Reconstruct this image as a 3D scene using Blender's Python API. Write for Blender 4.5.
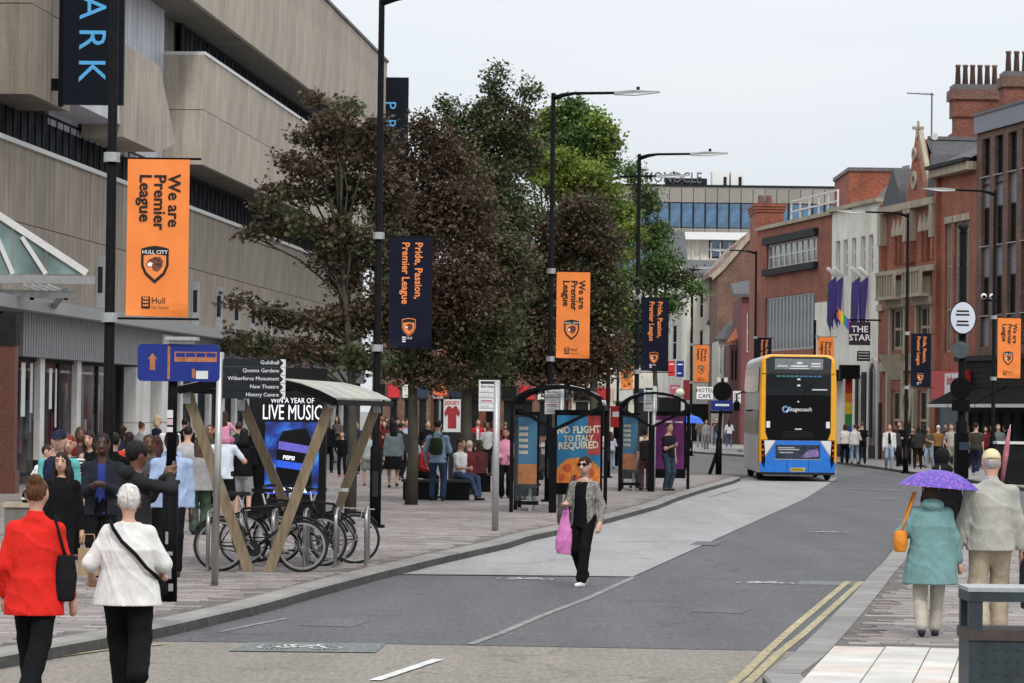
import bpy, math, random
import numpy as np
from mathutils import Vector, Matrix
R = math.radians
random.seed(7)
rng = np.random.default_rng(7)
for o in list(bpy.data.objects):
    bpy.data.objects.remove(o)
scene = bpy.context.scene
col = scene.collection

# ------------------------------------------------------------------ camera
F_PX, CX, CY = 3500.0, 512.0, 341.5
CAM = Vector((0, 0, 2.2))
PITCH = math.atan((411 - CY) / F_PX)
ROLL = R(0.7)
fwd = Vector((0, math.cos(PITCH), math.sin(PITCH)))
up0 = Vector((0, -math.sin(PITCH), math.cos(PITCH)))
ex0 = Vector((1, 0, 0))
cam_r = ex0 * math.cos(ROLL) + up0 * math.sin(ROLL)
cam_u = -ex0 * math.sin(ROLL) + up0 * math.cos(ROLL)
cam_data = bpy.data.cameras.new('camera')
cam_data.sensor_width = 36
cam_data.lens = F_PX * 36 / 1024
cam_data.clip_start = 0.5
cam_data.clip_end = 6000
cam = bpy.data.objects.new('camera', cam_data)
cam.matrix_world = Matrix(((cam_r.x, cam_u.x, -fwd.x, CAM.x), (cam_r.y, cam_u.y, -fwd.y, CAM.y),
                           (cam_r.z, cam_u.z, -fwd.z, CAM.z), (0, 0, 0, 1)))
cam_data.dof.use_dof = True
cam_data.dof.focus_distance = 46
cam_data.dof.aperture_fstop = 15.0
col.objects.link(cam)
scene.camera = cam

# ------------------------------------------------------------------ sky, sun, exposure
SUN_EL, SUN_AZ = R(48), R(168)
world = bpy.data.worlds.new('World'); scene.world = world; world.use_nodes = True
wn, wl = world.node_tree.nodes, world.node_tree.links
bg = wn['Background']; bg.inputs['Strength'].default_value = 0.1
sky = wn.new('ShaderNodeTexSky'); sky.sky_type = 'NISHITA'; sky.sun_disc = False
sky.sun_elevation = SUN_EL; sky.sun_rotation = SUN_AZ; sky.air_density = 1.0; sky.dust_density = 3.0
tc = wn.new('ShaderNodeTexCoord'); mp = wn.new('ShaderNodeMapping'); mp.inputs['Scale'].default_value = (1.2, 1.2, 5.0)
cn = wn.new('ShaderNodeTexNoise'); cn.inputs['Scale'].default_value = 2.2; cn.inputs['Detail'].default_value = 5
cr = wn.new('ShaderNodeValToRGB')
cr.color_ramp.elements[0].position = .35; cr.color_ramp.elements[0].color = (.83, .885, .945, 1)
cr.color_ramp.elements[1].position = .68; cr.color_ramp.elements[1].color = (.955, .975, 1.0, 1)
sc10 = wn.new('ShaderNodeVectorMath'); sc10.operation = 'SCALE'; sc10.inputs['Scale'].default_value = 8.0
mx = wn.new('ShaderNodeMix'); mx.data_type = 'RGBA'; mx.inputs['Factor'].default_value = .9
wl.new(tc.outputs['Generated'], mp.inputs['Vector']); wl.new(mp.outputs['Vector'], cn.inputs['Vector'])
wl.new(cn.outputs['Fac'], cr.inputs['Fac']); wl.new(cr.outputs['Color'], sc10.inputs[0])
wl.new(sky.outputs['Color'], mx.inputs['A']); wl.new(sc10.outputs['Vector'], mx.inputs['B'])
# an overcast sky grows brighter towards the zenith (CIE overcast law, softened)
sz = wn.new('ShaderNodeSeparateXYZ'); wl.new(tc.outputs['Generated'], sz.inputs[0])
oc = wn.new('ShaderNodeMapRange'); oc.inputs['From Min'].default_value = 0; oc.inputs['From Max'].default_value = 1
oc.inputs['To Min'].default_value = 1.0; oc.inputs['To Max'].default_value = 2.0
wl.new(sz.outputs['Z'], oc.inputs['Value'])
osc = wn.new('ShaderNodeVectorMath'); osc.operation = 'SCALE'
wl.new(mx.outputs['Result'], osc.inputs[0]); wl.new(oc.outputs['Result'], osc.inputs['Scale'])
wl.new(osc.outputs['Vector'], bg.inputs['Color'])
sd = bpy.data.lights.new('sun', 'SUN'); sd.energy = 1.5; sd.angle = R(10); sd.color = (1, .96, .9)
sun = bpy.data.objects.new('sun', sd); col.objects.link(sun)
sv = Vector((math.sin(SUN_AZ) * math.cos(SUN_EL), math.cos(SUN_AZ) * math.cos(SUN_EL), math.sin(SUN_EL)))
sun.rotation_euler = sv.to_track_quat('Z', 'Y').to_euler()
sun.location = (0, 0, 60)
scene.view_settings.view_transform = 'Standard'
scene.view_settings.look = 'None'
scene.view_settings.exposure = 0.2
scene.view_settings.gamma = 1.0
scene.view_settings.use_curve_mapping = False
scene.render.engine = 'CYCLES'
scene.cycles.use_denoising = True
scene.cycles.max_bounces = 6
scene.cycles.diffuse_bounces = 3
scene.cycles.glossy_bounces = 3
scene.cycles.transmission_bounces = 4
scene.cycles.transparent_max_bounces = 8

# ------------------------------------------------------------------ pixel <-> place
def ray(px, py):
    return fwd + cam_r * ((px - CX) / F_PX) + cam_u * ((CY - py) / F_PX)
def G(px, py, z=0.0):                      # point on the level z
    d = ray(px, py); t = (z - CAM.z) / d.z
    return CAM + d * t
def D(px, py, dist):                       # point at distance dist along the street
    d = ray(px, py); return CAM + d * (dist / d.y)
def SC(p): return F_PX / p.y               # pixels per metre there

# ------------------------------------------------------------------ materials
MATS = {}
def nodes_of(name):
    m = bpy.data.materials.new(name); m.use_nodes = True
    nt = m.node_tree; b = nt.nodes['Principled BSDF']
    MATS[name] = m
    return m, nt.nodes, nt.links, b
def setin(b, k, v):
    if k in b.inputs: b.inputs[k].default_value = v
def c4(c): return (c[0], c[1], c[2], 1)
def pm(name, c, rough=.7, metal=0.0, var=.18, scale=6.0, bump=0.0, bscale=60.0, c2=None, spec=.28, emit=0, coat=0, stretch=None, rnd=None):
    """principled material with noise colour variation, optional bump, optional per-object / per-island variation"""
    if name in MATS: return MATS[name]
    m, N, L, b = nodes_of(name)
    b.inputs['Roughness'].default_value = rough; b.inputs['Metallic'].default_value = metal
    setin(b, 'Specular IOR Level', spec); setin(b, 'Coat Weight', coat)
    tc = N.new('ShaderNodeTexCoord'); vec = tc.outputs['Object']
    if stretch:
        mp = N.new('ShaderNodeMapping'); mp.inputs['Scale'].default_value = stretch
        L.new(vec, mp.inputs['Vector']); vec = mp.outputs['Vector']
    no = N.new('ShaderNodeTexNoise'); no.inputs['Scale'].default_value = scale; no.inputs['Detail'].default_value = 5
    no.inputs['Roughness'].default_value = .62
    L.new(vec, no.inputs['Vector'])
    cr = N.new('ShaderNodeValToRGB')
    a = c2 if c2 else tuple(x * (1 - var) for x in c)
    z = c if c2 else tuple(min(1, x * (1 + var)) for x in c)
    cr.color_ramp.elements[0].position = .32; cr.color_ramp.elements[0].color = c4(a)
    cr.color_ramp.elements[1].position = .68; cr.color_ramp.elements[1].color = c4(z)
    L.new(no.outputs['Fac'], cr.inputs['Fac']); outc = cr.outputs['Color']
    if rnd:
        hs = N.new('ShaderNodeHueSaturation')
        mr = N.new('ShaderNodeMapRange'); mr.inputs['To Min'].default_value = 1 - rnd[1]; mr.inputs['To Max'].default_value = 1 + rnd[1]
        if rnd[0] == 'object':
            oi = N.new('ShaderNodeObjectInfo'); L.new(oi.outputs['Random'], mr.inputs['Value'])
        else:
            ge = N.new('ShaderNodeNewGeometry'); L.new(ge.outputs['Random Per Island'], mr.inputs['Value'])
        L.new(mr.outputs['Result'], hs.inputs['Value']); L.new(outc, hs.inputs['Color']); outc = hs.outputs['Color']
    L.new(outc, b.inputs['Base Color'])
    if emit:
        L.new(outc, b.inputs['Emission Color']); b.inputs['Emission Strength'].default_value = emit
    if bump:
        n2 = N.new('ShaderNodeTexNoise'); n2.inputs['Scale'].default_value = bscale; n2.inputs['Detail'].default_value = 4
        L.new(vec, n2.inputs['Vector'])
        bp = N.new('ShaderNodeBump'); bp.inputs['Strength'].default_value = bump; bp.inputs['Distance'].default_value = .01
        L.new(n2.outputs['Fac'], bp.inputs['Height']); L.new(bp.outputs['Normal'], b.inputs['Normal'])
    return m
def brick_mat(name, c1, c2, mortar, dirt=.35):
    m, N, L, b = nodes_of(name)
    b.inputs['Roughness'].default_value = .88
    tc = N.new('ShaderNodeTexCoord')
    sep = N.new('ShaderNodeSeparateXYZ'); L.new(tc.outputs['Object'], sep.inputs[0])
    ad = N.new('ShaderNodeMath'); ad.operation = 'ADD'; L.new(sep.outputs['X'], ad.inputs[0]); L.new(sep.outputs['Y'], ad.inputs[1])
    cb = N.new('ShaderNodeCombineXYZ'); L.new(ad.outputs[0], cb.inputs['X']); L.new(sep.outputs['Z'], cb.inputs['Y'])
    br = N.new('ShaderNodeTexBrick'); L.new(cb.outputs[0], br.inputs['Vector'])
    br.inputs['Scale'].default_value = 1.0; br.inputs['Brick Width'].default_value = .235; br.inputs['Row Height'].default_value = .082
    br.inputs['Mortar Size'].default_value = .011; br.inputs['Color1'].default_value = c4(c1); br.inputs['Color2'].default_value = c4(c2)
    br.inputs['Mortar'].default_value = c4(mortar); br.inputs['Bias'].default_value = -.1
    no = N.new('ShaderNodeTexNoise'); no.inputs['Scale'].default_value = .9; no.inputs['Detail'].default_value = 6
    L.new(tc.outputs['Object'], no.inputs['Vector'])
    mr = N.new('ShaderNodeMapRange'); mr.inputs['From Min'].default_value = .3; mr.inputs['From Max'].default_value = .7
    mr.inputs['To Min'].default_value = 1 - dirt; mr.inputs['To Max'].default_value = 1.15; L.new(no.outputs['Fac'], mr.inputs['Value'])
    n2 = N.new('ShaderNodeTexNoise'); n2.inputs['Scale'].default_value = 9; n2.inputs['Detail'].default_value = 3
    L.new(cb.outputs[0], n2.inputs['Vector'])
    m2 = N.new('ShaderNodeMapRange'); m2.inputs['From Min'].default_value = .3; m2.inputs['From Max'].default_value = .7
    m2.inputs['To Min'].default_value = .7; m2.inputs['To Max'].default_value = 1.25; L.new(n2.outputs['Fac'], m2.inputs['Value'])
    mu = N.new('ShaderNodeMath'); mu.operation = 'MULTIPLY'; L.new(mr.outputs[0], mu.inputs[0]); L.new(m2.outputs[0], mu.inputs[1])
    vm = N.new('ShaderNodeVectorMath'); vm.operation = 'SCALE'; L.new(br.outputs['Color'], vm.inputs[0]); L.new(mu.outputs[0], vm.inputs['Scale'])
    L.new(vm.outputs[0], b.inputs['Base Color'])
    bp = N.new('ShaderNodeBump'); bp.inputs['Strength'].default_value = .5; bp.inputs['Distance'].default_value = .01; bp.invert = True
    L.new(br.outputs['Fac'], bp.inputs['Height']); L.new(bp.outputs['Normal'], b.inputs['Normal'])
    return m
def streak_mat(name, c, dark, warm=None, amount=.6, rough=.9, rnd=None):
    """concrete / render with rain streaks running down (long in z)"""
    m, N, L, b = nodes_of(name)
    b.inputs['Roughness'].default_value = rough; setin(b, 'Specular IOR Level', .25)
    tc = N.new('ShaderNodeTexCoord'); mp = N.new('ShaderNodeMapping'); mp.inputs['Scale'].default_value = (2.6, 2.6, .12)
    L.new(tc.outputs['Object'], mp.inputs['Vector'])
    no = N.new('ShaderNodeTexNoise'); no.inputs['Scale'].default_value = 2.0; no.inputs['Detail'].default_value = 7; no.inputs['Roughness'].default_value = .7
    L.new(mp.outputs[0], no.inputs['Vector'])
    cr = N.new('ShaderNodeValToRGB'); e = cr.color_ramp.elements
    e[0].position = .36; e[0].color = c4(dark); e[1].position = .58; e[1].color = c4(c)
    L.new(no.outputs['Fac'], cr.inputs['Fac'])
    n2 = N.new('ShaderNodeTexNoise'); n2.inputs['Scale'].default_value = .5; n2.inputs['Detail'].default_value = 5
    L.new(tc.outputs['Object'], n2.inputs['Vector'])
    n3 = N.new('ShaderNodeTexNoise'); n3.inputs['Scale'].default_value = 14; n3.inputs['Detail'].default_value = 3
    L.new(tc.outputs['Object'], n3.inputs['Vector'])
    mr = N.new('ShaderNodeMapRange'); mr.inputs['From Min'].default_value = .3; mr.inputs['From Max'].default_value = .7
    mr.inputs['To Min'].default_value = .78; mr.inputs['To Max'].default_value = 1.12; L.new(n2.outputs['Fac'], mr.inputs['Value'])
    m3 = N.new('ShaderNodeMapRange'); m3.inputs['From Min'].default_value = .3; m3.inputs['From Max'].default_value = .7
    m3.inputs['To Min'].default_value = .92; m3.inputs['To Max'].default_value = 1.07; L.new(n3.outputs['Fac'], m3.inputs['Value'])
    mu = N.new('ShaderNodeMath'); mu.operation = 'MULTIPLY'; L.new(mr.outputs[0], mu.inputs[0]); L.new(m3.outputs[0], mu.inputs[1])
    mx = N.new('ShaderNodeMix'); mx.data_type = 'RGBA'; mx.inputs['Factor'].default_value = amount
    mx.inputs['A'].default_value = c4(c); L.new(cr.outputs['Color'], mx.inputs['B'])
    vm = N.new('ShaderNodeVectorMath'); vm.operation = 'SCALE'; L.new(mx.outputs['Result'], vm.inputs[0]); L.new(mu.outputs[0], vm.inputs['Scale'])
    outc = vm.outputs[0]
    if rnd:
        oi = N.new('ShaderNodeObjectInfo'); r2 = N.new('ShaderNodeMapRange')
        r2.inputs['To Min'].default_value = 1 - rnd; r2.inputs['To Max'].default_value = 1 + rnd; L.new(oi.outputs['Random'], r2.inputs['Value'])
        v2 = N.new('ShaderNodeVectorMath'); v2.operation = 'SCALE'; L.new(outc, v2.inputs[0]); L.new(r2.outputs[0], v2.inputs['Scale']); outc = v2.outputs[0]
    L.new(outc, b.inputs['Base Color'])
    bp = N.new('ShaderNodeBump'); bp.inputs['Strength'].default_value = .25; bp.inputs['Distance'].default_value = .01
    L.new(n3.outputs['Fac'], bp.inputs['Height']); L.new(bp.outputs['Normal'], b.inputs['Normal'])
    return m
def glass_mat(name, c=(.02, .025, .03), rough=.06, spec=.8, alpha=1.0):
    m, N, L, b = nodes_of(name)
    tc = N.new('ShaderNodeTexCoord'); no = N.new('ShaderNodeTexNoise'); no.inputs['Scale'].default_value = .8; no.inputs['Detail'].default_value = 3
    L.new(tc.outputs['Object'], no.inputs['Vector'])
    cr = N.new('ShaderNodeValToRGB'); cr.color_ramp.elements[0].position = .35; cr.color_ramp.elements[0].color = c4([x * .6 for x in c])
    cr.color_ramp.elements[1].position = .7; cr.color_ramp.elements[1].color = c4([min(1, x * 1.5) for x in c])
    L.new(no.outputs['Fac'], cr.inputs['Fac']); L.new(cr.outputs['Color'], b.inputs['Base Color'])
    b.inputs['Roughness'].default_value = rough; setin(b, 'Specular IOR Level', spec); b.inputs['Alpha'].default_value = alpha
    return m

M = {}
M['black'] = pm('black_paint', (.006, .006, .007), .6, var=.25, scale=9, spec=.06)
M['steel'] = pm('brushed_steel', (.42, .41, .39), .34, .9, var=.12, scale=30, stretch=(1, 1, .05))
M['galv'] = pm('galvanised_steel', (.40, .41, .41), .5, .6, var=.15, scale=20)
M['white'] = pm('white_paint', (.74, .74, .73), .5, var=.06, scale=5)
M['offwhite'] = pm('aged_white_print', (.62, .62, .60), .5, var=.06, scale=7)
M['dark'] = pm('dark_grey_metal', (.022, .023, .026), .6, var=.2, scale=8, spec=.08)
M['orange'] = pm('orange_vinyl', (.83, .235, .052), .55, var=.06, scale=2.5, bump=.9, bscale=2.6)
M['navy'] = pm('navy_vinyl', (.010, .011, .022), .6, var=.15, scale=2.5, spec=.06)
M['print_black'] = pm('black_print', (.012, .010, .010), .55, var=.1)
M['print_orange'] = pm('orange_print', (.80, .25, .07), .55, var=.08)
M['print_white'] = pm('white_print', (.78, .78, .78), .5, var=.05)
M['blue_sign'] = pm('blue_sign_sheet', (.012, .028, .20), .35, var=.12, scale=4)
M['glass'] = glass_mat('dark_window_glass', (.014, .017, .020), .08, .35)
M['glass_blue'] = glass_mat('blue_window_glass', (.05, .13, .24), .05, 1.0)
M['glass_pale'] = glass_mat('pale_window_glass', (.16, .18, .18), .15, .6)
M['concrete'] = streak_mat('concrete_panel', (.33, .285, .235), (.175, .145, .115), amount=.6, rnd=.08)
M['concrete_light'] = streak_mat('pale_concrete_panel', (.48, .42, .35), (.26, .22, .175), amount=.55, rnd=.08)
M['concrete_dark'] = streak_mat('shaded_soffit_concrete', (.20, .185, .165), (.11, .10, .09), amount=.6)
M['stone'] = streak_mat('buff_stone', (.46, .395, .30), (.21, .175, .13), amount=.55)
M['render'] = streak_mat('cream_render', (.80, .77, .68), (.56, .52, .44), amount=.45)
M['white_render'] = streak_mat('white_render', (.70, .69, .66), (.45, .43, .40), amount=.5)
M['cladding'] = streak_mat('white_metal_cladding', (.56, .57, .62), (.40, .41, .45), amount=.5, rough=.5)
M['grey_cladding'] = streak_mat('grey_metal_cladding', (.30, .30, .31), (.20, .20, .205), amount=.5, rough=.5)
M['brick_red'] = brick_mat('red_brick', (.36, .095, .045), (.245, .06, .034), (.22, .13, .095))
M['brick_brown'] = brick_mat('brown_brick', (.20, .092, .062), (.125, .058, .042), (.18, .135, .11))
M['brick_gothic'] = brick_mat('bright_red_brick', (.42, .115, .058), (.30, .076, .042), (.24, .14, .10))
M['slate'] = pm('grey_slate', (.085, .085, .09), .75, var=.3, scale=5, bump=.3, bscale=15, stretch=(1, 1, 3))
M['lead'] = pm('lead_trim', (.12, .12, .125), .6, var=.2)
M['tile_orange'] = pm('orange_roof_tile', (.42, .13, .06), .85, var=.3, scale=6)
M['granite'] = pm('red_granite', (.13, .055, .042), .35, var=.35, scale=28)
M['timber'] = pm('bronze_painted_steel', (.235, .18, .115), .45, .35, var=.3, scale=5, stretch=(4, 4, .6))
M['rubber'] = pm('tyre_rubber', (.018, .018, .018), .8, var=.2)
M['chrome'] = pm('bright_alloy', (.55, .55, .56), .25, .95, var=.05)

# ------------------------------------------------------------------ mesh building
class MB:
    def __init__(s): s.v = []; s.f = []; s.m = []; s.cur = 0
    def quad(s, a, b, c, d):
        n = len(s.v); s.v += [tuple(a), tuple(b), tuple(c), tuple(d)]; s.f.append((n, n + 1, n + 2, n + 3)); s.m.append(s.cur); return s
    def poly(s, pts):
        n = len(s.v); s.v += [tuple(p) for p in pts]; s.f.append(tuple(range(n, n + len(pts)))); s.m.append(s.cur); return s
    def box(s, x0, x1, y0, y1, z0, z1):
        n = len(s.v)
        s.v += [(x0, y0, z0), (x1, y0, z0), (x1, y1, z0), (x0, y1, z0), (x0, y0, z1), (x1, y0, z1), (x1, y1, z1), (x0, y1, z1)]
        for q in ((0, 3, 2, 1), (4, 5, 6, 7), (0, 1, 5, 4), (1, 2, 6, 5), (2, 3, 7, 6), (3, 0, 4, 7)):
            s.f.append(tuple(n + i for i in q)); s.m.append(s.cur)
        return s
    def obox(s, c, ax, ay, az):          # oriented box, half-axis vectors
        c, ax, ay, az = Vector(c), Vector(ax), Vector(ay), Vector(az); n = len(s.v)
        for k in (-1, 1):
            for (i, j) in ((-1, -1), (1, -1), (1, 1), (-1, 1)):
                s.v.append(tuple(c + ax * i + ay * j + az * k))
        for q in ((0, 3, 2, 1), (4, 5, 6, 7), (0, 1, 5, 4), (1, 2, 6, 5), (2, 3, 7, 6), (3, 0, 4, 7)):
            s.f.append(tuple(n + i for i in q)); s.m.append(s.cur)
        return s
    def bar(s, p, q, w, h=None, upv=(0, 0, 1)):      # rectangular bar from p to q
        p, q = Vector(p), Vector(q); d = q - p; l = d.length
        if l < 1e-6: return s
        d /= l; u = Vector(upv)
        if abs(d.dot(u)) > .98: u = Vector((1, 0, 0))
        sx = d.cross(u).normalized(); sz = sx.cross(d)
        h = w if h is None else h
        return s.obox((p + q) / 2, sx * w / 2, d * l / 2, sz * h / 2)
    def tube(s, pts, rad, n=8, cap=True):
        pts = [Vector(p) for p in pts]
        if not hasattr(rad, '__len__'): rad = [rad] * len(pts)
        base = len(s.v); ref = None
        for i, p in enumerate(pts):
            t = (pts[min(i + 1, len(pts) - 1)] - pts[max(i - 1, 0)]).normalized()
            if ref is None:
                ref = t.cross(Vector((0, 0, 1)))
                if ref.length < .1: ref = t.cross(Vector((1, 0, 0)))
                ref.normalize()
            ref = (ref - t * ref.dot(t)).normalized(); bi = t.cross(ref)
            for k in range(n):
                a = 2 * math.pi * k / n
                s.v.append(tuple(p + (ref * math.cos(a) + bi * math.sin(a)) * rad[i]))
        for i in range(len(pts) - 1):
            for k in range(n):
                a = base + i * n + k; b = base + i * n + (k + 1) % n
                s.f.append((a, b, b + n, a + n)); s.m.append(s.cur)
        if cap:
            s.f.append(tuple(base + k for k in range(n))[::-1]); s.m.append(s.cur)
            e = base + (len(pts) - 1) * n
            s.f.append(tuple(e + k for k in range(n))); s.m.append(s.cur)
        return s
    def prism(s, pts, off):              # extrude a polygon by vector off
        off = Vector(off); pts = [Vector(p) for p in pts]; n = len(pts); b = len(s.v)
        s.v += [tuple(p) for p in pts] + [tuple(p + off) for p in pts]
        s.f.append(tuple(b + i for i in range(n))[::-1]); s.m.append(s.cur)
        s.f.append(tuple(b + n + i for i in range(n))); s.m.append(s.cur)
        for i in range(n):
            j = (i + 1) % n; s.f.append((b + i, b + j, b + n + j, b + n + i)); s.m.append(s.cur)
        return s
    def disc(s, c, r, axis, th, n=20, rx=None):
        axis = Vector(axis).normalized(); a = axis.cross(Vector((0, 0, 1)))
        if a.length < .1: a = axis.cross(Vector((1, 0, 0)))
        a.normalize(); b2 = axis.cross(a); c = Vector(c)
        rx = r if rx is None else rx
        pts = [c + a * rx * math.cos(2 * math.pi * k / n) + b2 * r * math.sin(2 * math.pi * k / n) - axis * th / 2 for k in range(n)]
        return s.prism(pts, axis * th)
    def ring(s, c, r0, r1, axis, th, n=20):
        axis = Vector(axis).normalized(); a = axis.cross(Vector((0, 0, 1)))
        if a.length < .1: a = axis.cross(Vector((1, 0, 0)))
        a.normalize(); b2 = axis.cross(a); c = Vector(c); bse = len(s.v)
        for k in range(n):
            e = a * math.cos(2 * math.pi * k / n) + b2 * math.sin(2 * math.pi * k / n)
            for rr, o in ((r0, -1), (r1, -1), (r1, 1), (r0, 1)):
                s.v.append(tuple(c + e * rr + axis * th / 2 * o))
        for k in range(n):
            i = bse + k * 4; j = bse + ((k + 1) % n) * 4
            for q in range(4):
                s.f.append((i + q, j + q, j + (q + 1) % 4, i + (q + 1) % 4)); s.m.append(s.cur)
        return s
    def torus(s, c, r, t, axis, n=28, m=8):
        axis = Vector(axis).normalized(); a = axis.cross(Vector((0, 0, 1)))
        if a.length < .1: a = axis.cross(Vector((1, 0, 0)))
        a.normalize(); b2 = axis.cross(a); c = Vector(c); bse = len(s.v)
        for k in range(n):
            e = a * math.cos(2 * math.pi * k / n) + b2 * math.sin(2 * math.pi * k / n)
            for j in range(m):
                g = 2 * math.pi * j / m
                s.v.append(tuple(c + e * (r + t * math.cos(g)) + axis * t * math.sin(g)))
        for k in range(n):
            for j in range(m):
                s.f.append((bse + k * m + j, bse + ((k + 1) % n) * m + j, bse + ((k + 1) % n) * m + (j + 1) % m, bse + k * m + (j + 1) % m)); s.m.append(s.cur)
        return s
    def ell(s, c, r, n=12, m=8, rot=None):
        c = Vector(c); b = len(s.v)
        for i in range(m + 1):
            th = math.pi * i / m
            for k in range(n):
                a = 2 * math.pi * k / n
                p = Vector((r[0] * math.sin(th) * math.cos(a), r[1] * math.sin(th) * math.sin(a), r[2] * math.cos(th)))
                if rot is not None: p = rot @ p
                s.v.append(tuple(c + p))
        for i in range(m):
            for k in range(n):
                q = (b + i * n + k, b + (i + 1) * n + k, b + (i + 1) * n + (k + 1) % n, b + i * n + (k + 1) % n)
                s.f.append(q); s.m.append(s.cur)
        return s
    def mesh(s, name, smooth=False):
        me = bpy.data.meshes.new(name); me.from_pydata(s.v, [], s.f)
        if any(s.m): me.polygons.foreach_set('material_index', s.m)
        if smooth: me.polygons.foreach_set('use_smooth', [True] * len(s.f))
        me.update(); return me
    def build(s, name, mat, parent=None, smooth=False):
        return link(name, s.mesh(name, smooth), mat, parent)
def link(name, me, mat, parent=None):
    o = bpy.data.objects.new(name, me); col.objects.link(o)
    if mat is not None and len(me.materials) == 0:
        for x in (mat if isinstance(mat, (list, tuple)) else [mat]): me.materials.append(x)
    if parent is not None: o.parent = parent
    return o
def tag(o, label=None, cat=None, group=None, kind=None):
    if label: o['label'] = label
    if cat: o['category'] = cat
    if group: o['group'] = group
    if kind: o['kind'] = kind
    return o
def empty(name, loc, rz=0.0, label=None, cat=None, group=None):
    o = bpy.data.objects.new(name, None); col.objects.link(o); o.empty_display_size = .2
    o.location = loc; o.rotation_euler = (0, 0, rz)
    return tag(o, label, cat, group)
def copy_tree(o, parent=None):
    c = o.copy(); col.objects.link(c); c.parent = parent
    for ch in o.children: copy_tree(ch, c)
    return c
_txt = {}
def text(s, size, mat, parent, o, rt, upv, name='lettering', bold=0.0, align='LEFT', sx=1.0, ext=.002):
    """flat raised lettering: baseline starts at o, runs along rt, stands along upv (parent space)"""
    key = (s, round(bold, 4), align)
    if key not in _txt:
        cu = bpy.data.curves.new('lettering', 'FONT'); cu.body = s; cu.size = 1; cu.align_x = align; cu.offset = bold; cu.extrude = 0
        cu.resolution_u = 2; cu.space_line = .95
        t = bpy.data.objects.new('lettering_source', cu); col.objects.link(t)
        bpy.context.view_layer.update()
        me = bpy.data.meshes.new_from_object(t.evaluated_get(bpy.context.evaluated_depsgraph_get()))
        bpy.data.objects.remove(t); bpy.data.curves.remove(cu)
        _txt[key] = me
    me = _txt[key].copy(); me.name = 'lettering'; me.materials.clear()
    ob = link(name, me, mat, parent)
    rt, upv = Vector(rt).normalized(), Vector(upv).normalized(); nn = rt.cross(upv); o = Vector(o)
    ob.matrix_local = Matrix(((rt.x * size * sx, upv.x * size, nn.x, o.x), (rt.y * size * sx, upv.y * size, nn.y, o.y), (rt.z * size * sx, upv.z * size, nn.z, o.z), (0, 0, 0, 1)))
    return ob
# ------------------------------------------------------------------ ground, road, pavements
def ground_mat(name, c, c2, big=.35, fine=120, var=.25, streak=None):
    m, N, L, b = nodes_of(name)
    b.inputs['Roughness'].default_value = .88; setin(b, 'Specular IOR Level', .3)
    ge = N.new('ShaderNodeNewGeometry')
    def nz(scale, det, st=None):
        n = N.new('ShaderNodeTexNoise'); n.inputs['Scale'].default_value = scale; n.inputs['Detail'].default_value = det; n.inputs['Roughness'].default_value = .65
        if st:
            mp = N.new('ShaderNodeMapping'); mp.inputs['Scale'].default_value = st; L.new(ge.outputs['Position'], mp.inputs['Vector']); L.new(mp.outputs[0], n.inputs['Vector'])
        else: L.new(ge.outputs['Position'], n.inputs['Vector'])
        return n
    a = nz(big, 6); f = nz(fine / 6, 3, (1, .22, 1)); t = nz(.9, 4, (1.3, .10, 1))
    cr = N.new('ShaderNodeValToRGB'); e = cr.color_ramp.elements
    e[0].position = .3; e[0].color = c4(c2); e[1].position = .7; e[1].color = c4(c); L.new(a.outputs['Fac'], cr.inputs['Fac'])
    def rng_(n, lo, hi):
        r = N.new('ShaderNodeMapRange'); r.inputs['From Min'].default_value = .3; r.inputs['From Max'].default_value = .7
        r.inputs['To Min'].default_value = lo; r.inputs['To Max'].default_value = hi; L.new(n.outputs['Fac'], r.inputs['Value']); return r
    r1 = rng_(f, 1 - var, 1 + var); r2 = rng_(t, .84, 1.10)
    vo = N.new('ShaderNodeTexVoronoi'); vo.feature = 'DISTANCE_TO_EDGE'; vo.inputs['Scale'].default_value = .22
    nw = nz(.5, 3); ad = N.new('ShaderNodeVectorMath'); ad.operation = 'MULTIPLY_ADD'; L.new(nw.outputs['Color'], ad.inputs[0]); ad.inputs[1].default_value = (3, 3, 0); L.new(ge.outputs['Position'], ad.inputs[2]); L.new(ad.outputs[0], vo.inputs['Vector'])
    ck = N.new('ShaderNodeMapRange'); ck.inputs['From Min'].default_value = .0; ck.inputs['From Max'].default_value = .012; ck.inputs['To Min'].default_value = .72; ck.inputs['To Max'].default_value = 1.0; L.new(vo.outputs['Distance'], ck.inputs['Value'])
    sp = nz(1.7, 2); so = N.new('ShaderNodeMapRange'); so.inputs['From Min'].default_value = .68; so.inputs['From Max'].default_value = .76; so.inputs['To Min'].default_value = 1.0; so.inputs['To Max'].default_value = .8; L.new(sp.outputs['Fac'], so.inputs['Value'])
    m5 = N.new('ShaderNodeMath'); m5.operation = 'MULTIPLY'; L.new(ck.outputs[0], m5.inputs[0]); L.new(so.outputs[0], m5.inputs[1])
    mu = N.new('ShaderNodeMath'); mu.operation = 'MULTIPLY'; L.new(r1.outputs[0], mu.inputs[0]); L.new(r2.outputs[0], mu.inputs[1])
    m6 = N.new('ShaderNodeMath'); m6.operation = 'MULTIPLY'; L.new(mu.outputs[0], m6.inputs[0]); L.new(m5.outputs[0], m6.inputs[1]); mu = m6
    vm = N.new('ShaderNodeVectorMath'); vm.operation = 'SCALE'; L.new(cr.outputs['Color'], vm.inputs[0]); L.new(mu.outputs[0], vm.inputs['Scale'])
    L.new(vm.outputs[0], b.inputs['Base Color'])
    bp = N.new('ShaderNodeBump'); bp.inputs['Strength'].default_value = .35; bp.inputs['Distance'].default_value = .006
    L.new(f.outputs['Fac'], bp.inputs['Height']); L.new(bp.outputs['Normal'], b.inputs['Normal'])
    return m
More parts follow.
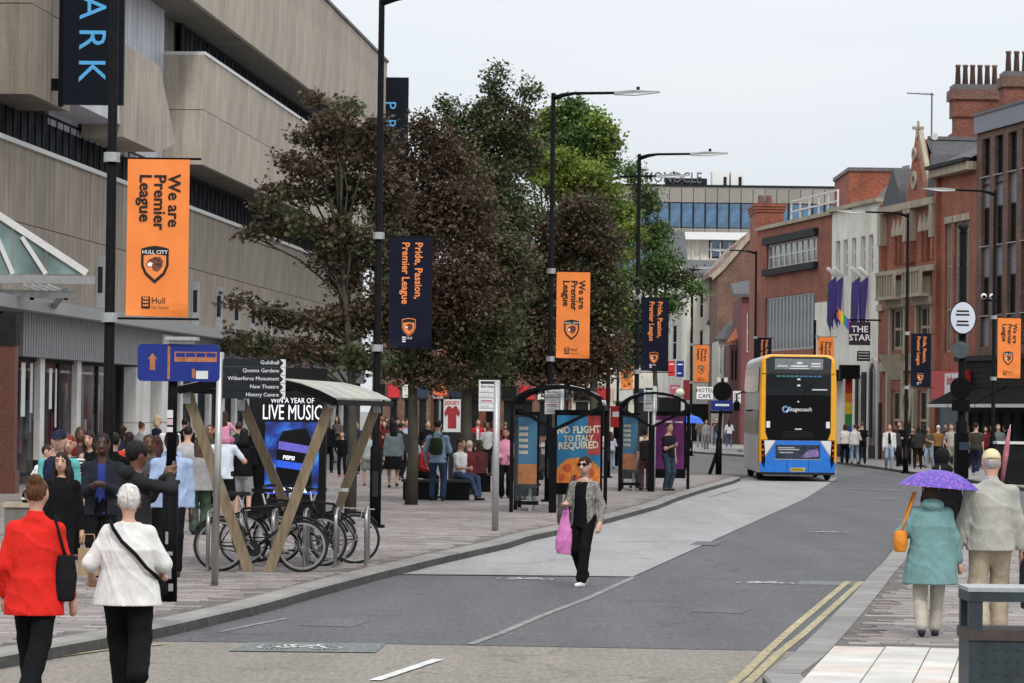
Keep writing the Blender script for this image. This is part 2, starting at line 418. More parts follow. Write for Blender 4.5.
M['asphalt'] = ground_mat('dark_asphalt', (.108, .108, .112), (.092, .092, .096))
M['asphalt_far'] = ground_mat('worn_asphalt', (.125, .124, .126), (.105, .105, .107))
M['asphalt_tan'] = ground_mat('tan_asphalt', (.235, .208, .178), (.20, .178, .154))
M['bus_lane'] = ground_mat('pale_bus_lane', (.30, .299, .297), (.265, .264, .262), var=.12)
M['green_patch'] = ground_mat('faded_green_surface', (.165, .175, .168), (.142, .152, .146))
M['pave_base'] = ground_mat('paving_joint_sand', (.145, .128, .118), (.115, .10, .092))
M['pave_grey'] = ground_mat('grey_flag_paving', (.25, .24, .23), (.20, .19, .185), var=.12)
M['paint_white'] = ground_mat('worn_white_road_paint', (.74, .74, .72), (.42, .42, .41), big=3, var=.2)
M['paint_yellow'] = ground_mat('worn_yellow_road_paint', (.44, .375, .215), (.25, .22, .15), big=5, var=.25)
M['paint_faint'] = ground_mat('faint_road_paint', (.27, .265, .25), (.16, .16, .155), big=3, var=.2)
def paver_mat(name, cols, mode, scale=9):
    m, N, L, b = nodes_of(name)
    b.inputs['Roughness'].default_value = .85; setin(b, 'Specular IOR Level', .3)
    if mode == 'object':
        s = N.new('ShaderNodeObjectInfo'); rnd = s.outputs['Random']
    else:
        s = N.new('ShaderNodeNewGeometry'); rnd = s.outputs['Random Per Island']
    cr = N.new('ShaderNodeValToRGB'); cr.color_ramp.interpolation = 'CONSTANT'; e = cr.color_ramp.elements
    e[0].position = 0; e[0].color = c4(cols[0]); e[1].position = 1.0 / len(cols); e[1].color = c4(cols[1])
    for i in range(2, len(cols)):
        x = e.new(i / len(cols)); x.color = c4(cols[i])
    L.new(rnd, cr.inputs['Fac'])
    ge = N.new('ShaderNodeNewGeometry'); no = N.new('ShaderNodeTexNoise'); no.inputs['Scale'].default_value = 2.2; no.inputs['Detail'].default_value = 6
    L.new(ge.outputs['Position'], no.inputs['Vector'])
    n2 = N.new('ShaderNodeTexNoise'); n2.inputs['Scale'].default_value = .35; n2.inputs['Detail'].default_value = 4; L.new(ge.outputs['Position'], n2.inputs['Vector'])
    mr = N.new('ShaderNodeMapRange'); mr.inputs['From Min'].default_value = .3; mr.inputs['From Max'].default_value = .7; mr.inputs['To Min'].default_value = .82; mr.inputs['To Max'].default_value = 1.16
    L.new(no.outputs['Fac'], mr.inputs['Value'])
    m2 = N.new('ShaderNodeMapRange'); m2.inputs['From Min'].default_value = .3; m2.inputs['From Max'].default_value = .7; m2.inputs['To Min'].default_value = .86; m2.inputs['To Max'].default_value = 1.12
    L.new(n2.outputs['Fac'], m2.inputs['Value'])
    mu = N.new('ShaderNodeMath'); mu.operation = 'MULTIPLY'; L.new(mr.outputs[0], mu.inputs[0]); L.new(m2.outputs[0], mu.inputs[1])
    vm = N.new('ShaderNodeVectorMath'); vm.operation = 'SCALE'; L.new(cr.outputs['Color'], vm.inputs[0]); L.new(mu.outputs[0], vm.inputs['Scale'])
    L.new(vm.outputs[0], b.inputs['Base Color'])
    return m
PC = [(.242, .206, .194), (.212, .181, .171), (.27, .236, .222), (.195, .168, .160), (.236, .197, .185), (.256, .226, .214), (.213, .192, .185), (.30, .274, .26)]
M['paver_o'] = paver_mat('brown_paver', PC, 'object'); M['paver_i'] = paver_mat('brown_paver_field', PC, 'island')
SCs = [(.54, .50, .455), (.52, .50, .47), (.55, .475, .42), (.50, .485, .46), (.56, .52, .475)]
M['slab_o'] = paver_mat('sandstone_slab', SCs, 'object')
M['kerb'] = paver_mat('granite_kerb', [(.235, .225, .21), (.215, .205, .195), (.25, .24, .225)], 'object')

M['kerb_face'] = ground_mat('shade_dark_kerb_face', (.085, .082, .075), (.05, .048, .045))  # upright kerb face coloured darker, its shade put into the colour
PZ = .12                                   # pavement height
def struct(name, mb, mat, parent=None):
    o = mb.build(name, mat, parent)
    if parent is None: o['kind'] = 'structure'
    return o
def sheet(name, pts, z, mat, parent=None):
    return struct(name, MB().poly([(p[0], p[1], z) for p in pts]), mat, parent)
sheet('ground', [(-900, -60), (900, -60), (900, 3000), (-900, 3000)], -.03, M['pave_grey'])
LK_px = [(-60, 681), (0, 669), (101, 650), (162, 638), (260, 614.5), (319, 597), (382, 579.5), (445, 563.5), (508, 549), (530, 541.5), (558, 535.5), (608, 523.5), (658, 509.5), (677, 501.5), (699, 494), (716, 489), (733, 484), (741, 480.5)]
LK = [G(*p) for p in LK_px]
LK = [Vector((-6.5, 8, 0)), Vector((-6.0, 20, 0))] + LK
RK_px = [(760, 690), (786, 672), (807, 652), (816, 643), (843, 614), (859, 596), (870, 583), (881, 572), (891, 559), (899, 548), (906, 539), (918, 531), (940, 526), (985, 523), (1040, 523)]
RK = [Vector((1.9, 8, 0)), Vector((2.1, 22, 0))] + [G(*p) for p in RK_px]
FK = [Vector((22, 96, 0))] + [G(1024, 491)] + [G(*p) for p in ((960, 481.5), (903, 473), (870, 468), (838, 464))] + [Vector((13.0, 172, 0)), Vector((10.2, 192, 0)), Vector((4, 235, 0)), Vector((-14, 330, 0))]
# road base, then resurfaced zones as thin sheets above it
road = sheet('road', [(-8, 5), (26, 5), (34, 98), (30, 130), (18, 172), (14, 200), (4, 300), (-60, 420), (-90, 410), (-60, 210), (-20, 118), (8, 118), (-9, 40)], -.008, M['asphalt_far'])
a1, b1 = G(160, 641), G(809, 651.5)
sheet('road_near_tan', [(-8, 5), (6, 5), (b1.x + .3, b1.y), G(385, 643.5)[:2], G(100, 640)[:2], (-9, 38)], -.002, M['asphalt_tan'])
d1, d2 = G(432, 575.5), G(633, 577.5)
sheet('road_mid_dark', [G(90, 640.5)[:2], G(385, 643.8)[:2], (b1.x + .2, b1.y), G(885, 582)[:2], G(633, 577.5)[:2], G(432, 575.5)[:2], G(300, 574)[:2]], .002, M['asphalt'])
sheet('road_main_dark', [G(633, 577.2)[:2], G(900, 582)[:2], (12, 60), (19, 88), (22, 105), (14.5, 140), G(800, 489)[:2], G(803, 500)[:2]], -.004, M['asphalt'])
sheet('bus_lane_surface', [G(400, 574.5)[:2], G(633, 576.8)[:2], G(805, 499)[:2], G(838, 478)[:2], G(752, 476)[:2], G(640, 505)[:2], G(500, 540)[:2]], .004, M['bus_lane'])

def arc_of(pts):
    L = [0]
    for a, b in zip(pts, pts[1:]): L.append(L[-1] + (b - a).length)
    return L
def at_arc(pts, L, t):
    for i in range(len(pts) - 1):
        if t <= L[i + 1] or i == len(pts) - 2:
            k = (t - L[i]) / (L[i + 1] - L[i]); d = (pts[i + 1] - pts[i]).normalized()
            return pts[i].lerp(pts[i + 1], k), d
def kerb_row(pts, side, parent, w=.30, step=.915):
    L = arc_of(pts); t = 0; me = None
    while t + step < L[-1]:
        p, d = at_arc(pts, L, t + step / 2); p0, _ = at_arc(pts, L, t); p1, _ = at_arc(pts, L, t + step)
        ax = (p1 - p0); ln = ax.length; ax.normalize(); n = Vector((-ax.y, ax.x, 0)) * side
        if me is None:
            h = ln / 2 - .004
            me = None
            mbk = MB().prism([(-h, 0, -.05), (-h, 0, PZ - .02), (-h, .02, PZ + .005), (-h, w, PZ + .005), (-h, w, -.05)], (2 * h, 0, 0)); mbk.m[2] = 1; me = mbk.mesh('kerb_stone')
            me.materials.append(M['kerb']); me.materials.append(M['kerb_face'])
        if p.y > 24:
            o = bpy.data.objects.new('kerb_stone', me); col.objects.link(o); o.parent = parent
            c = (p0 + p1) / 2; o.location = c
            if side > 0: o.rotation_euler = (0, 0, math.atan2(ax.y, ax.x))
            else: o.rotation_euler = (0, 0, math.atan2(-ax.y, -ax.x))
        t += step
def offset_line(pts, side, w):
    out = []
    for i, p in enumerate(pts):
        a = pts[max(0, i - 1)]; b = pts[min(len(pts) - 1, i + 1)]; d = (b - a).normalized()
        out.append(p + Vector((-d.y, d.x, 0)) * side * w)
    return out
LKi = offset_line(LK, 1, .30)
LPback = [G(741, 478.5), G(706, 476.3), G(684, 475.5), G(640, 473), Vector((-4, 150, 0)), Vector((-6, 260, 0)), Vector((-40, 260, 0)), Vector((-40, 8, 0))]
left_pavement = sheet('left_pavement', [p[:2] for p in LKi] + [p[:2] for p in LPback], PZ - .004, M['pave_base'])
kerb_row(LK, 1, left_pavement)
RKi = offset_line(RK, -1, .30)
right_pavement = sheet('right_pavement', [(40, 8)] + [(40, RK[-1].y)] + [p[:2] for p in reversed(RKi)], PZ - .004, M['pave_base'])
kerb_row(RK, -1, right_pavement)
FKi = offset_line(FK, -1, .30)
far_pavement = sheet('far_right_pavement', [(60, 96), (60, 330)] + [p[:2] for p in reversed(FKi)], PZ - .004, M['pave_grey'])
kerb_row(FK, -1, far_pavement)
# the corner beyond the side street on the far left
cor = [G(690, 449.5), G(715, 450.5), G(733, 452.5), G(743, 454.5)]
cor = [Vector((-30, 190, 0))] + [Vector(c) for c in cor] + [Vector((15.2, 232, 0)), Vector((9.0, 300, 0))]
corner_pavement = sheet('corner_pavement', [p[:2] for p in offset_line(cor, 1, .3)] + [(-30, 330)], PZ - .002, M['pave_grey'])
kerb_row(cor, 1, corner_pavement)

def inside(poly, x, y):
    c = False; n = len(poly); j = n - 1
    for i in range(n):
        xi, yi = poly[i][0], poly[i][1]; xj, yj = poly[j][0], poly[j][1]
        if (yi > y) != (yj > y) and x < (xj - xi) * (y - yi) / (yj - yi) + xi: c = not c
        j = i
    return c
def pave_field(parent, poly, y0, y1, row, lens, mat_o, mat_i, name, xlim, n_single=300, ang=0.0):
    """rows of stones across the pavement: the nearest 300 are parts, the rest one field of stones"""
    rr = random.Random(5); y = y0; single = []; meshes = {}
    mb = MB(); cnt = 0
    while y < y1:
        lo, hi = xlim(y); x = lo + rr.uniform(-.4, 0)
        while x < hi:
            ln = rr.choice(lens); cx, cy = x + ln / 2, y + row / 2
            e = ln / 2 - .006
            if inside(poly, cx - e, cy) and inside(poly, cx + e, cy) and inside(poly, cx, cy + row * .5) and inside(poly, cx, cy - row * .5):
                dz = rr.uniform(-.0015, .0015)
                if cnt < n_single:
                    if ln not in meshes:
                        me = MB().box(-e, e, -row / 2 + .005, row / 2 - .005, -.03, .006).mesh(name); me.materials.append(mat_o); meshes[ln] = me
                    o = bpy.data.objects.new(name, meshes[ln]); col.objects.link(o); o.parent = parent; o.location = (cx, cy, PZ + dz)
                    cnt += 1
                else:
                    b = len(mb.v); z1 = PZ + .006 + dz; z0 = PZ - .03; x0, x1, ya, yb = cx - e, cx + e, cy - row / 2 + .005, cy + row / 2 - .005
                    mb.v += [(x0, ya, z0), (x1, ya, z0), (x1, yb, z0), (x0, yb, z0), (x0, ya, z1), (x1, ya, z1), (x1, yb, z1), (x0, yb, z1)]
                    mb.f += [(b + 4, b + 5, b + 6, b + 7), (b, b + 1, b + 5, b + 4), (b + 1, b + 2, b + 6, b + 5), (b + 2, b + 3, b + 7, b + 6), (b + 3, b, b + 4, b + 7)]; mb.m += [0] * 5
            x += ln
        y += row
    if mb.f:
        o = mb.build(name + '_field', mat_i, parent); o['kind'] = 'stuff'
polyL = [p[:2] for p in LKi] + [p[:2] for p in LPback]
pave_field(left_pavement, polyL, 29.5, 118, .21, [.3, .42, .42, .6], M['paver_o'], M['paver_i'], 'paver', lambda y: (max(-.152 * y - .5, -14.2), 8.5))
polyR = [p[:2] for p in RKi] + [(12, RK[-1].y), (12, 8)]
YB = G(850, 646.5, PZ).y
pave_field(right_pavement, polyR, YB + .3, RK[-1].y - .4, .21, [.3, .42, .42, .6], M['paver_o'], M['paver_i'], 'paver', lambda y: (1.5, .15 * y + .6))
slabs = {}
ka = G(786, 672); kb = G(816, 643); kd = (kb - ka).normalized(); kn = Vector((kd.y, -kd.x, 0)); rs_ = random.Random(3)
lo_ = .31
for ci in range(14):
    wd = (.46, .40, .28, .36, .44, .30, .38)[ci % 7]; t0 = -14.0 + rs_.uniform(0, .3)
    while t0 < 3.5:
        ln = .62; c_ = ka + kd * (t0 + ln / 2) + kn * (lo_ + wd / 2)
        if 23 < c_.y < YB - .1:
            key = round(wd, 2)
            if key not in slabs:
                me = MB().box(-wd / 2 + .006, wd / 2 - .006, -ln / 2 + .002, ln / 2 - .002, -.03, .008).mesh('sandstone_slab'); me.materials.append(M['slab_o']); slabs[key] = me
            o = bpy.data.objects.new('sandstone_slab', slabs[key]); col.objects.link(o); o.parent = right_pavement; o.location = (c_.x, c_.y, PZ); o.rotation_euler = (0, 0, -math.atan2(kd.x, kd.y))
        t0 += ln
    lo_ += wd

# painted markings (parts of the road)
def strip(name, pts, w, mat, z=.0085, parent=road):
    pts = [Vector((p[0], p[1], 0)) for p in pts]; a = offset_line(pts, 1, w / 2); b = offset_line(pts, -1, w / 2)
    mb = MB()
    for i in range(len(pts) - 1):
        mb.quad((b[i].x, b[i].y, z), (b[i + 1].x, b[i + 1].y, z), (a[i + 1].x, a[i + 1].y, z), (a[i].x, a[i].y, z))
    return mb.build(name, mat, parent)
strip('yellow_line', [G(*p) for p in ((714, 700), (744, 675), (768, 651), (792, 629), (848, 581.8))], .085, M['paint_yellow'])
strip('yellow_line', [G(*p) for p in ((732, 700), (750, 681.5), (781, 652), (804, 634), (861, 582.2))], .085, M['paint_yellow'])
strip('yellow_line', [G(*p) for p in ((0, 666.5), (50, 658.5), (110, 650), (165, 644.5))], .06, M['paint_yellow'])
strip('edge_line', [G(*p) for p in ((220, 632.5), (255, 625), (287, 619))], .07, M['paint_faint'])
strip('centre_dash', [G(375, 681), G(438, 660)], .10, M['paint_white'])
strip('centre_line', [G(*p) for p in ((470, 645), (500, 634), (545, 615), (585, 600), (634, 577.5))], .09, M['paint_faint'])
strip('centre_dash', [G(310, 703), G(340, 694)], .10, M['paint_white'])
for k, p in enumerate(((708, 497), (724, 492.5))):
    strip('yellow_line', [G(p[0], p[1] + .8), G(p[0] + 17, p[1] - 4.4)], .09, M['paint_faint'], z=.0095)
strip('surface_joint', [G(400, 574.3), G(520, 575.5), G(633, 577)], .05, M['pave_base'], z=.0095)
M['repair'] = ground_mat('dark_road_repair', (.075, .075, .078), (.06, .06, .063))
for q in (((690, 612), (742, 614), (752, 609), (702, 607)), ((300, 626), (352, 627.5), (372, 621), (324, 619)), ((690, 545), (716, 546), (722, 542), (697, 541.5))):
    MB().poly([(G(*p).x, G(*p).y, .0062) for p in q]).build('road_repair', M['asphalt_far'], road)
def cycle_symbol(px, py, wpx, flip=1, patch=None):
    c = G(px, py); s = SC(c); k = wpx / s / 1.7
    def P(x, y): return (c.x + x * k * flip, c.y + y * k * 1.55, 0)
    mb = MB(); z = .0115
    def st(pts, w):
        pts = [Vector(P(*p)) for p in pts]
        for i in range(len(pts) - 1):
            d = (pts[i + 1] - pts[i]).normalized(); n = Vector((-d.y, d.x, 0)) * w * k / 2; e = d * w * k * .3
            a, b = pts[i] - e, pts[i + 1] + e
            mb.quad((a - n)[:2] + (z,), (b - n)[:2] + (z,), (b + n)[:2] + (z,), (a + n)[:2] + (z,)) if False else mb.quad((a.x - n.x, a.y - n.y, z), (b.x - n.x, b.y - n.y, z), (b.x + n.x, b.y + n.y, z), (a.x + n.x, a.y + n.y, z))
    for wx in (-.55, .55):
        st([(wx + .32 * math.cos(a * math.pi / 10), -.1 + .32 * math.sin(a * math.pi / 10)) for a in range(21)], .11)
    st([(-.55, -.1), (-.28, .36), (.30, .36), (-.05, -.1), (-.55, -.1)], .11); st([(-.05, -.1), (-.30, .42), (-.42, .44)], .10); st([(.55, -.1), (.28, .48), (.42, .55)], .11); st([(-.45, .46), (-.16, .46)], .13)
    mb.build('cycle_symbol', M['paint_white'], road)
    if patch:
        mb = MB(); q = [G(*p) for p in patch]; mb.poly([(p.x, p.y, .0065) for p in q]); mb.build('cycle_patch', M['green_patch'], road)
cycle_symbol(300, 648, 80, 1, ((228, 651.5), (250, 642.8), (386, 643.7), (376, 653)))
cycle_symbol(525, 579.5, 54)
cycle_symbol(765, 583.4, 55, 1, ((800, 581), (890, 582.5), (884, 586), (796, 585)))
cycle_symbol(828, 532.5, 36)
cycle_symbol(886, 499, 22)
strip('give_way_line', [G(850, 489), G(905, 491.5)], .3, M['paint_faint'])
strip('give_way_line', [G(955, 499), G(1024, 503)], .2, M['paint_faint'])
# ------------------------------------------------------------------ buildings
class Bld:
    """a building whose street front runs from ground point A (left end, seen from the street) to B"""
    def __init__(s, name, A, B, label, cat='building'):
        A = Vector((A[0], A[1], 0)); B = Vector((B[0], B[1], 0)); s.A = A; s.x = (B - A).normalized(); s.y = Vector((-s.x.y, s.x.x, 0)); s.L = (B - A).length
        s.e = empty(name, A, math.atan2(s.x.y, s.x.x), label, cat)
        s.cache = {}
    def uz(s, px, py, off=0.0):
        d = ray(px, py); P0 = s.A + s.y * off; t = (P0 - CAM).dot(s.y) / d.dot(s.y); P = CAM + d * t
        return (P - s.A).dot(s.x), P.z
    def u(s, px, py=350, off=0.0): return s.uz(px, py, off)[0]
    def z(s, px, py, off=0.0): return s.uz(px, py, off)[1]
    def part(s, name, mb, mat, parent=None, smooth=False): return mb.build(name, mat, parent or s.e, smooth)
    def window(s, u0, u1, z0, z1, y=.12, nx=1, nz=2, fw=.06, fmat=None, gmat=None, name='window', sill=None):
        key = (round(u1 - u0, 2), round(z1 - z0, 2), nx, nz, fw, id(fmat))
        if key not in s.cache:
            w, h = u1 - u0, z1 - z0; mb = MB()
            mb.box(0, fw, 0, .07, 0, h).box(w - fw, w, 0, .07, 0, h).box(fw, w - fw, .001, .069, 0, fw).box(fw, w - fw, .001, .069, h - fw, h)
            for i in range(1, nx): c = w * i / nx; mb.box(c - fw * .4, c + fw * .4, .004, .066, fw, h - fw)
            for j in range(1, nz): c = h * j / nz; mb.box(fw, w - fw, .008, .062, c - fw * .4, c + fw * .4)
            me = mb.mesh(name); me.materials.append(fmat or M['white'])
            g = MB().quad((fw * .5, .05, fw * .5), (w - fw * .5, .05, fw * .5), (w - fw * .5, .05, h - fw * .5), (fw * .5, .05, h - fw * .5)).mesh('pane'); g.materials.append(gmat or M['glass'])
            s.cache[key] = (me, g)
        me, g = s.cache[key]
        o = bpy.data.objects.new(name, me); col.objects.link(o); o.parent = s.e; o.location = (u0, y, z0)
        p = bpy.data.objects.new('pane', g); col.objects.link(p); p.parent = o
        if sill: s.part('sill', MB().box(u0 - .08, u1 + .08, -.08, y, z0 - .14, z0 - .002), sill)
        return o
def wall_open(mb, u0, u1, z0, z1, rects, y=0.0, depth=.25):
    """front wall with real openings and their reveals"""
    us = sorted({u0, u1, *[r[0] for r in rects], *[r[1] for r in rects]}); zs = sorted({z0, z1, *[r[2] for r in rects], *[r[3] for r in rects]})
    us = [a for a in us if u0 <= a <= u1]; zs = [a for a in zs if z0 <= a <= z1]
    for a, b in zip(us, us[1:]):
        for c, d in zip(zs, zs[1:]):
            m, n = (a + b) / 2, (c + d) / 2
            if any(r[0] < m < r[1] and r[2] < n < r[3] for r in rects): continue
            mb.quad((a, y, c), (b, y, c), (b, y, d), (a, y, d))
    for (a, b, c, d) in rects:
        mb.quad((a, y, c), (a, y + depth, c), (a, y + depth, d), (a, y, d)); mb.quad((b, y + depth, c), (b, y, c), (b, y, d), (b, y + depth, d))
        mb.quad((a, y, c), (b, y, c), (b, y + depth, c), (a, y + depth, c)); mb.quad((a, y + depth, d), (b, y + depth, d), (b, y, d), (a, y, d))
    return mb
def shell(mb, u0, u1, y0, y1, z0, z1, top=True):
    """side, back and top faces behind a front wall"""
    mb.quad((u0, y1, z0), (u0, y0, z0), (u0, y0, z1), (u0, y1, z1)); mb.quad((u1, y0, z0), (u1, y1, z0), (u1, y1, z1), (u1, y0, z1))
    mb.quad((u1, y1, z0), (u0, y1, z0), (u0, y1, z1), (u1, y1, z1))
    if top: mb.quad((u0, y0, z1), (u1, y0, z1), (u1, y1, z1), (u0, y1, z1))
    return mb

# ---- the concrete department store on the left
def left_front(d): return (-12.52 + (d - 92.8) * (735 - 512) / F_PX, d)
S = Bld('department_store', left_front(60), left_front(172.5), 'long weathered concrete department store with projecting upper bands on the left', 'building')
ST = S.L
PR = -1.0                                                      # upper blocks stand this far out over the street
zl, zb1, zw1, zB, zw2, zC = 4.9, 8.85, 9.85, 13.7, 15.0, 19.3
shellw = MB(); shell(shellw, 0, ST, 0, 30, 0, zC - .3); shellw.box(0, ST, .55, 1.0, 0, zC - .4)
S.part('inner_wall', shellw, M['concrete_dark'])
def panels(u0, u1, z0, z1, y0, y1, rows, wid, name='concrete_panel', pmat='concrete'):
    n = max(1, round((u1 - u0) / wid)); w = (u1 - u0) / n; h = (z1 - z0) / rows; me = None
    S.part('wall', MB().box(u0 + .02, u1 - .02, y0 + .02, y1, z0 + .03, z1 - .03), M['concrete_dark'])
    for i in range(n):
        for j in range(rows):
            if me is None:
                e = .012; me = MB().prism([(e, 0, e), (w - e, 0, e), (w - e, 0, h - e), (e, 0, h - e)], (0, .15, 0)).mesh(name); me.materials.append(M[pmat])
            o = bpy.data.objects.new(name, me); col.objects.link(o); o.parent = S.e; o.location = (u0 + i * w, y0 - .02 + random.uniform(-.008, .008), z0 + j * h)
    # end panels facing along the street towards the viewer
    for j in range(rows):
        S.part(name, MB().box(u0 - .02, u0 + .015, y0 + .01, y1 - .01, z0 + j * h + .012, z0 + (j + 1) * h - .012), M[pmat])
panels(S.u(-60, 250), ST, zl, zb1, -.05, .5, 2, 2.6)           # first floor band
S.part('sill_band', MB().box(S.u(-60, 250), ST, -.16, .5, zb1 - .02, zb1 + .10), M['offwhite'])
uA0, uA1 = S.u(30, 60, PR), S.u(176, 130, PR); uB0 = S.u(203, 100, PR)
panels(uA0 + .05, S.u(70, 80, PR), zw1, 16.6, PR, 2.5, 3, 2.6, pmat='concrete')
# tapering end of that bay, drawn as a sloped block
mbk = MB(); ua = S.u(124, 80, PR)
pts = [(ua, PR, zw1), (S.u(157, 148, PR), PR, zw1), (uA1, PR, S.z(176, 158, PR) if False else zw1 + .5), (S.u(160, 68, PR), PR, 12.45), (ua, PR, 12.5)]
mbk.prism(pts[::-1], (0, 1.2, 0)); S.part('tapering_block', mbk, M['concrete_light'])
S.part('white_panel', MB().box(S.u(70, 110, PR), ua, PR + .1, .3, zw1 + .35, 12.4), M['cladding'])
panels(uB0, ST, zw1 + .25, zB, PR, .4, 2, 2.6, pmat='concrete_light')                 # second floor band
S.part('sill_band', MB().box(uB0, ST, PR - .06, .4, zB - .01, zB + .10), M['offwhite'])
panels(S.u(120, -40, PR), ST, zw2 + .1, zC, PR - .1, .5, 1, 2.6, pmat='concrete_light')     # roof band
S.part('coping', MB().box(S.u(120, -40, PR), ST + .05, PR - .2, .6, zC - .005, zC + .12), M['lead'])
# white ribbed cladding in the recess between the blocks
n0, n1 = S.u(60, 80), uB0
nn = int((n1 - n0) / .85)
for i in range(nn):
    w = (n1 - n0) / nn
    S.part('cladding_panel', MB().box(n0 + i * w + .03, n0 + (i + 1) * w - .03, .30, .42, zw1, zC - .6), M['cladding'])
# window strips: dark glass between mullions
M['louvre'] = glass_mat('unlit_strip_glass', (.042, .046, .052), .5, 0.0)
def strip_windows(u0, u1, z0, z1, y, wid):
    n = int((u1 - u0) / wid); w = (u1 - u0) / n
    for i in range(n): S.window(u0 + i * w, u0 + (i + 1) * w - .001, z0, z1, y=y, nx=2, nz=1, fw=.07, fmat=M['dark'], gmat=M['louvre'])
strip_windows(S.u(-40, 120), ST - .2, zb1 + .10, zw1 + .24, .28, 1.9)
strip_windows(S.u(190, 60), ST - .2, zB + .10, zw2 + .09, .28, 1.9)
# ground floor: ledge, ribbed fascia, shop columns and glazing
S.part('ledge', MB().box(S.u(-30, 300), ST, -.75, .3, zl - .32, zl), M['galv'])
f0 = S.u(14, 330)
nr = int((ST - f0) / .34)
S.part('fascia', MB().box(f0, ST, -.2, .3, 3.45, zl - .32), M['grey_cladding'])
rib = MB().box(0, .26, -.045, 0, 0, zl - .32 - 3.47).mesh('fascia_rib'); rib.materials.append(M['grey_cladding'])
for i in range(min(nr, 290)):
    o = bpy.data.objects.new('fascia_rib', rib); col.objects.link(o); o.parent = S.e; o.location = (f0 + i * .34, -.201, 3.46)
shopglass = M['louvre']
ucol = [S.u(x, 400) for x in (-6, 40, 77)]
for a in ucol[1:]:
    S.part('column', MB().box(a - .30, a + .30, -.06, .1, 0, 3.45), M['white_render'])
    S.part('column_base', MB().box(a - .32, a + .32, -.08, .1, 0.1, .75), M['dark'])
ub0, ub1 = S.u(127, 400), S.u(160, 400)
for (a, b, c, d) in ((ub0, ub0 + 1.2, 0, 1.7), (ub0, ub0 + 1.2, 1.7, 3.4), (ub0 + 1.25, ub0 + 2.6, 0, 1.7), (ub0 + 1.25, ub0 + 2.6, 1.7, 3.4), (ub1 - 1.4, ub1, 0, 1.7), (ub1 - 1.4, ub1, 1.7, 3.4)):
    S.part('stone_panel', MB().box(a + .01, b - .01, -.28, .1, c + .01, d - .01), M['white_render'])
S.part('stone_panel', MB().box(ub1 - 1.5, ub1 + .3, -.32, .1, 3.4, 4.5), M['white_render'])
ug = S.u(-6, 400)
k = 0
while ug < ST - 2:
    w = 2.9 if ug < ub0 else 3.2
    if not (ub0 - 2 < ug < ub1 - 1.5):
        S.window(ug, ug + w - .02, .35, 3.44, y=.05, nx=1, nz=1, fw=.09, fmat=M['dark'], gmat=shopglass, name='shop_window')
    ug += w; k += 1
for i in range(16):
    a = S.u(170, 420) + 2 + i * 3.2
    if a < ST - 2: S.part('column', MB().box(a - .25, a + .25, -.06, .1, 0, 3.45), M['white_render'])
# goods on show behind the first shop windows
M['shop_clear'] = glass_mat('shop_pane', (.02, .022, .025), .06, .4, alpha=.35)
for o in [c for c in S.e.children if c.name.startswith('shop_window') and c.location.x < ub0 - 1]:
    for k in range(9):
        z0 = random.uniform(.6, 1.5); x_ = random.uniform(.15, 2.5)
        MB().box(x_, x_ + random.uniform(.12, .35), .12, .2, z0 - .35, z0 + random.uniform(.5, 1.5)).build('display_garment', pm('garment_%d' % (k % 7), [(.5, .5, .5), (.2, .03, .05), (.05, .05, .06), (.35, .3, .25), (.06, .16, .18), (.12, .12, .14), (.3, .12, .16)][k % 7], .85), o)
    MB().box(.2, 2.6, .1, .22, 2.75, 2.82).build('display_rail', M['white'], o)
    for c in o.children:
        if c.name.startswith('pane'):
            c.data = c.data.copy(); c.data.materials[0] = M['shop_clear']
# bright goods seen in the shop window
for i, (x, w, z0, z1, m) in enumerate(((22, .5, 1.9, 3.3, 'white'), (31, .3, 2.0, 3.3, 'offwhite'), (50, .35, 2.1, 3.2, 'white'), (56, .2, 1.6, 3.2, 'offwhite'))):
    u0 = S.u(x, 400); S.part('window_poster', MB().box(u0, u0 + w, .02, .035, z0, z1), M[m])
for x in (94, 190, 214, 232, 249, 265, 279):
    u0 = S.u(x, 310); z0 = zl + .05 if x > 150 else zl + .1
    lw = MB().box(u0 - .12, u0 + .12, -.30, -.05, z0, z0 + 1.5); S.part('wall_light', lw, M['galv'])
    S.part('wall_light_lens', MB().box(u0 - .13, u0 - .121, -.26, -.12, z0 + .45, z0 + 1.2), M['dark'])
# projecting vertical signs
def blade_sign(pxl, pxr, ytop, ybot, dist, label, txt=None, th=.28):
    a = D(pxl, ybot, dist); b = D(pxr, ybot, dist); zt = D(pxl, ytop, dist).z; w = b.x - a.x; h = zt - a.z
    e = empty('blade_sign', (a.x, dist, a.z), 0, label, 'sign')
    MB().box(0, w, 0, th, 0, h).build('panel', M['sign_navy'], e)
    MB().box(-.10, -.003, -.04, th + .04, -.05, h).build('edge_trim', M['black'], e)
    MB().box(-1.25, -.10, .06, .2, .35, .65).build('bracket', M['black'], e); MB().box(-1.25, -.10, .06, .2, h - .8, h - .5).build('bracket', M['black'], e)
    return e, w, h
M['sign_navy'] = pm('navy_sign_box', (.008, .011, .017), .5, var=.1, spec=.08)
M['sign_cyan'] = pm('light_blue_letter', (.10, .42, .78), .4, var=.05)
e, w, h = blade_sign(62, 123, -190, 104, 88.5, 'dark shop sign with light blue letters fixed to the concrete building at top left')
for i, ch_ in enumerate('KRAMIRP'):
    q = D(70, 70 - 31.5 * i, 88.5); text(ch_, .98, M['sign_cyan'], e, (D(79, 70, 88.5).x - e.location.x, -.012, q.z - e.location.z), (0, 0, -1), (1, 0, 0), align='CENTER', sx=.95)
e, w, h = blade_sign(371, 407, 77, 215, 172, 'dark shop sign standing out from the far end of the concrete building')
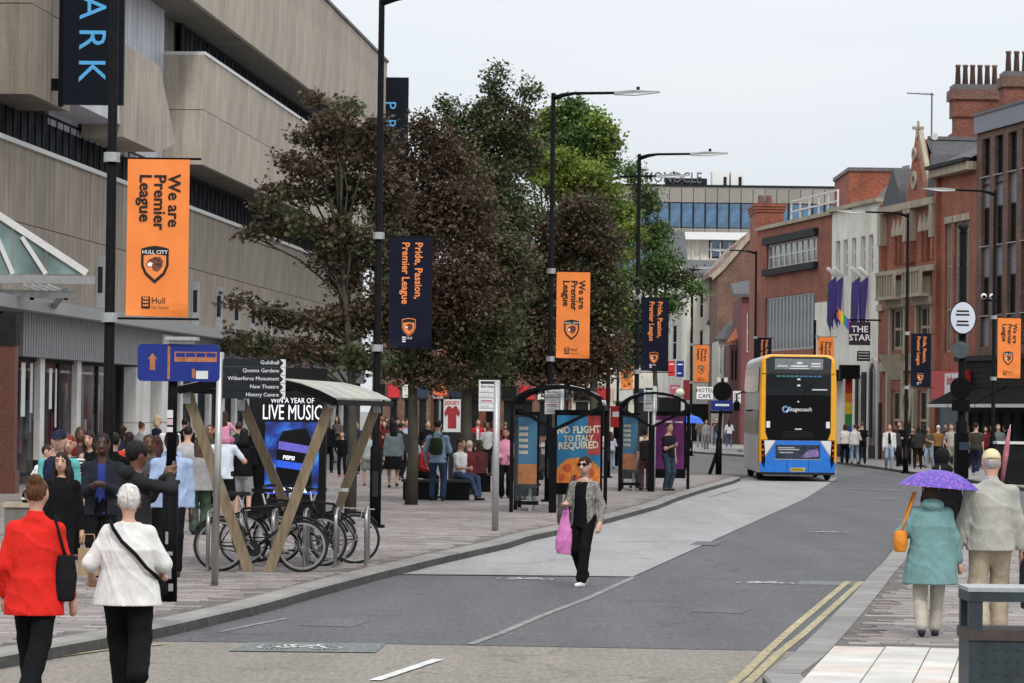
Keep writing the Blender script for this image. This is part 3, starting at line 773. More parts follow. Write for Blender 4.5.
[text(ch_, .8, M['sign_cyan'], e, (.62, -.012, h * .93 - .9 - i * .92), (0, 0, -1), (1, 0, 0), align='CENTER') for i, ch_ in enumerate('PRIMARK')]

# ---- glass entrance canopy and granite pillar at the far left
cd = 86.0
cp = empty('glass_canopy', D(0, 480, cd).to_2d().to_3d(), 0, 'sloping glass entrance canopy with white steel frame at the left edge', 'canopy')
ox = cp.location.x
def cl(px, py, dy=0.0): p = D(px, py, cd + dy); return Vector((p.x - ox, dy, p.z))
apex, rt_, lf = cl(-30, 196), cl(87, 273), cl(-30, 275)
M['canopy_glass'] = glass_mat('green_canopy_glass', (.20, .29, .29), .15, .7)
for (a, b) in ((-30, 12), (13, 46), (47, 86)):
    ya = 196 + (a + 30) * 77 / 117; yb = 196 + (b + 30) * 77 / 117
    MB().prism([cl(a, 274), cl(b, 274), cl(b, yb + 1), cl(a, ya + 1)], (0, .03, 0)).build('glass_pane', M['canopy_glass'], cp)
MB().bar(apex, rt_, .14, .16).build('rafter', M['white'], cp)
MB().bar(cl(-8, 225, -.02), cl(13, 274, -.02), .10).build('rafter', M['white'], cp)
MB().bar(cl(22, 237, -.02), cl(46, 274, -.02), .10).build('rafter', M['white'], cp)
MB().bar(cl(-30, 278.5, -.1), cl(95, 280.5, -.1), .16, .20).build('beam', M['galv'], cp)
MB().bar(cl(-30, 292, .5), cl(76, 295, .5), .14, .18).build('beam', M['galv'], cp)
for x in (40, 48, 56, 64): MB().bar(cl(x - 16, 285, .2), cl(x, 291, .9), .05).build('purlin', M['white'], cp)
for x in (8, 32, 66): MB().bar(cl(x, 300, .6), cl(x, 294, .6), .10).build('hanger', M['dark'], cp)
MB().bar(cl(66, 290, .6), cl(66, 290, .6) + Vector((-1.2, 6, -.4)), .12).build('rear_beam', M['galv'], cp)
gp = G(6, 494, PZ); gp = Vector((D(6, 400, 82).x, 82, 0))
g = empty('granite_pillar', (gp.x, 82, PZ), 0, 'polished red granite pillar with dark cap at the left edge', 'pillar')
wl_ = (16.5 - -8) / SC(gp)
x0 = D(-8, 400, 82).x - gp.x; x1 = D(16, 400, 82).x - gp.x
zt = D(8, 345, 82).z - PZ
MB().box(x0, x1, -.3, .3, .55, zt).build('shaft', M['granite'], g)
MB().box(x0 - .06, x1 + .06, -.36, .36, 0, .55).build('base', M['granite'], g)
MB().box(x0 - .04, x1 + .03, -.34, .34, zt, D(8, 314, 82).z - PZ).build('cap', M['dark'], g)

# ---- the right-hand frontage
def rf(px):                                                     # ground point of the frontage line seen at column px
    k = (px - 512) / F_PX; d = 42.8 / (.15 + k); return Vector((k * d, d, 0))
def rbld(name, pxl, pxr, label): return Bld(name, rf(pxl), rf(pxr), label)

# brown brick office with tall windows (nearest, right edge)
b = rbld('brick_office', 975, 1075, 'dark brown brick office block with tall narrow windows at the right edge')
zt = b.z(977, 135); ztop = b.z(977, 117)
g0 = 4.6; rects = []; wins = []
for pc in (985.5, 998.5, 1012, 1026, 1040, 1054):
    u = b.u(pc, 200)
    rects.append((u - .62, u + .62, g0 + .6, zt - .25)); wins.append(u)
mb = wall_open(MB(), 0, b.L, g0, zt, rects, depth=.3); shell(mb, 0, b.L, 0, 12, g0, zt); b.part('wall', mb, M['brick_brown'])
M['panel_grey'] = pm('grey_spandrel', (.17, .18, .21), .45, var=.15)
for u in wins:
    h3 = (zt - .25 - g0 - .6) / 6
    for k in range(3):
        z0 = g0 + .6 + 2 * k * h3
        b.window(u - .62, u + .62, z0 + h3 * .9, z0 + 2 * h3, y=.16, nx=2, nz=2, fw=.06, fmat=M['dark'], gmat=M['glass'])
        b.part('spandrel_panel', MB().box(u - .62, u + .62, .14, .2, z0 + .02, z0 + h3 * .88), M['panel_grey'])
        b.part('sill', MB().box(u - .66, u + .66, -.06, .15, z0 + h3 * .88, z0 + h3 * .9 - .01), M['offwhite'])
b.part('parapet', MB().box(-.08, b.L, -.12, .5, zt + .03, ztop), M['panel_grey'])
b.part('coping', MB().box(-.12, b.L, -.18, .6, ztop, ztop + .12), M['lead'])
M['shop_black'] = pm('black_shopfront_timber', (.012, .012, .013), .6, var=.25, scale=3, spec=.08)
us = b.L
sx0 = b.u(962, 380)
for i in range(8):
    b.part('shop_board', MB().box(-2.2, us, -.10, 0, g0 - .02 - (i + 1) * .24, g0 - .04 - i * .24), M['shop_black'])
b.part('shop_fascia', MB().box(-2.25, us, -.3, .02, g0, g0 + .22), M['dark'])
shp = MB().box(-2.2, us, -.02, .3, 0, g0 - 1.9); b.part('shopfront', shp, M['shop_black'])
for i in range(9):
    u0 = -2.0 + i * 1.55
    if u0 + 1.4 < us: b.window(u0, u0 + 1.42, .5, 2.45, y=-.085, nx=1, nz=1, fw=.07, fmat=M['shop_black'], gmat=M['louvre'], name='shop_window')
M['awning'] = pm('black_awning_canvas', (.009, .009, .010), .85, var=.2, scale=3, spec=.05)
def awning(u0, u1, z0, z1, out):
    aw = MB().prism([(u0, -.12, z1), (u0, -out, z0), (u0, -out, z0 - .05), (u0, -.12, z1 - .06)], (u1 - u0, 0, 0)); o = b.part('awning', aw, M['awning'])
    MB().box(u0, u1, -out - .05, -out - .005, z0 - .16, z0 - .02).build('awning_valance', M['offwhite'], o)
    for k in range(2): MB().bar((u0 + .1 + k * (u1 - u0 - .2), -.12, z0 - .1), (u0 + .1 + k * (u1 - u0 - .2), -out + .05, z0 - .06), .05).build('awning_arm', M['galv'], o)
awning(-2.1, 1.0, 2.75, 3.5, 1.5); awning(1.3, 5.2, 2.75, 3.5, 1.5); awning(5.5, us, 2.75, 3.5, 1.5)

# red brick house with tall paired windows
b = rbld('red_brick_house', 938, 975, 'plain red brick building with tall paired stone windows beside the brown office')
zt = b.z(940, 178) ; rects = []
for pc in (948.5, 957.5, 965.5):
    u = b.u(pc, 240); rects.append((u - .55, u + .55, b.z(956, 352), b.z(956, 222)))
mb = wall_open(MB(), 0, b.L, 4.2, zt, rects, depth=.25); shell(mb, 0, b.L, 0, 10, 4.2, zt, False); b.part('wall', mb, M['brick_gothic'])
for r in rects:
    b.window(*r, y=.12, nx=2, nz=3, fw=.10, fmat=M['stone'], gmat=M['glass_pale'])
    b.part('lintel', MB().box(r[0] - .1, r[1] + .1, -.04, .1, r[3] + .003, r[3] + .3), M['stone'])
b.part('cornice', MB().box(-.25, b.L, -.45, .2, zt, zt + .35), M['stone'])
b.part('gutter', MB().box(-.35, b.L, -.6, -.3, zt + .36, zt + .52), M['dark'])
b.part('roof', MB().quad((-.3, -.5, zt + .4), (b.L, -.5, zt + .4), (b.L, 7, zt + 3.9), (-.3, 7, zt + 3.9)).quad((-.3, 7, zt + 3.9), (b.L, 7, zt + 3.9), (b.L, 14, zt + .3), (-.3, 14, zt + .3)).poly([(-.3, -.5, zt + .4), (-.3, 7, zt + 3.9), (-.3, 14, zt + .3)]), M['slate'])
b.part('pier', MB().box(-.35, .25, -.2, .2, 0, zt), M['brick_gothic'])
M['red_sign'] = pm('red_shop_sign', (.52, .035, .04), .4, var=.08)
sf = b.part('shop_fascia', MB().box(.3, b.L - .3, -.35, .05, b.z(950, 399), b.z(950, 371)), M['red_sign'])
u0, u1 = b.u(945.5, 385, -.35), b.u(962, 385, -.35); z0, z1 = b.z(952, 397, -.35), b.z(952, 371, -.35)
p_ = b.part('sign_panel', MB().box(u0, u1, -.39, -.352, z0 + .1, z1 - .1), M['white'])
text('iobo', .62, M['red_sign'], b.e, (u0 + .35, -.40, z0 + .55), (1, 0, 0), (0, 0, 1), bold=.03, sx=1.25)
b.part('shopfront', MB().box(0, b.L, .0, .3, 0, 4.25), M['shop_black'])
M['shop_blue'] = pm('dark_blue_shop_panel', (.03, .045, .075), .4, var=.1)
b.part('shop_window', MB().box(.4, b.L - .4, -.06, 0, .4, b.z(950, 401)), M['shop_blue'])

# Victorian red brick and stone front with a gable
b = rbld('gothic_building', 884, 938, 'ornate Victorian red brick and stone building with a cross-topped gable')
zc = b.z(910, 271); ze = b.z(905, 213) + .2
L_ = b.L
uc = b.u(917, 240)
rects = []
bays = [(b.u(892, 330), b.u(905, 330)), (b.u(918.5, 330), b.u(932, 330))]
zf0, zf1 = b.z(897, 350), b.z(897, 308)
for (a, c) in bays: rects.append((a, c, zf0, zf1))
ups = []
for (a, c) in bays:
    w = (c - a); ups += [(a + w * .05, a + w * .32), (a + w * .37, a + w * .63), (a + w * .68, a + w * .95)]
zu0, zu1 = zc + .35, b.z(897, 236)
for (a, c) in ups: rects.append((a, c, zu0, zu1))
gr = [(bays[0][0], bays[0][1], .6, 3.4), (bays[1][0], bays[1][1], .6, 3.4)]
mb = wall_open(MB(), 0, L_, 0, ze, rects + gr, depth=.3); shell(mb, 0, L_, 0, 12, 0, ze, False); b.part('wall', mb, M['brick_gothic'])
for (a, c) in bays:
    b.window(a, c, zf0, zf1, y=.1, nx=2, nz=2, fw=.16, fmat=M['stone'], gmat=M['glass'])
    for (aa, cc) in ((a - .28, a), (c, c + .28)): b.part('stone_jamb', MB().box(aa, cc, -.12, .1, zf0 - .2, zf1 + .3), M['stone'])
    b.part('stone_lintel', MB().box(a - .45, c + .45, -.28, .1, zf1 + .02, zf1 + .35), M['stone'])
    b.part('corbel', MB().prism([(a - .3, -.05, zf0 - 1.4), (c + .3, -.05, zf0 - 1.4), (c + .55, -.5, zf0 - .22), (a - .55, -.5, zf0 - .22)], (0, .35, 0)), M['stone'])
    bal = b.part('balustrade', MB().box(a - .4, c + .4, -.75, -.2, zf1 + .36, zf1 + .5).box(a - .4, c + .4, -.75, -.55, zf1 + 1.5, zf1 + 1.66), M['stone'])
    n = 7
    for i in range(n):
        t = a - .3 + (c - a + .6) * i / (n - 1); b.part('baluster', MB().box(t - .1, t + .1, -.72, -.58, zf1 + .5, zf1 + 1.5), M['stone'])
    b.part('carved_panel', MB().box(a + .2, c - .2, -.08, .05, zc - 1.7, zc - .35), M['stone'])
    b.window(a, c, .6, 3.4, y=.1, nx=2, nz=2, fw=.14, fmat=M['stone'], gmat=M['glass'])
    for s_ in (a - .35, c + .05): b.part('pilaster', MB().box(s_, s_ + .3, -.2, .1, 0, 4.3), M['stone'])
for (a, c) in ups:
    b.window(a, c, zu0, zu1, y=.12, nx=1, nz=2, fw=.09, fmat=M['stone'], gmat=M['glass'])
    b.part('window_head', MB().prism([(a - .12, -.1, zu1), (c + .12, -.1, zu1), (c + .05, -.1, zu1 + .25), ((a + c) / 2, -.1, zu1 + .8), (a - .05, -.1, zu1 + .25)], (0, .2, 0)), M['stone'])
for (a, c) in ups[:-1]: b.part('mullion_shaft', MB().box(c + .02, c + .16, -.16, 0, zu0, zu1), M['brick_gothic'])
b.part('string_course', MB().box(-.2, L_ + .05, -.3, .1, zc - .15, zc + .12), M['stone'])
b.part('string_course', MB().box(-.1, L_ + .05, -.2, .1, 4.3, 4.75), M['stone'])
b.part('cornice', MB().box(-.2, L_ + .05, -.35, .1, ze - .1, ze + .22), M['stone'])
for u in (0.1, (bays[0][1] + bays[1][0]) / 2 - .35, (bays[0][1] + bays[1][0]) / 2 + .35, L_ - .3):
    b.part('pier', MB().box(u - .2, u + .2, -.28, .1, zu0, ze - .12), M['brick_gothic']); b.part('pier_cap', MB().box(u - .26, u + .26, -.34, .1, ze - 1.6, ze - .12), M['stone'])
# door with arch
ud = (bays[0][1] + bays[1][0]) / 2
b.part('door', MB().box(ud - .55, ud + .55, -.05, .02, 0.1, 2.7), M['shop_black'])
b.part('door_arch', MB().ring((ud, -.1, 2.75), .55, .95, (0, 1, 0), .3, 16), M['stone'])
# gable facing the street
gx0, gx1, gz = b.u(908, 200), b.u(929, 200), b.z(917.5, 139)
ug_ = b.u(917.5, 139)
b.part('gable', MB().prism([(gx0, -.1, ze + .22), (gx1, -.1, ze + .22), (ug_, -.1, gz)], (0, .5, 0)), M['brick_gothic'])
b.part('gable_coping', MB().bar((gx0 - .15, .1, ze + .1), (ug_, .1, gz + .25), .5, .22, (0, 1, 0)), M['stone'])
b.part('gable_coping', MB().bar((gx1 + .15, .1, ze + .1), (ug_, .1, gz + .25), .5, .22, (0, 1, 0)), M['stone'])
for k, (zz, rr) in enumerate(((ze + 1.2, .42), (ze + 2.4, .32))): b.part('roundel', MB().ring((ug_, -.14, zz), rr * .5, rr, (0, 1, 0), .12, 12), M['stone'])
cz = b.z(917.5, 121)
b.part('finial', MB().box(ug_ - .09, ug_ + .09, -.06, .12, gz + .1, gz + .45).box(ug_ - .05, ug_ + .05, -.02, .08, gz + .45, cz).box(ug_ - .25, ug_ + .25, -.019, .079, cz - .40, cz - .26).box(ug_ - .049, ug_ + .049, -.24, .30, cz - .401, cz - .259), M['stone'])
zr = b.z(935, 143) + .2
b.part('roof', MB().poly([(-.2, 0, ze + .3), (L_ + 10, 0, ze + .3), (L_ + 10, 6, zr), (1.5, 6, zr)]).poly([(-.2, 0, ze + .3), (1.5, 6, zr), (-.2, 12, ze + .3)]).poly([(L_, 0, ze + .3), (L_, 12, ze + .3), (L_, 6, zr)]).poly([(-.2, 12, ze + .3), (1.5, 6, zr), (L_, 6, zr), (L_, 12, ze + .3)]), M['slate'])
b.part('ridge', MB().box(1.5, L_ + 10, 5.85, 6.15, zr - .03, zr + .16), M['lead'])
b.part('gable_roof', MB().poly([(ug_, .4, gz), (gx1 + 2.2, .4, ze - .1), (gx1 + 2.2, 11, ze - .1), (ug_, 11, gz)]).poly([(ug_, .4, gz), (ug_, 11, gz), (gx0 - 2.2, 11, ze - .1), (gx0 - 2.2, .4, ze - .1)]), M['slate']); b.part('gable_ridge', MB().box(ug_ - .12, ug_ + .12, .5, 11, gz - .02, gz + .14), M['lead'])
b.part('dormer_roof', MB().prism([(gx1 + .3, -.2, ze + .3), (L_ - .1, -.2, ze + .3), ((gx1 + L_) / 2, -.2, ze + 2.2)], (0, 3.5, 0)), M['slate'])
b.part('dormer_roof', MB().prism([(0, -.2, ze + .25), (gx0 - .3, -.2, ze + .25), (gx0 / 2, -.2, ze + 2.0)], (0, 3.5, 0)), M['slate'])
ch = b.u(903.5, 160); b.part('chimney', MB().box(ch - .6, ch + .6, 1, 2.2, ze, b.z(903, 143)), M['brick_gothic']); b.part('chimney_cap', MB().box(ch - .7, ch + .7, .9, 2.3, b.z(903, 143), b.z(903, 140)), M['lead'])

M['brick_sooty'] = brick_mat('sooty_brick', (.25, .07, .042), (.17, .046, .032), (.16, .10, .08))
# big chimney stacks behind, each a thing of its own on the roofs
def chimney(pxl, pxr, ytop, ybot, dist, npots, label):
    a, c = D(pxl, ybot, dist), D(pxr, ybot, dist); w = c.x - a.x; h = D(pxl, ytop, dist).z
    e = empty('chimney_stack', ((a.x + c.x) / 2, dist, 0), 0, label, 'chimney')
    mz = h
    MB().box(-w / 2 + .18, w / 2 - .18, 0, 1.5, a.z - 4, mz - 1.6).build('shaft', M['brick_sooty'], e)
    MB().box(-w / 2, w / 2, -.2, 1.7, a.z - .4, a.z + .5).build('plinth', M['brick_sooty'], e)
    MB().box(-w / 2 + .05, w / 2 - .05, -.12, 1.62, mz - 1.6, mz - .75).build('corbel_course', M['brick_sooty'], e)
    MB().box(-w / 2 - .08, w / 2 + .08, -.25, 1.75, mz - .75, mz - .25).build('cap', M['brick_brown'], e)
    MB().box(-w / 2 + .05, w / 2 - .05, -.1, 1.6, mz - .25, mz).build('flaunching', M['lead'], e)
    for i in range(npots):
        x = -w / 2 + .35 + (w - .7) * i / max(1, npots - 1)
        MB().tube([(x, .7, mz), (x, .7, mz + .9), (x, .7, mz + .92), (x, .7, mz + 1.02)], [.15, .11, .14, .14], 10).build('chimney_pot', M['brick_brown'], e, True)
chimney(952, 1003, 84, 143, 172, 6, 'wide ornate brick chimney stack with a row of pots')
chimney(1002.5, 1042, 71, 125, 166, 4, 'taller brick chimney stack at the top right edge')

# the cream public house
b = rbld('cream_pub', 831, 878, 'cream rendered public house with purple banners between its windows')
zt = b.z(852, 208); L_ = b.L; rects = []
cols_ = [838, 845.5, 854, 863, 871]
zu0, zu1 = b.z(854, 276), b.z(854, 238)
for i, pc in enumerate(cols_):
    u = b.u(pc, 250); rects.append((u - .45, u + .45, zu0 - (.3 if i == 2 else 0), zu1))
um = b.u(853, 320); rects.append((um - .5, um + .5, b.z(853, 345), b.z(853, 293)))
gw = [(b.u(858.5, 400), b.u(862, 400)), (b.u(866.5, 400), b.u(870, 400))]
for (a, c) in gw: rects.append((a, c, 1.2, b.z(864, 375)))
mb = wall_open(MB(), 0, L_, 0, zt, rects, depth=.25); shell(mb, 0, L_, 0, 12, 0, zt - .4); b.part('wall', mb, M['render'])
for r in rects: b.window(*r, y=.14, nx=1, nz=3, fw=.09, fmat=M['white'], gmat=M['glass'])
b.part('coping', MB().box(-.1, L_ + .06, -.2, .5, zt, zt + .2), M['stone'])
b.part('plinth', MB().box(-.02, L_ + .02, -.08, .1, 0, .75), M['dark'])
for (a, c) in gw:
    b.part('shutter', MB().box(a - .5, a - .02, -.06, 0, 1.15, b.z(864, 372)), M['dark']); b.part('shutter', MB().box(c + .02, c + .5, -.06, 0, 1.15, b.z(864, 372)), M['dark'])
uA = b.u(874.5, 380)
for sg in (-1, 1): b.part('arch_jamb', MB().box(min(sg * .75, sg * 1.0) + uA, max(sg * .75, sg * 1.0) + uA, -.12, .08, 0, 4.0), M['white_render'])
for k in range(6): a_, c_ = math.pi * k / 6, math.pi * (k + 1) / 6; b.part('arch_stone', MB().prism([(uA + r_ * math.cos(t), -.12, 4.0 + r_ * math.sin(t)) for r_, t in ((.75, a_), (1.0, a_), (1.0, c_), (.75, c_))], (0, .2, 0)), M['white_render'])
b.part('door', MB().box(uA - .72, uA + .72, -.03, .02, .1, 4.6), M['glass'])
b.part('door_canopy', MB().box(b.u(829, 370), b.u(843, 370), -1.0, 0, b.z(836, 381), b.z(836, 370)), M['shop_black'])
M['purple'] = pm('purple_banner_cloth', (.075, .05, .22), .7, var=.3, scale=1.5, stretch=(1, 1, .3))
M['teal_cl'] = pm('teal_banner_cloth', (.07, .12, .19), .7, var=.3, scale=1.5)
for i, pc in enumerate((836, 843, 860, 868)):
    u = b.u(pc, 300); z1 = b.z(pc, 277); z0 = b.z(pc, 332 - (i % 2) * 4); h = z1 - z0
    e = empty('wall_banner', b.A + b.x * u, b.e.rotation_euler[2], ('first', 'second', 'third', 'fourth')[i] + ' purple banner from the left on the cream public house', 'banner', 'purple pub banners')
    MB().prism([(-.30, 0, z1), (-.30, -.36, z1 - .3), (-.30, -.40, z0 + .5), (-.30, -.2, z0)], (.03, 0, 0)).build('cloth', M['purple'] if i % 2 else M['teal_cl'], e)
    MB().prism([(.0, 0, z1), (.0, -.34, z1 - .3), (.0, -.34, z0 + .6), (.0, -.15, z0 + .1)], (.03, 0, 0)).build('cloth', M['purple'], e)
    MB().tube([(-.15, 0, z1 + .05), (-.15, -.42, z1 + .45)], .10, 8).build('bracket', M['white'], e)
# hanging pub sign, chalk board sign, pride flag and pillar
def px_box(px0, px1, py0, py1, dist): a = D(px0, py1, dist); c = D(px1, py0, dist); return a, c.x - a.x, c.z - a.z
a, w, h = px_box(849, 870.5, 322, 345, 166)
e = empty('hanging_sign', a, 0, 'square dark purple hanging pub sign with white capitals', 'sign')
M['sign_purple'] = pm('dark_purple_sign', (.028, .018, .032), .4, var=.1)
MB().box(0, w, 0, .12, 0, h).build('panel', M['sign_purple'], e)
MB().box(-.15, w + .5, .02, .1, h + .05, h + .13).build('arm', M['black'], e); MB().box(.1, .15, .03, .08, h, h + .05).build('hook', M['black'], e); MB().box(w - .15, w - .1, .03, .08, h, h + .05).build('hook', M['black'], e)
text('THE', .42, M['print_white'], e, (w / 2, -.008, h * .56), (1, 0, 0), (0, 0, 1), align='CENTER', bold=.012, sx=1.05); text('STAR', .42, M['print_white'], e, (w / 2, -.008, h * .20), (1, 0, 0), (0, 0, 1), align='CENTER', bold=.012, sx=1.05)
a, w, h = px_box(857, 870, 351, 361, 168.8)
e = empty('menu_board', a, 0, 'small grey lettered board on the pub wall below the hanging sign', 'sign')
MB().box(0, w, 0, .05, 0, h).build('panel', M['dark'], e)
for k in range(3): MB().box(.05, w - .05, -.01, 0, h * (.2 + .28 * k), h * (.30 + .28 * k)).build('print_line', M['offwhite'], e)
a = D(848, 438, 168); e = empty('rainbow_pillar', (a.x, 168, 0), 0, 'pillar painted in rainbow bands beside the pub door', 'pillar')
bands = [((.42, .02, .02), 379, 393), ((.65, .16, .02), 393, 402), ((.72, .5, .03), 402, 414), ((.04, .26, .06), 414, 426), ((.03, .10, .34), 426, 460)]
for c_, y0, y1 in bands:
    z1, z0 = D(848, y0, 168).z, max(0.02, D(848, y1, 168).z); MB().box(-.15, .17, -.2, .2, z0, z1).build('painted_band', pm('band_%d' % y0, tuple(v * .6 for v in c_), .7, var=.2, scale=4), e)
MB().box(-.45, .5, -.45, .3, D(848, 379, 168).z, D(848, 365, 168).z).build('capital', M['shop_black'], e)
a = D(840, 318, 165.5); e = empty('pride_flag', a, 0, 'small rainbow flag flying out from the pub sign', 'flag')
MB().tube([(-.35, 0, -.1), (-.1, 0, .45)], .03, 6).build('staff', M['black'], e)
fl = [(.55, .10, .06), (.65, .35, .03), (.7, .6, .05), (.06, .35, .1), (.05, .15, .5), (.22, .06, .35)]
for i, c_ in enumerate(fl):
    x0, x1 = -.15 + i * .10, -.05 + i * .10; dz = -.11 * i
    MB().prism([(x0, .02 * (i % 3), .55 + dz), (x1, .02 * ((i + 1) % 3), .55 + dz - .11), (x1, .02 * ((i + 1) % 3), -.02 + dz - .06), (x0, .02 * (i % 3), .05 + dz)], (0, .02, 0)).build('stripe', pm('flag_%d' % i, c_, .7, var=.1), e)
# tall rear block facing down the street
fb0 = lambda x, y, d: D(x, y, d)
a_, c_ = D(848.5, 300, 190), D(900, 300, 190); zt = D(850, 171, 190).z
e = empty('rear_brick_block', (a_.x, 190, 0), 0, 'blank red brick block rising behind the cream pub', 'building'); w_ = c_.x - a_.x
MB().box(0, w_, 0, 9, 0, zt).build('wall', M['brick_red'], e); MB().box(-.1, w_ + .1, -.1, 9, zt, zt + .2).build('coping', M['lead'], e)
a_ = D(868, 205, 176); q = lambda x, y, d: (D(x, y, d).x - a_.x, d - 176, D(x, y, d).z)
e = empty('slate_roof_wing', (a_.x, 176, 0), 0, 'steep slate roof wing with skylight between pub and gothic building', 'building')
MB().poly([q(872, 204, 175), q(905, 204, 172), q(910, 165, 180), q(903, 166, 181)]).build('roof', M['slate'], e)
MB().prism([q(897, 180, 175.6), q(905, 176, 175.6), q(909, 172, 177), q(901, 176, 177)], (0, -.1, .1)).build('skylight', M['glass_pale'], e)
MB().box(q(876, 204, 175)[0], q(905, 204, 175)[0], .2, 4, 0, q(880, 206, 175)[2]).build('wall', M['brick_red'], e)
b = rbld('brick_side_house', 878.2, 884, 'narrow red brick link between the pub and the gothic building')
zt = b.z(881, 205); mb = wall_open(MB(), 0, b.L, 0, zt, []); shell(mb, 0, b.L, 0, 9, 0, zt); b.part('wall', mb, M['brick_red'])
b.part('stone_band', MB().box(0, b.L, -.12, .05, 7.2, 7.5), M['stone']); b.part('shop_door', MB().box(.3, b.L - .3, -.05, .02, .1, 2.8), M['shop_black'])

# modern brick building behind the bus with long windows
b = rbld('modern_brick_building', 757, 831, 'red brick modern building with long horizontal windows behind the bus')
zt = b.z(800, 222); L_ = b.L
r1 = (b.u(767, 250), b.u(817, 250), b.z(790, 266), b.z(790, 241)); r2 = (b.u(765, 320), b.u(814.5, 320), b.z(790, 350), b.z(790, 295))
mb = wall_open(MB(), 0, L_, 0, zt, [r1, r2], depth=.3); shell(mb, 0, L_, 0, 14, 0, zt); b.part('wall', mb, M['brick_red'])
b.part('window_surround', MB().box(r1[0] - .25, r1[1] + .25, -.25, .1, r1[3] + .002, r1[3] + .4).box(r1[0] - .25, r1[1] + .25, -.25, .1, r1[2] - .35, r1[2] - .002), M['dark'])
n = 9; w = (r1[1] - r1[0]) / n
for i in range(n): b.window(r1[0] + i * w, r1[0] + (i + 1) * w - .002, r1[2], r1[3], y=.1, nx=1, nz=2, fw=.09, fmat=M['offwhite'], gmat=M['glass_pale'])
n = 14; w = (r2[1] - r2[0]) / n
M['glass_grey'] = glass_mat('grey_reeded_glass', (.22, .25, .25), .3, .5)
for i in range(n): b.window(r2[0] + i * w, r2[0] + (i + 1) * w - .002, r2[2], r2[3], y=.1, nx=1, nz=1, fw=.11, fmat=M['galv'], gmat=M['glass_grey'])
b.part('coping', MB().box(-.1, L_ + .1, -.15, .5, zt, zt + .2), M['stone'])
b.part('render_band', MB().box(r2[1] + .3, L_ - .05, -.06, .02, b.z(824, 372), b.z(824, 302)), M['render'])
b.part('shopfront', MB().box(.2, L_ - .2, -.12, .05, .2, 3.6), M['shop_black'])
rail = empty('roof_railing', b.A + b.x * (L_ * .55) + Vector((0, 0, zt + .2)), b.e.rotation_euler[2], 'white tubular railing on the roof behind the bus', 'railing')
for i in range(6): MB().bar((-4 + i * 2.1, .6, 0), (-4 + i * 2.1, .6, 1.15), .08).build('rail_post', M['offwhite'], rail)
for zz in (.6, 1.15): MB().bar((-4, .6, zz), (6.5, .6, zz), .08).build('rail_bar', M['offwhite'], rail)
a_, c_ = D(755, 300, 199), D(783, 300, 199); w_ = c_.x - a_.x; zt = D(760, 212, 199).z
e = empty('brick_stack_tower', (a_.x, 199, 0), 0, 'square red brick tower block left of the roof railing', 'building')
MB().box(0, w_, 0, 5, 0, zt).build('wall', M['brick_red'], e)
for k in range(3): MB().box(-.06 - k * .05, w_ + .06 + k * .05, -.06 - k * .05, 5.1, zt + k * .16, zt + .15 + k * .16).build('corbel_course', M['brick_red'], e)
for x in (.35, w_ * .5): MB().tube([(x, 1, zt + .48), (x, 1, zt + 1.0)], [.2, .16], 10).build('chimney_pot', M['brick_brown'], e)

# ---- far shops closing the view under the trees
def fb(name, x0, x1, dist, label): return Bld(name, (D(x0, 400, dist).x, dist), (D(x1, 400, dist).x, dist), label)
for (x0, x1, dist, hh, wm, lab) in ((372, 430, 232, 13, 'brick_brown', 'dark brick shop block far behind the maples at the end of the store'), (430, 500, 240, 12, 'brick_red', 'red brick shop block far behind the middle trees'), (500, 572, 236, 13.5, 'brick_brown', 'brown brick shops behind the first bus shelter'), (572, 652, 246, 12, 'render', 'cream upper floor over shops behind the second shelter')):
    b = fb('far_shop', x0, x1, dist, lab); L_ = b.L; n = 4; w = L_ / n
    rs = [(i * w + .5, (i + 1) * w - .5, z0, z0 + 1.9) for i in range(n) for z0 in (5.2, 8.6)]; sw = [(i * w + .25, (i + 1) * w - .25, .5, 2.9) for i in range(n)]
    mb = wall_open(MB(), 0, L_, 0, hh, rs + sw); shell(mb, 0, L_, 0, 10, 0, hh); b.part('wall', mb, M[wm])
    for r in rs: b.window(*r, y=.1, nx=1, nz=2, fw=.07)
    for r in sw: b.window(*r, y=.1, nx=1, nz=1, fw=.08, fmat=M['dark'], name='shop_window')
    for i in range(n): b.part('shop_fascia', MB().box(i * w + .1, (i + 1) * w - .1, -.2, .0, 3.0, 3.9), M[('shop_black', 'red_sign', 'offwhite', 'shop_blue')[(i + int(x0)) % 4]])
# ---- far row beyond the side street
def fb(name, x0, x1, dist, label): return Bld(name, (D(x0, 400, dist).x, dist), (D(x1, 400, dist).x, dist), label)
def PZf(px, py, dist): return D(px, py, dist).z
# pink narrow shop
b = fb('pink_shop', 741, 760, 236, 'narrow dark pink shop front half hidden by the bus'); zt = PZf(745, 297, 236)
M['pink'] = pm('dark_pink_paint', (.17, .055, .06), .7, var=.2); M['maroon'] = pm('maroon_render', (.16, .085, .08), .75, var=.2)
w0 = (b.u(747, 330), b.u(750, 330), PZf(746, 352, 236), PZf(746, 312, 236))
mb = wall_open(MB(), 0, b.L, 0, zt, [w0]); shell(mb, 0, b.L, 0, 10, 0, zt); b.part('wall', mb, M['pink']); b.window(*w0, y=.1, nx=1, nz=2, fmat=M['offwhite'])
b.part('roof', MB().prism([(-.6, -.4, zt), (b.L, -.4, zt), (b.L, 3, zt + 1.2), (-.6, 3, zt + .8)], (0, 0, .2)), M['slate'])
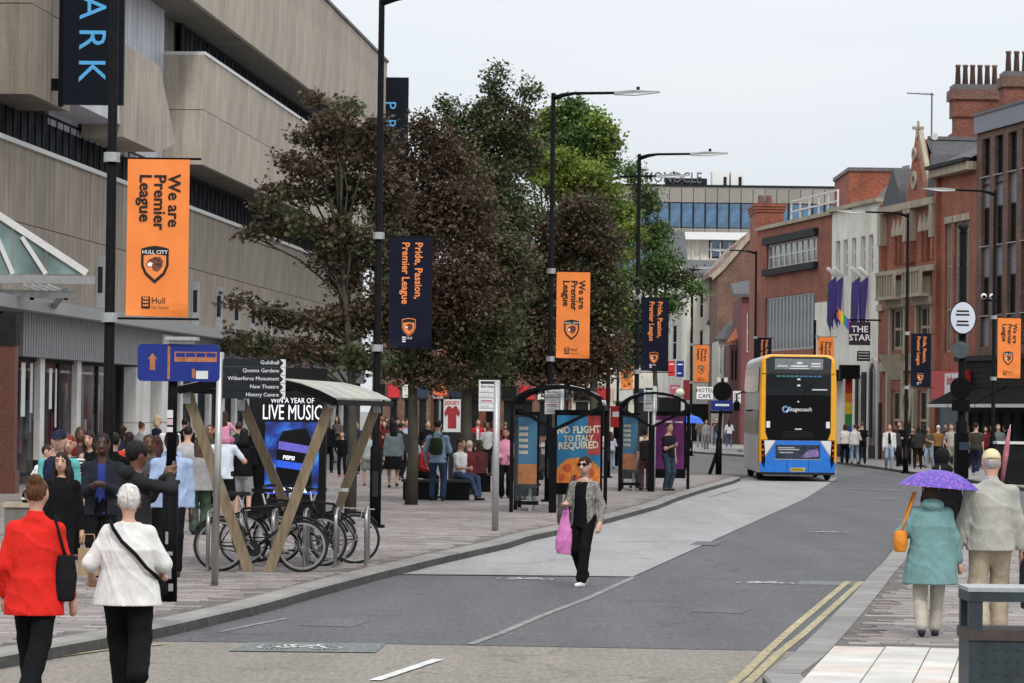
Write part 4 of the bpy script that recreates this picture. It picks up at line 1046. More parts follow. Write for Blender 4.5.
# maroon shop with orange tiled roof
b = fb('maroon_shop', 729, 743, 240, 'small maroon shop with an orange tiled roof'); zt = PZf(735, 345, 240)
rs = [(b.u(x, 360), b.u(x + 2, 360), PZf(735, 380, 240), PZf(735, 350, 240)) for x in (731.5, 735, 738.7)]
mb = wall_open(MB(), 0, b.L, 0, zt, rs); shell(mb, 0, b.L, 0, 8, 0, zt); b.part('wall', mb, M['maroon'])
for r in rs: b.window(*r, y=.1, nx=1, nz=1, fw=.04, fmat=M['dark'])
b.part('roof', MB().prism([(-.3, -.3, zt), (b.L + .2, -.3, zt + .6), (b.L + .2, 4, zt + 1.9), (.9, 4, zt + .9)], (0, 0, .12)), M['tile_orange'])
# white gabled shop with slate roof
b = fb('slate_roof_shop', 718, 729, 246, 'small white shop with steep slate roof far down the street'); zt = PZf(723, 341, 246)
rs = [(b.u(x, 360), b.u(x + 2.2, 360), PZf(723, 374, 246), PZf(723, 346, 246)) for x in (720, 724)]
mb = wall_open(MB(), 0, b.L, 0, zt, rs); shell(mb, 0, b.L, 0, 8, 0, zt); b.part('wall', mb, M['white_render'])
for r in rs: b.window(*r, y=.1, nx=1, nz=2, fw=.05)
b.part('roof', MB().prism([(-.3, -.3, zt), (b.L + .3, -.3, zt), (D(743, 313, 246).x - b.A.x, 3, PZf(743, 313, 249)), (D(741, 311, 246).x - b.A.x, 3, PZf(740, 313, 249))], (0, 0, .15)), M['slate'])
# brown brick gable end
b = fb('brown_gable_house', 716, 760, 252, 'tall brown brick gable end with mottled tiled roof'); 
pz = lambda x, y: (D(x, y, 252).x - b.A.x, 0, D(x, y, 252).z)
zz = pz(716, 275)
mb = MB().prism([(0, 0, 0), (b.L + 1, 0, 0), (b.L + 1, 0, pz(757, 232)[2]), pz(752, 234), pz(737, 248), pz(722, 268), (0, 0, zz[2])], (0, 12, 0)); b.part('wall', mb, M['brick_brown'])
M['mottled'] = pm('mottled_roof_tile', (.34, .30, .28), .85, c2=(.16, .07, .055), scale=1.6)
b.part('roof', MB().prism([pz(709, 277), pz(721, 266), pz(737, 246), pz(752, 232), pz(752, 229.5), pz(735, 243), pz(719, 262), pz(708, 272)], (0, 12, 0)), M['mottled'])
b.part('verge', MB().bar(Vector(pz(711, 278)) + Vector((0, -.1, 0)), Vector(pz(722, 268)) + Vector((0, -.1, 0)), .35).bar(Vector(pz(722, 268)) + Vector((0, -.1, 0)), Vector(pz(752, 233)) + Vector((0, -.1, 0)), .35), M['stone'])
b.part('shop_base', MB().box(-.1, b.L + 1, -.15, 0, 0, 3.4), M['shop_black'])
# cream terrace with bay window, then white terrace
b = fb('cream_terrace', 686, 719, 262, 'cream painted terrace with a bay window far down the street'); zt = PZf(700, 275, 262)
rs = [(b.u(x, 300), b.u(x + 4, 300), PZf(700, y1, 262), PZf(700, y0, 262)) for x in (690, 700) for (y0, y1) in ((290, 318), (330, 368))]
mb = wall_open(MB(), 0, b.L, 0, zt, rs); shell(mb, 0, b.L, 0, 10, 0, zt); b.part('wall', mb, M['render'])
for r in rs: b.window(*r, y=.1, nx=1, nz=2, fw=.06)
bx0, bx1 = b.u(708, 340), b.u(716, 340)
bay = b.part('bay', MB().box(bx0, bx1, -1.0, 0, PZf(710, 372, 262), PZf(710, 325, 262)), M['white_render']); MB().prism([(bx0 - .2, -1.2, PZf(710, 325, 262)), (bx1 + .2, -1.2, PZf(710, 325, 262)), (bx1 - .3, 0, PZf(710, 316, 262)), (bx0 + .3, 0, PZf(710, 316, 262))], (0, 0, .1)).build('bay_roof', M['slate'], bay)
b.window(bx0 + .06, bx1 - .06, PZf(710, 368, 262), PZf(710, 328, 262), y=-1.06, nx=2, nz=2, fw=.07)
b.part('roof', MB().prism([(-.2, -.3, zt), (b.L + .3, -.3, zt), (b.L + .3, 5, zt + 1.2), (-.2, 5, zt + 1.2)], (0, 0, .15)), M['slate'])
b.part('shop_base', MB().box(-.1, b.L, -.2, 0, 0, 3.2), M['dark']); b.part('shop_fascia', MB().box(0, b.L, -.32, -.21, 2.9, 3.9), M['offwhite'])
b = fb('white_terrace', 650, 686, 270, 'white rendered terrace partly hidden by the green tree'); zt = PZf(670, 262, 270)
rs = [(b.u(x, 300), b.u(x + 5, 300), PZf(670, y1, 270), PZf(670, y0, 270)) for x in (653, 663, 673) for (y0, y1) in ((280, 308), (325, 360))]
mb = wall_open(MB(), 0, b.L, 0, zt, rs); shell(mb, 0, b.L, 0, 10, 0, zt); b.part('wall', mb, M['white_render'])
for r in rs: b.window(*r, y=.1, nx=1, nz=2, fw=.07)
b.part('shop_base', MB().box(-.1, b.L, -.2, 0, 0, 3.4), M['dark'])
b.part('roof', MB().prism([(-.2, -.3, zt), (b.L, -.3, zt), (b.L, 5, zt + 2.5), (-.2, 5, zt + 2.5)], (0, 0, .15)), M['slate'])
# cream modern storey with flat roof
b = fb('cream_modern_block', 676, 745, 285, 'cream modern upper storey with white flat roof and large window'); z0, z1 = PZf(690, 262, 285), PZf(690, 240, 285)
mb = wall_open(MB(), 0, b.L, 0, z1, []); shell(mb, 0, b.L, 0, 12, 0, z1); b.part('wall', mb, M['render'])
for i in range(7): u = .4 + i * .75; b.part('fin', MB().box(u, u + .12, -.3, 0, z0, z1 - .2), M['white_render'])
wq = (b.u(709, 250), b.u(735, 250), PZf(715, 258, 285), PZf(715, 238, 285)); b.window(*wq, y=-.08, nx=2, nz=1, fw=.12, fmat=M['dark'], gmat=M['glass_blue'])
b.part('roof', MB().box(-.4, b.L, -1.2, 12, z1, z1 + .6), M['white'])
# glass office with roof-top sign letters
b = fb('glass_office', 560, 870, 335, 'long glass office block with grey parapet and roof sign closing the street'); zt = PZf(750, 187.5, 335); zg1, zg0, zf = PZf(750, 203, 335), PZf(750, 229, 335), PZf(750, 236, 335)
mb = MB(); shell(mb, 0, b.L, 0, 15, 0, zt - .1); mb.quad((0, 0, 0), (b.L, 0, 0), (b.L, 0, zt - .1), (0, 0, zt - .1)); b.part('wall', mb, M['dark'])
M['beige_panel'] = pm('taupe_cladding_panel', (.27, .25, .225), .5, var=.12, rnd=('object', .08))
n = 26; w = b.L / n
me1 = MB().box(.03, w - .03, -.12, 0, 0, zt - zg1).mesh('parapet_panel'); me1.materials.append(M['beige_panel'])
me2 = MB().box(.03, w - .03, -.12, 0, 0, zg0 - zf).mesh('spandrel_panel'); me2.materials.append(M['beige_panel'])
for i in range(n):
    for nm, me, z in (('parapet_panel', me1, zg1), ('spandrel_panel', me2, zf)):
        o = bpy.data.objects.new(nm, me); col.objects.link(o); o.parent = b.e; o.location = (i * w, 0, z)
    b.window(i * w + .01, (i + 1) * w - .01, zg0 + .02, zg1 - .02, y=-.1, nx=1, nz=1, fw=.07, fmat=M['dark'], gmat=M['glass_blue'])
    b.window(i * w + .01, (i + 1) * w - .01, zf - 3.4, zf - .02, y=-.1, nx=1, nz=1, fw=.07, fmat=M['dark'], gmat=M['glass_blue'])
b.part('coping', MB().box(0, b.L, -.2, 1, zt, zt + .2), M['dark'])
for (x0, x1) in ((712, 729), (730.5, 744)):
    a = D(x0, 190, 337); c = D(x1, 171, 337); u_ = MB().box(a.x - b.A.x, c.x - b.A.x, 1.5, 5, zt, c.z); u_ = b.part('plant_unit', u_, M['white'])
    MB().box(c.x - b.A.x - .55, c.x - b.A.x - .25, 1.45, 1.5, zt + .3, c.z - .6).build('louvre', M['dark'], u_)
a = D(665, 187, 336); c = D(702, 179, 336); b.part('sign_plinth', MB().box(a.x - b.A.x, c.x - b.A.x + .5, 1.2, 1.8, zt + .15, zt + .9), M['dark'])
a = D(644, 182, 336); e = empty('roof_sign', (a.x, 336, a.z), 0, 'dark free-standing roof sign letters on the far glass office', 'sign')
M['grey_letter'] = pm('grey_letter', (.10, .10, .105), .5, var=.1)
text('MONOCLE', 1.42, M['grey_letter'], e, (0, 0, 0), (1, 0, 0), (0, 0, 1), bold=.012, sx=.80)
for i in range(7): MB().box(.35 + i * .82, .42 + i * .82, .02, .1, -.8, .05).build('post', M['grey_letter'], e)
# television aerial
a = D(931.5, 140, 160); e = empty('television_aerial', a, 0, 'thin television aerial with small dish above the slate roofs', 'aerial')
t_ = D(931.5, 93, 160).z - a.z; MB().tube([(0, 0, -.5), (0, 0, t_)], .04, 6).build('mast', M['lead'], e)
MB().tube([(-1.15, 0, t_ - .02), (.1, 0, t_ - .08)], .025, 6).build('boom', M['lead'], e)
for i in range(9): MB().tube([(-1.1 + i * .13, -.2, t_ - .02), (-1.1 + i * .13, .2, t_ - .02)], .018, 5).build('element', M['lead'], e)
MB().disc((.14, -.1, .15), .16, (0, 1, .1), .04, 14).build('dish', M['offwhite'], e)
# ------------------------------------------------------------------ street furniture
Z = Vector((0, 0, 1))
def crest(par, cx, y, cz, w, dark=False):
    """shield-shaped club crest: black shield, orange field, tiger-like head in blocks"""
    h = w * 1.3
    def sh(k, yy, mat, nm):
        pts = [(-.5, .42), (-.25, .47), (0, .5), (.25, .47), (.5, .42), (.5, -.05), (.36, -.30), (0, -.55), (-.36, -.30), (-.5, -.05)]
        MB().poly([(cx + p[0] * w * k, yy, cz + p[1] * h * k) for p in pts]).build(nm, mat, par)
    sh(1.06, y, M['print_orange'] if dark else M['print_black'], 'shield_rim'); sh(.98, y - .002, M['print_black'], 'shield_edge'); sh(.86, y - .004, M['print_orange'], 'shield_field')
    MB().poly([(cx + a * w, y - .006, cz + b * h) for a, b in ((-.46, .38), (-.25, .43), (0, .46), (.25, .43), (.46, .38), (.46, .24), (0, .28), (-.46, .24))][::-1]).build('shield_head', M['print_black'], par)
    M['print_brown'] = pm('brown_print', (.16, .05, .03), .6, var=.2)
    MB().poly([(cx + a * w, y - .006, cz + b * h) for a, b in ((-.34, -.02), (-.22, .12), (-.02, .2), (.2, .2), (.32, .08), (.28, -.1), (.12, -.24), (-.06, -.2), (-.12, -.08), (-.26, -.12))][::-1]).build('animal_head', M['print_brown'], par)
    MB().poly([(cx + a * w, y - .008, cz + b * h) for a, b in ((-.3, -.02), (-.2, .05), (-.08, .02), (-.12, -.08), (-.24, -.09))][::-1]).build('muzzle', M['print_white'], par)
    for a, b in ((.02, .12), (.14, .08), (.08, -.04), (.18, -.06)):
        MB().poly([(cx + (a + q[0]) * w, y - .008, cz + (b + q[1]) * h) for q in ((-.05, .03), (.04, .05), (.06, .015), (-.03, -.005))][::-1]).build('head_stripe', M['print_black'], par)
def small_crowns(par, x, y, z, w, mat, hull=None, cols=1):
    for k in range(3):
        MB().poly([(x + a * w, y, z - k * w * .62 + b * w) for a, b in ((-.5, 0), (.5, 0), (.5, .45), (.25, .2), (0, .45), (-.25, .2), (-.5, .45))]).build('crown_mark', mat, par)
    if hull: text('Hull', w * .95, hull, par, (x + w * .75, y, z - w * .35), (1, 0, 0), (0, 0, 1))
def pole_banner(par, x0, w, z0, h, style, y=-.02, detail=2):
    """hanging vinyl banner on two arms, with lettering that reads downwards"""
    dark = style == 'dark'; back = M['navy'] if dark else M['orange']; ink = M['print_orange'] if dark else M['print_black']
    n = 24; mb = MB(); ph = x0 * 9 + z0 * 5
    pt = lambda a, b: (x0 + w * a, y + .004 + .0035 * math.sin(5 * a + 7 * b + ph) * math.sin(9 * b + ph) + .03 * max(0, .06 - b) / .06 * math.sin(3 * a + ph), z0 + h * b - .012 * (a - .5) * (b < .01))
    for i in range(n):
        for j in range(8): mb.quad(pt(j / 8, i / n), pt((j + 1) / 8, i / n), pt((j + 1) / 8, (i + 1) / n), pt(j / 8, (i + 1) / n))
    bn = mb.build('banner_sheet', back, par, True)
    for zz in (z0 + h + .01, z0 - .03): MB().tube([(0, .0, zz), (x0 + w + .14, .0, zz)], .016, 6).build('banner_arm', M['black'], par)
    for zz in (z0 + h + .01, z0 - .03): MB().tube([(0, 0, zz - .05), (0, 0, zz + .07)], .105, 10).build('clamp', M['galv'], par)
    yy = y - .004; down, right = (0, 0, -1), (1, 0, 0)
    if style == 'orange':
        for i, (t_, xo) in enumerate((('We are', .665), ('Premier', .435), ('League', .20))):
            text(t_, w * .275, ink, par, (x0 + w * xo, yy, z0 + h * .905), down, right, bold=.022)
        cz, cw = z0 + h * .335, w * .42
        crest(par, x0 + w * .46, yy, cz, cw, False)
        text('HULL CITY', w * .085, M['print_white'], par, (x0 + w * .46, yy - .012, z0 + h * .335 + cw * 1.3 * .29), right, (0, 0, 1), align='CENTER', bold=.01)
        MB().box(x0 + w * .25, x0 + w * .39, yy - .001, yy, z0 + h * .05, z0 + h * .125).build('crown_block', M['print_black'], par)
        small_crowns(par, x0 + w * .32, yy - .003, z0 + h * .108, w * .09, M['print_orange'])
        text('Hull', w * .14, ink, par, (x0 + w * .41, yy, z0 + h * .083), right, (0, 0, 1)); text('City Council', w * .055, ink, par, (x0 + w * .41, yy, z0 + h * .05), right, (0, 0, 1))
    else:
        for (t_, xo) in (('Pride, Passion,', .60), ('Premier League', .30)):
            text(t_, w * .245, ink, par, (x0 + w * xo, yy, z0 + h * .955), down, right, bold=.022, sx=.93)
        crest(par, x0 + w * .47, yy, z0 + h * .185, w * .30, True)
        if detail: small_crowns(par, x0 + w * .36, yy, z0 + h * .085, w * .08, M['print_white'], M['print_white'])
def lamp(px, py_base, top_y, head_px, style, label, bx=None, H=None, arm_side=1, lean=0.0, detail=2, arm=2.2):
    p = G(px, py_base, PZ); s = SC(p); H = H or (D(px, top_y, p.y).z - PZ)
    e = empty('street_lamp', p, 0, label, 'street lamp', 'black street lamps along the road')
    MB().tube([(0, 0, 0), (0, 0, 1.4), (0, 0, 1.45), (0, 0, H)], [.10, .10, .068, .052], 12).build('post', M['black'], e, True)
    MB().tube([(0, 0, 0), (0, 0, .06)], .17, 12).build('base', M['black'], e)
    MB().box(-.05, .05, -.112, -.10, .55, 1.0).build('access_door', M['dark'], e)
    a = arm_side
    MB().tube([(0, 0, H - .12), (a * .25, 0, H - .04), (a * .5, 0, H), (a * arm, 0, H + .03)], [.06, .05, .035, .03], 8).build('arm', M['black'], e, True)
    MB().prism([(a * (arm - .45), -.12, H - .02), (a * (arm + .05), -.12, H - .03), (a * (arm + .6), -.10, H + .045), (a * (arm + .6), -.10, H + .065), (a * (arm - .05), -.12, H + .085), (a * (arm - .45), -.12, H + .045)], (0, .24, 0)).build('lamp_head', M['galv'], e)
    MB().tube([(a * (arm + .1), 0, H + .1), (a * (arm + .1), 0, H + .17)], .04, 8).build('photocell', M['dark'], e)
    if bx:
        x0 = D(bx[0], 300, p.y).x - p.x; w = (bx[1] - bx[0]) / s; z1 = D(bx[0], bx[2], p.y).z - PZ; z0 = D(bx[0], bx[3], p.y).z - PZ
        pole_banner(e, x0 if x0 > 0 else .13, w, z0, z1 - z0, style, detail=detail)
    return e
lamp(106, 572, -75, 0, 'orange', 'nearest black lamp post with an orange club banner at the left', bx=(126, 188, 159, 316), H=10)
lamp(375, 528, -4, 0, 'dark', 'black lamp post with a navy club banner beside the cycle shelter', bx=(389, 432, 237, 347), arm=2.0)
lamp(548.5, 502, 93, 0, 'orange', 'black lamp post with orange banner rising behind the first bus shelter', bx=(556.5, 590, 272, 358), arm=1.85)
lamp(635.5, 488, 154, 0, 'dark', 'black lamp post with navy banner behind the purple-poster shelter', bx=(641.5, 669, 298, 371), arm=1.85)
lamp(607, 478, 176, 0, None, 'black lamp post without banner among the trees', arm=1.9)
lamp(690.5, 456, 268, 0, 'orange', 'distant black lamp post with small orange banner before the cream terrace', bx=(695, 709.5, 345, 382), arm_side=1, arm=.5)
lamp(754, 459, 251, 0, 'dark', 'distant black lamp post rising behind the bus', bx=(757, 772, 338, 378), arm_side=-1, arm=1.7)
lamp(905.5, 473.5, 213, 0, 'dark', 'black lamp post with navy banner in front of the gothic building', bx=(911.5, 931.5, 334, 387), arm_side=-1, arm=2.0)
lamp(992.5, 481.5, 191, 0, 'orange', 'black lamp post with orange banner before the brown office', bx=(998, 1021, 318, 378), arm_side=-1, arm=1.75)
# orange banners half hidden in the trees and by the bus
def stray_banner(px0, px1, y0, y1, dist, label):
    a = D(px0, y1, dist); e = empty('hanging_banner', (a.x, dist, PZ), 0, label, 'banner'); w = (px1 - px0) * dist / F_PX; z0 = a.z - PZ; h = D(px0, y0, dist).z - a.z
    MB().tube([(-.1, 0, 0), (-.1, 0, z0 + h + .8)], .06, 8).build('post', M['black'], e)
    pole_banner(e, .03, w, z0, h, 'orange' , detail=0)
stray_banner(620, 632, 354, 389, 160, 'orange banner half hidden by foliage behind the trees')
stray_banner(816.5, 833, 337, 384, 165, 'orange banner hidden behind the top right corner of the bus')
# CCTV pole with discs (right)
p = G(961, 479, PZ); s = SC(p); e = empty('camera_pole', p, 0, 'thick black camera pole carrying a white oval sign and black discs', 'pole')
def lz(px, py): return D(px, py, p.y).z - PZ
def lx(px, py=400): return D(px, py, p.y).x - p.x
H = lz(964, 232)
MB().tube([(0, 0, 0), (0, 0, 1.9), (0, 0, 1.95), (0, 0, H)], [.19, .19, .13, .12], 14).build('post', M['black'], e, True)
MB().tube([(0, 0, H), (0, 0, H + .12), (0, 0, H + .2), (0, 0, H + .32)], [.05, .16, .19, .10], 14).build('camera_housing', M['dark'], e, True); MB().ell((0, 0, H - .02), (.13, .13, .12)).build('camera_dome', M['black'], e, True)
MB().disc((lx(962, 318), -.22, lz(962, 318)), .56, (0, 1, 0), .05, 28, rx=.44).build('oval_rim', M['black'], e)
MB().disc((lx(962, 318), -.255, lz(962, 318)), .52, (0, 1, 0), .02, 28, rx=.41).build('oval_sign', pm('pale_blue_sign', (.60, .64, .72), .5, var=.04), e)
for k, (dz, wx) in enumerate(((.22, .22), (.10, .24), (-.12, .20), (-.24, .22))): MB().box(lx(962, 318) - wx, lx(962, 318) + wx * .9, -.27, -.266, lz(962, 318) + dz - .03, lz(962, 318) + dz + .03).build('print_line', M['print_black'], e)
MB().disc((lx(960, 350), -.20, lz(960, 350)), .28, (0, 1, 0), .05, 22).build('disc_sign', pm('grey_disc', (.07, .09, .10), .5), e)
MB().disc((lx(960, 388), -.22, lz(960, 388)), .36, (0, 1, 0), .05, 24).build('disc_sign', M['black'], e)
MB().box(lx(951), lx(969), -.25, -.2, lz(960, 411), lz(960, 400)).build('plate', M['black'], e)
MB().box(-.22, .22, -.22, .22, .02, lz(960, 433)).build('cabinet', M['black'], e)
MB().box(-.1, .25, -.26, -.225, lz(960, 450), lz(960, 442)).build('sticker', M['shop_blue'], e)
# white twin cameras on a bracket
q = D(988, 297, p.y - 2); e = empty('twin_camera', q, 0, 'pair of white security cameras on the lamp post at right', 'camera')
for k in (-1, 1):
    MB().ell((k * .14, 0, .02), (.10, .13, .10)).build('camera_body', M['white'], e, True); MB().disc((k * .14, -.12, .0), .06, (0, 1, 0), .05).build('lens', M['black'], e)
MB().box(-.16, .30, .02, .1, -.14, -.08).build('bracket', M['black'], e)
# round black sign back with blue plate (junction)
p = G(718.5, 477.8, 0); s = SC(p); e = empty('traffic_sign_post', p, 0, 'black traffic sign post with round disc and blue plate at the junction', 'sign post')
MB().tube([(0, 0, 0), (0, 0, 1.35), (0, 0, 1.36), (.12, 0, lz(722, 375))], [.11, .11, .07, .06], 10).build('post', M['black'], e, True)
MB().bar((-.36, -.2, 0), (.0, 0, 1.05), .09).build('strut', M['black'], e)
c_ = (lx(722), -.1, lz(722, 388)); MB().disc(c_, .33, (0, 1, 0), .05, 24).build('disc_sign', M['black'], e)
MB().box(lx(711), lx(732.5), -.14, -.08, lz(722, 407), lz(722, 397)).build('blue_plate', M['blue_sign'], e)
MB().box(lx(715), lx(729), -.146, -.141, lz(722, 402.5), lz(722, 400.5)).build('print_line', M['print_white'], e)
MB().box(lx(710.5), lx(733), -.12, -.06, lz(722, 410), lz(722, 407.4)).build('shelf_plate', M['black'], e)
for k in (-1, 1): MB().box(lx(722 + k * 3.5) - .06, lx(722 + k * 3.5) + .06, -.08, -.02, lz(722, 378.5), lz(722, 374)).build('cap_light', M['offwhite'], e)

# small far shop signs
def flat_sign(name, px0, px1, y0, y1, dist, mat, label, txt=None, tm=None, ts=.3, lines=0, foot=None):
    a, w, h = px_box(px0, px1, y0, y1, dist); e = empty(name, a, 0, label, 'sign'); MB().box(0, w, 0, .06, 0, h).build('panel', mat, e)
    MB().box(w * .4, w * .6, .06, .5, h * .3, h * .5).build('bracket', M['black'], e)
    if txt:
        for i, t_ in enumerate(txt): text(t_, ts, tm, e, (w / 2, -.006, h - ts * (.95 + i * 1.0)), (1, 0, 0), (0, 0, 1), align='CENTER', bold=.015)
    for k in range(lines): MB().box(w * .15, w * (.85 - .2 * (k % 2)), -.008, -.001, h * (.8 - .55 * k / max(1, lines - 1) - .05), h * (.8 - .55 * k / max(1, lines - 1) + .02)).build('print_line', tm or M['print_black'], e)
    return e
flat_sign('cafe_sign', 696.5, 713, 387, 399, 225, M['white'], 'white cafe sign with dark capitals far down the street', ['HOTEL', 'CAFE'], M['print_black'], .36)
flat_sign('parking_sign', 733, 741, 391, 403, 150, M['white'], 'small white notice sign left of the bus', lines=4)
flat_sign('estate_sign', 668, 675, 361, 376, 240, M['red_sign'], 'small red estate sign on the far terrace', lines=2, tm=M['print_white'])
flat_sign('estate_sign', 676.5, 684, 361, 377, 240, M['blue_sign'], 'small blue estate sign next to the red one', lines=2, tm=M['print_white'])
flat_sign('shop_poster', 670, 680, 385, 398, 245, pm('pink_poster', (.45, .12, .16), .6), 'pinkish shop poster above the second bus shelter', lines=2, tm=M['print_white'])
flat_sign('red_shop_panel', 683, 690, 380, 400, 246, pm('dull_red_panel', (.22, .03, .035), .6), 'dull red shop panel beside the distant lamp post')
e = empty('globe_lamp', D(680, 393, 180), 0, 'pale round globe lamp above the second bus shelter', 'lamp'); MB().ell((0, 0, 0), (.24, .24, .24)).build('globe', pm('opal_globe', (.62, .66, .48), .3), e, True); MB().tube([(0, 0, -3.2), (0, 0, -.2)], .05, 8).build('stem', M['black'], e)
# lidless red post box on the pavement
p = G(615.5, 466, PZ); e = empty('post_box', p, 0, 'red post box on the pavement between the two shelters', 'post box'); k = 1 / SC(p)
MB().box(-.22, .22, -.2, .2, 1.5, 2.25).build('box', pm('post_box_red', (.45, .02, .025), .4), e); MB().box(-.14, .14, -.21, -.201, 1.9, 2.1).build('notice', M['print_white'], e); MB().box(-.10, .10, -.1, .1, 0, 1.5).build('pedestal', M['black'], e); MB().box(-.25, .25, -.23, .23, 2.25, 2.32).build('cap', pm('post_box_red', (.45, .02, .025), .4), e)
# poster totem with a red shirt, and orange disc sign
p = G(451, 486, PZ); k = 1 / SC(p); e = empty('poster_totem', p, 0, 'white poster totem showing a red shirt behind the seats', 'advertising totem'); z0, z1 = D(450, 432, p.y).z - PZ, D(450, 397, p.y).z - PZ
MB().box(-9 * k, 9.5 * k, 0, .2, z0 - .5, z1).build('frame', M['dark'], e); MB().box(-8.3 * k, 8.8 * k, -.01, 0, z0, z1 - .06).build('poster', M['offwhite'], e); MB().box(-3 * k, 3 * k, .02, .18, 0, z0 - .5).build('foot', M['dark'], e)
MB().poly([(a * k, -.013, z0 + b * (z1 - z0)) for a, b in ((-4, .1), (4.5, .1), (4.5, .5), (7.2, .43), (8.2, .57), (4.6, .74), (2.2, .74), (.3, .67), (-1.6, .74), (-4, .74), (-7.6, .57), (-6.6, .43), (-4, .5))]).build('printed_shirt', pm('printed_dark_red', (.30, .03, .035), .6, var=.3, scale=9), e)
text('JERSEY', 5.2 * k, M['red_sign'], e, (.3 * k, -.014, z0 + .78 * (z1 - z0)), (1, 0, 0), (0, 0, 1), align='CENTER', bold=.02)
p = D(440, 388, 118); e = empty('orange_disc_sign', (p.x, p.y, PZ), 0, 'orange pointed disc on a thin pole among the trees', 'sign'); z = p.z - PZ
MB().prism([(-.2, 0, z - .3), (.2, 0, z - .3), (.26, 0, z), (0, 0, z + .35), (-.26, 0, z)], (0, .04, 0)).build('disc_sign', pm('orange_disc', (.75, .16, .06), .5), e); MB().tube([(0, .05, 0), (0, .05, z)], .035, 6).build('pole', M['galv'], e)

# ---- blue bus stop direction sign on a black post
p = G(169, 602, PZ); s = SC(p); e = empty('bus_direction_sign', p, 0, 'blue direction sign with an arrow and a bus on a scuffed black post', 'sign')
def ez(px, py): return D(px, py, p.y).z - PZ
def exx(px, py=360): return D(px, py, p.y).x - p.x
M['scuffed'] = pm('scuffed_black_post', (.014, .014, .015), .5, c2=(.012, .012, .013), scale=6)
ps = MB().tube([(0, 0, 0), (0, 0, ez(170, 482))], .085, 12); ps.build('lower_post', M['black'], e, True)
MB().tube([(0, 0, ez(170, 482)), (exx(174, 345), 0, ez(174, 340))], .052, 12).build('upper_post', M['black'], e, True)
MB().tube([(0, 0, ez(170, 484)), (0, 0, ez(170, 480))], .10, 12).build('collar', M['dark'], e)
for (a, b, c, d) in ((-.03, .03, .25, .36), (-.02, .04, .5, .54), (-.04, -.01, .62, .75), (.0, .05, .12, .2)): MB().box(a, b, -.0875, -.0865, c, d).build('scuff', pm('scuff_grey', (.25, .25, .25), .8), e)
for (c, d, mt) in ((410, 418, 'offwhite'), (419, 425, 'pinkish'), (427, 432, 'offwhite')):
    MB().box(-.028 + exx(171), .035 + exx(171), -.056, -.0545, ez(170, d), ez(170, c)).build('sticker', M[mt] if mt in M else pm('pink_sticker', (.55, .40, .42), .6), e)
def plate(px0, px1, pt, pb, th=.035, y=-.1):
    x0, x1, z0, z1 = exx(px0), exx(px1), ez((px0 + px1) / 2, pb), ez((px0 + px1) / 2, pt); r = .05
    pts = []
    for (cx, cz, a0) in ((x1 - r, z1 - r, 0), (x0 + r, z1 - r, 90), (x0 + r, z0 + r, 180), (x1 - r, z0 + r, 270)):
        for k in range(5): a = R(a0 + 22.5 * k); pts.append((cx + r * math.cos(a), y, cz + r * math.sin(a)))
    return MB().prism(pts, (0, th, 0)), x0, x1, z0, z1
mb, x0, x1, z0, z1 = plate(138.5, 220.5, 344.5, 381.5); mb.build('blue_plate', M['blue_sign'], e)
M['rust'] = pm('faded_orange_print', (.36, .14, .065), .55, var=.3, scale=12)
cx = exx(153.5); cz = ez(153, 362)
MB().poly([(cx + a, -.103, cz + b) for a, b in ((-.028, -.085), (.028, -.085), (.028, .03), (.05, .03), (0, .095), (-.05, .03), (-.028, .03))]).build('arrow', M['rust'], e)
MB().box(exx(168.5), exx(171), -.104, -.101, z0 + .02, z1 - .02).build('divider', M['rust'], e)
bx0, bx1, bz0, bz1 = exx(176), exx(217), ez(196, 362), ez(196, 352)
MB().poly([(bx0, -.103, bz0), (bx1, -.103, bz0), (bx1, -.103, bz0 + .05), (bx0, -.103, bz0 + .05)]).build('bus_symbol', M['rust'], e); MB().box(bx0, bx1, -.104, -.102, bz1 - .012, bz1).build('bus_roof', M['rust'], e)
for k in range(5): MB().box(bx0 + (bx1 - bx0) * k / 4 - .006, bx0 + (bx1 - bx0) * k / 4 + .006, -.1045, -.1025, bz0, bz1).build('bus_pillar', M['rust'], e)
MB().box(exx(197), exx(209), -.104, -.101, ez(203, 379), ez(203, 371)).build('sticker', M['offwhite'], e); MB().box(exx(193), exx(196), -.104, -.101, ez(195, 378), ez(195, 369)).build('printed_mark', M['rust'], e)
MB().box(exx(166), exx(198), -.16, .16, ez(180, 340.5), ez(180, 337)).box(exx(170), exx(194), -.1, .1, ez(180, 344), ez(180, 340.6)).build('solar_lamp', M['galv'], e)
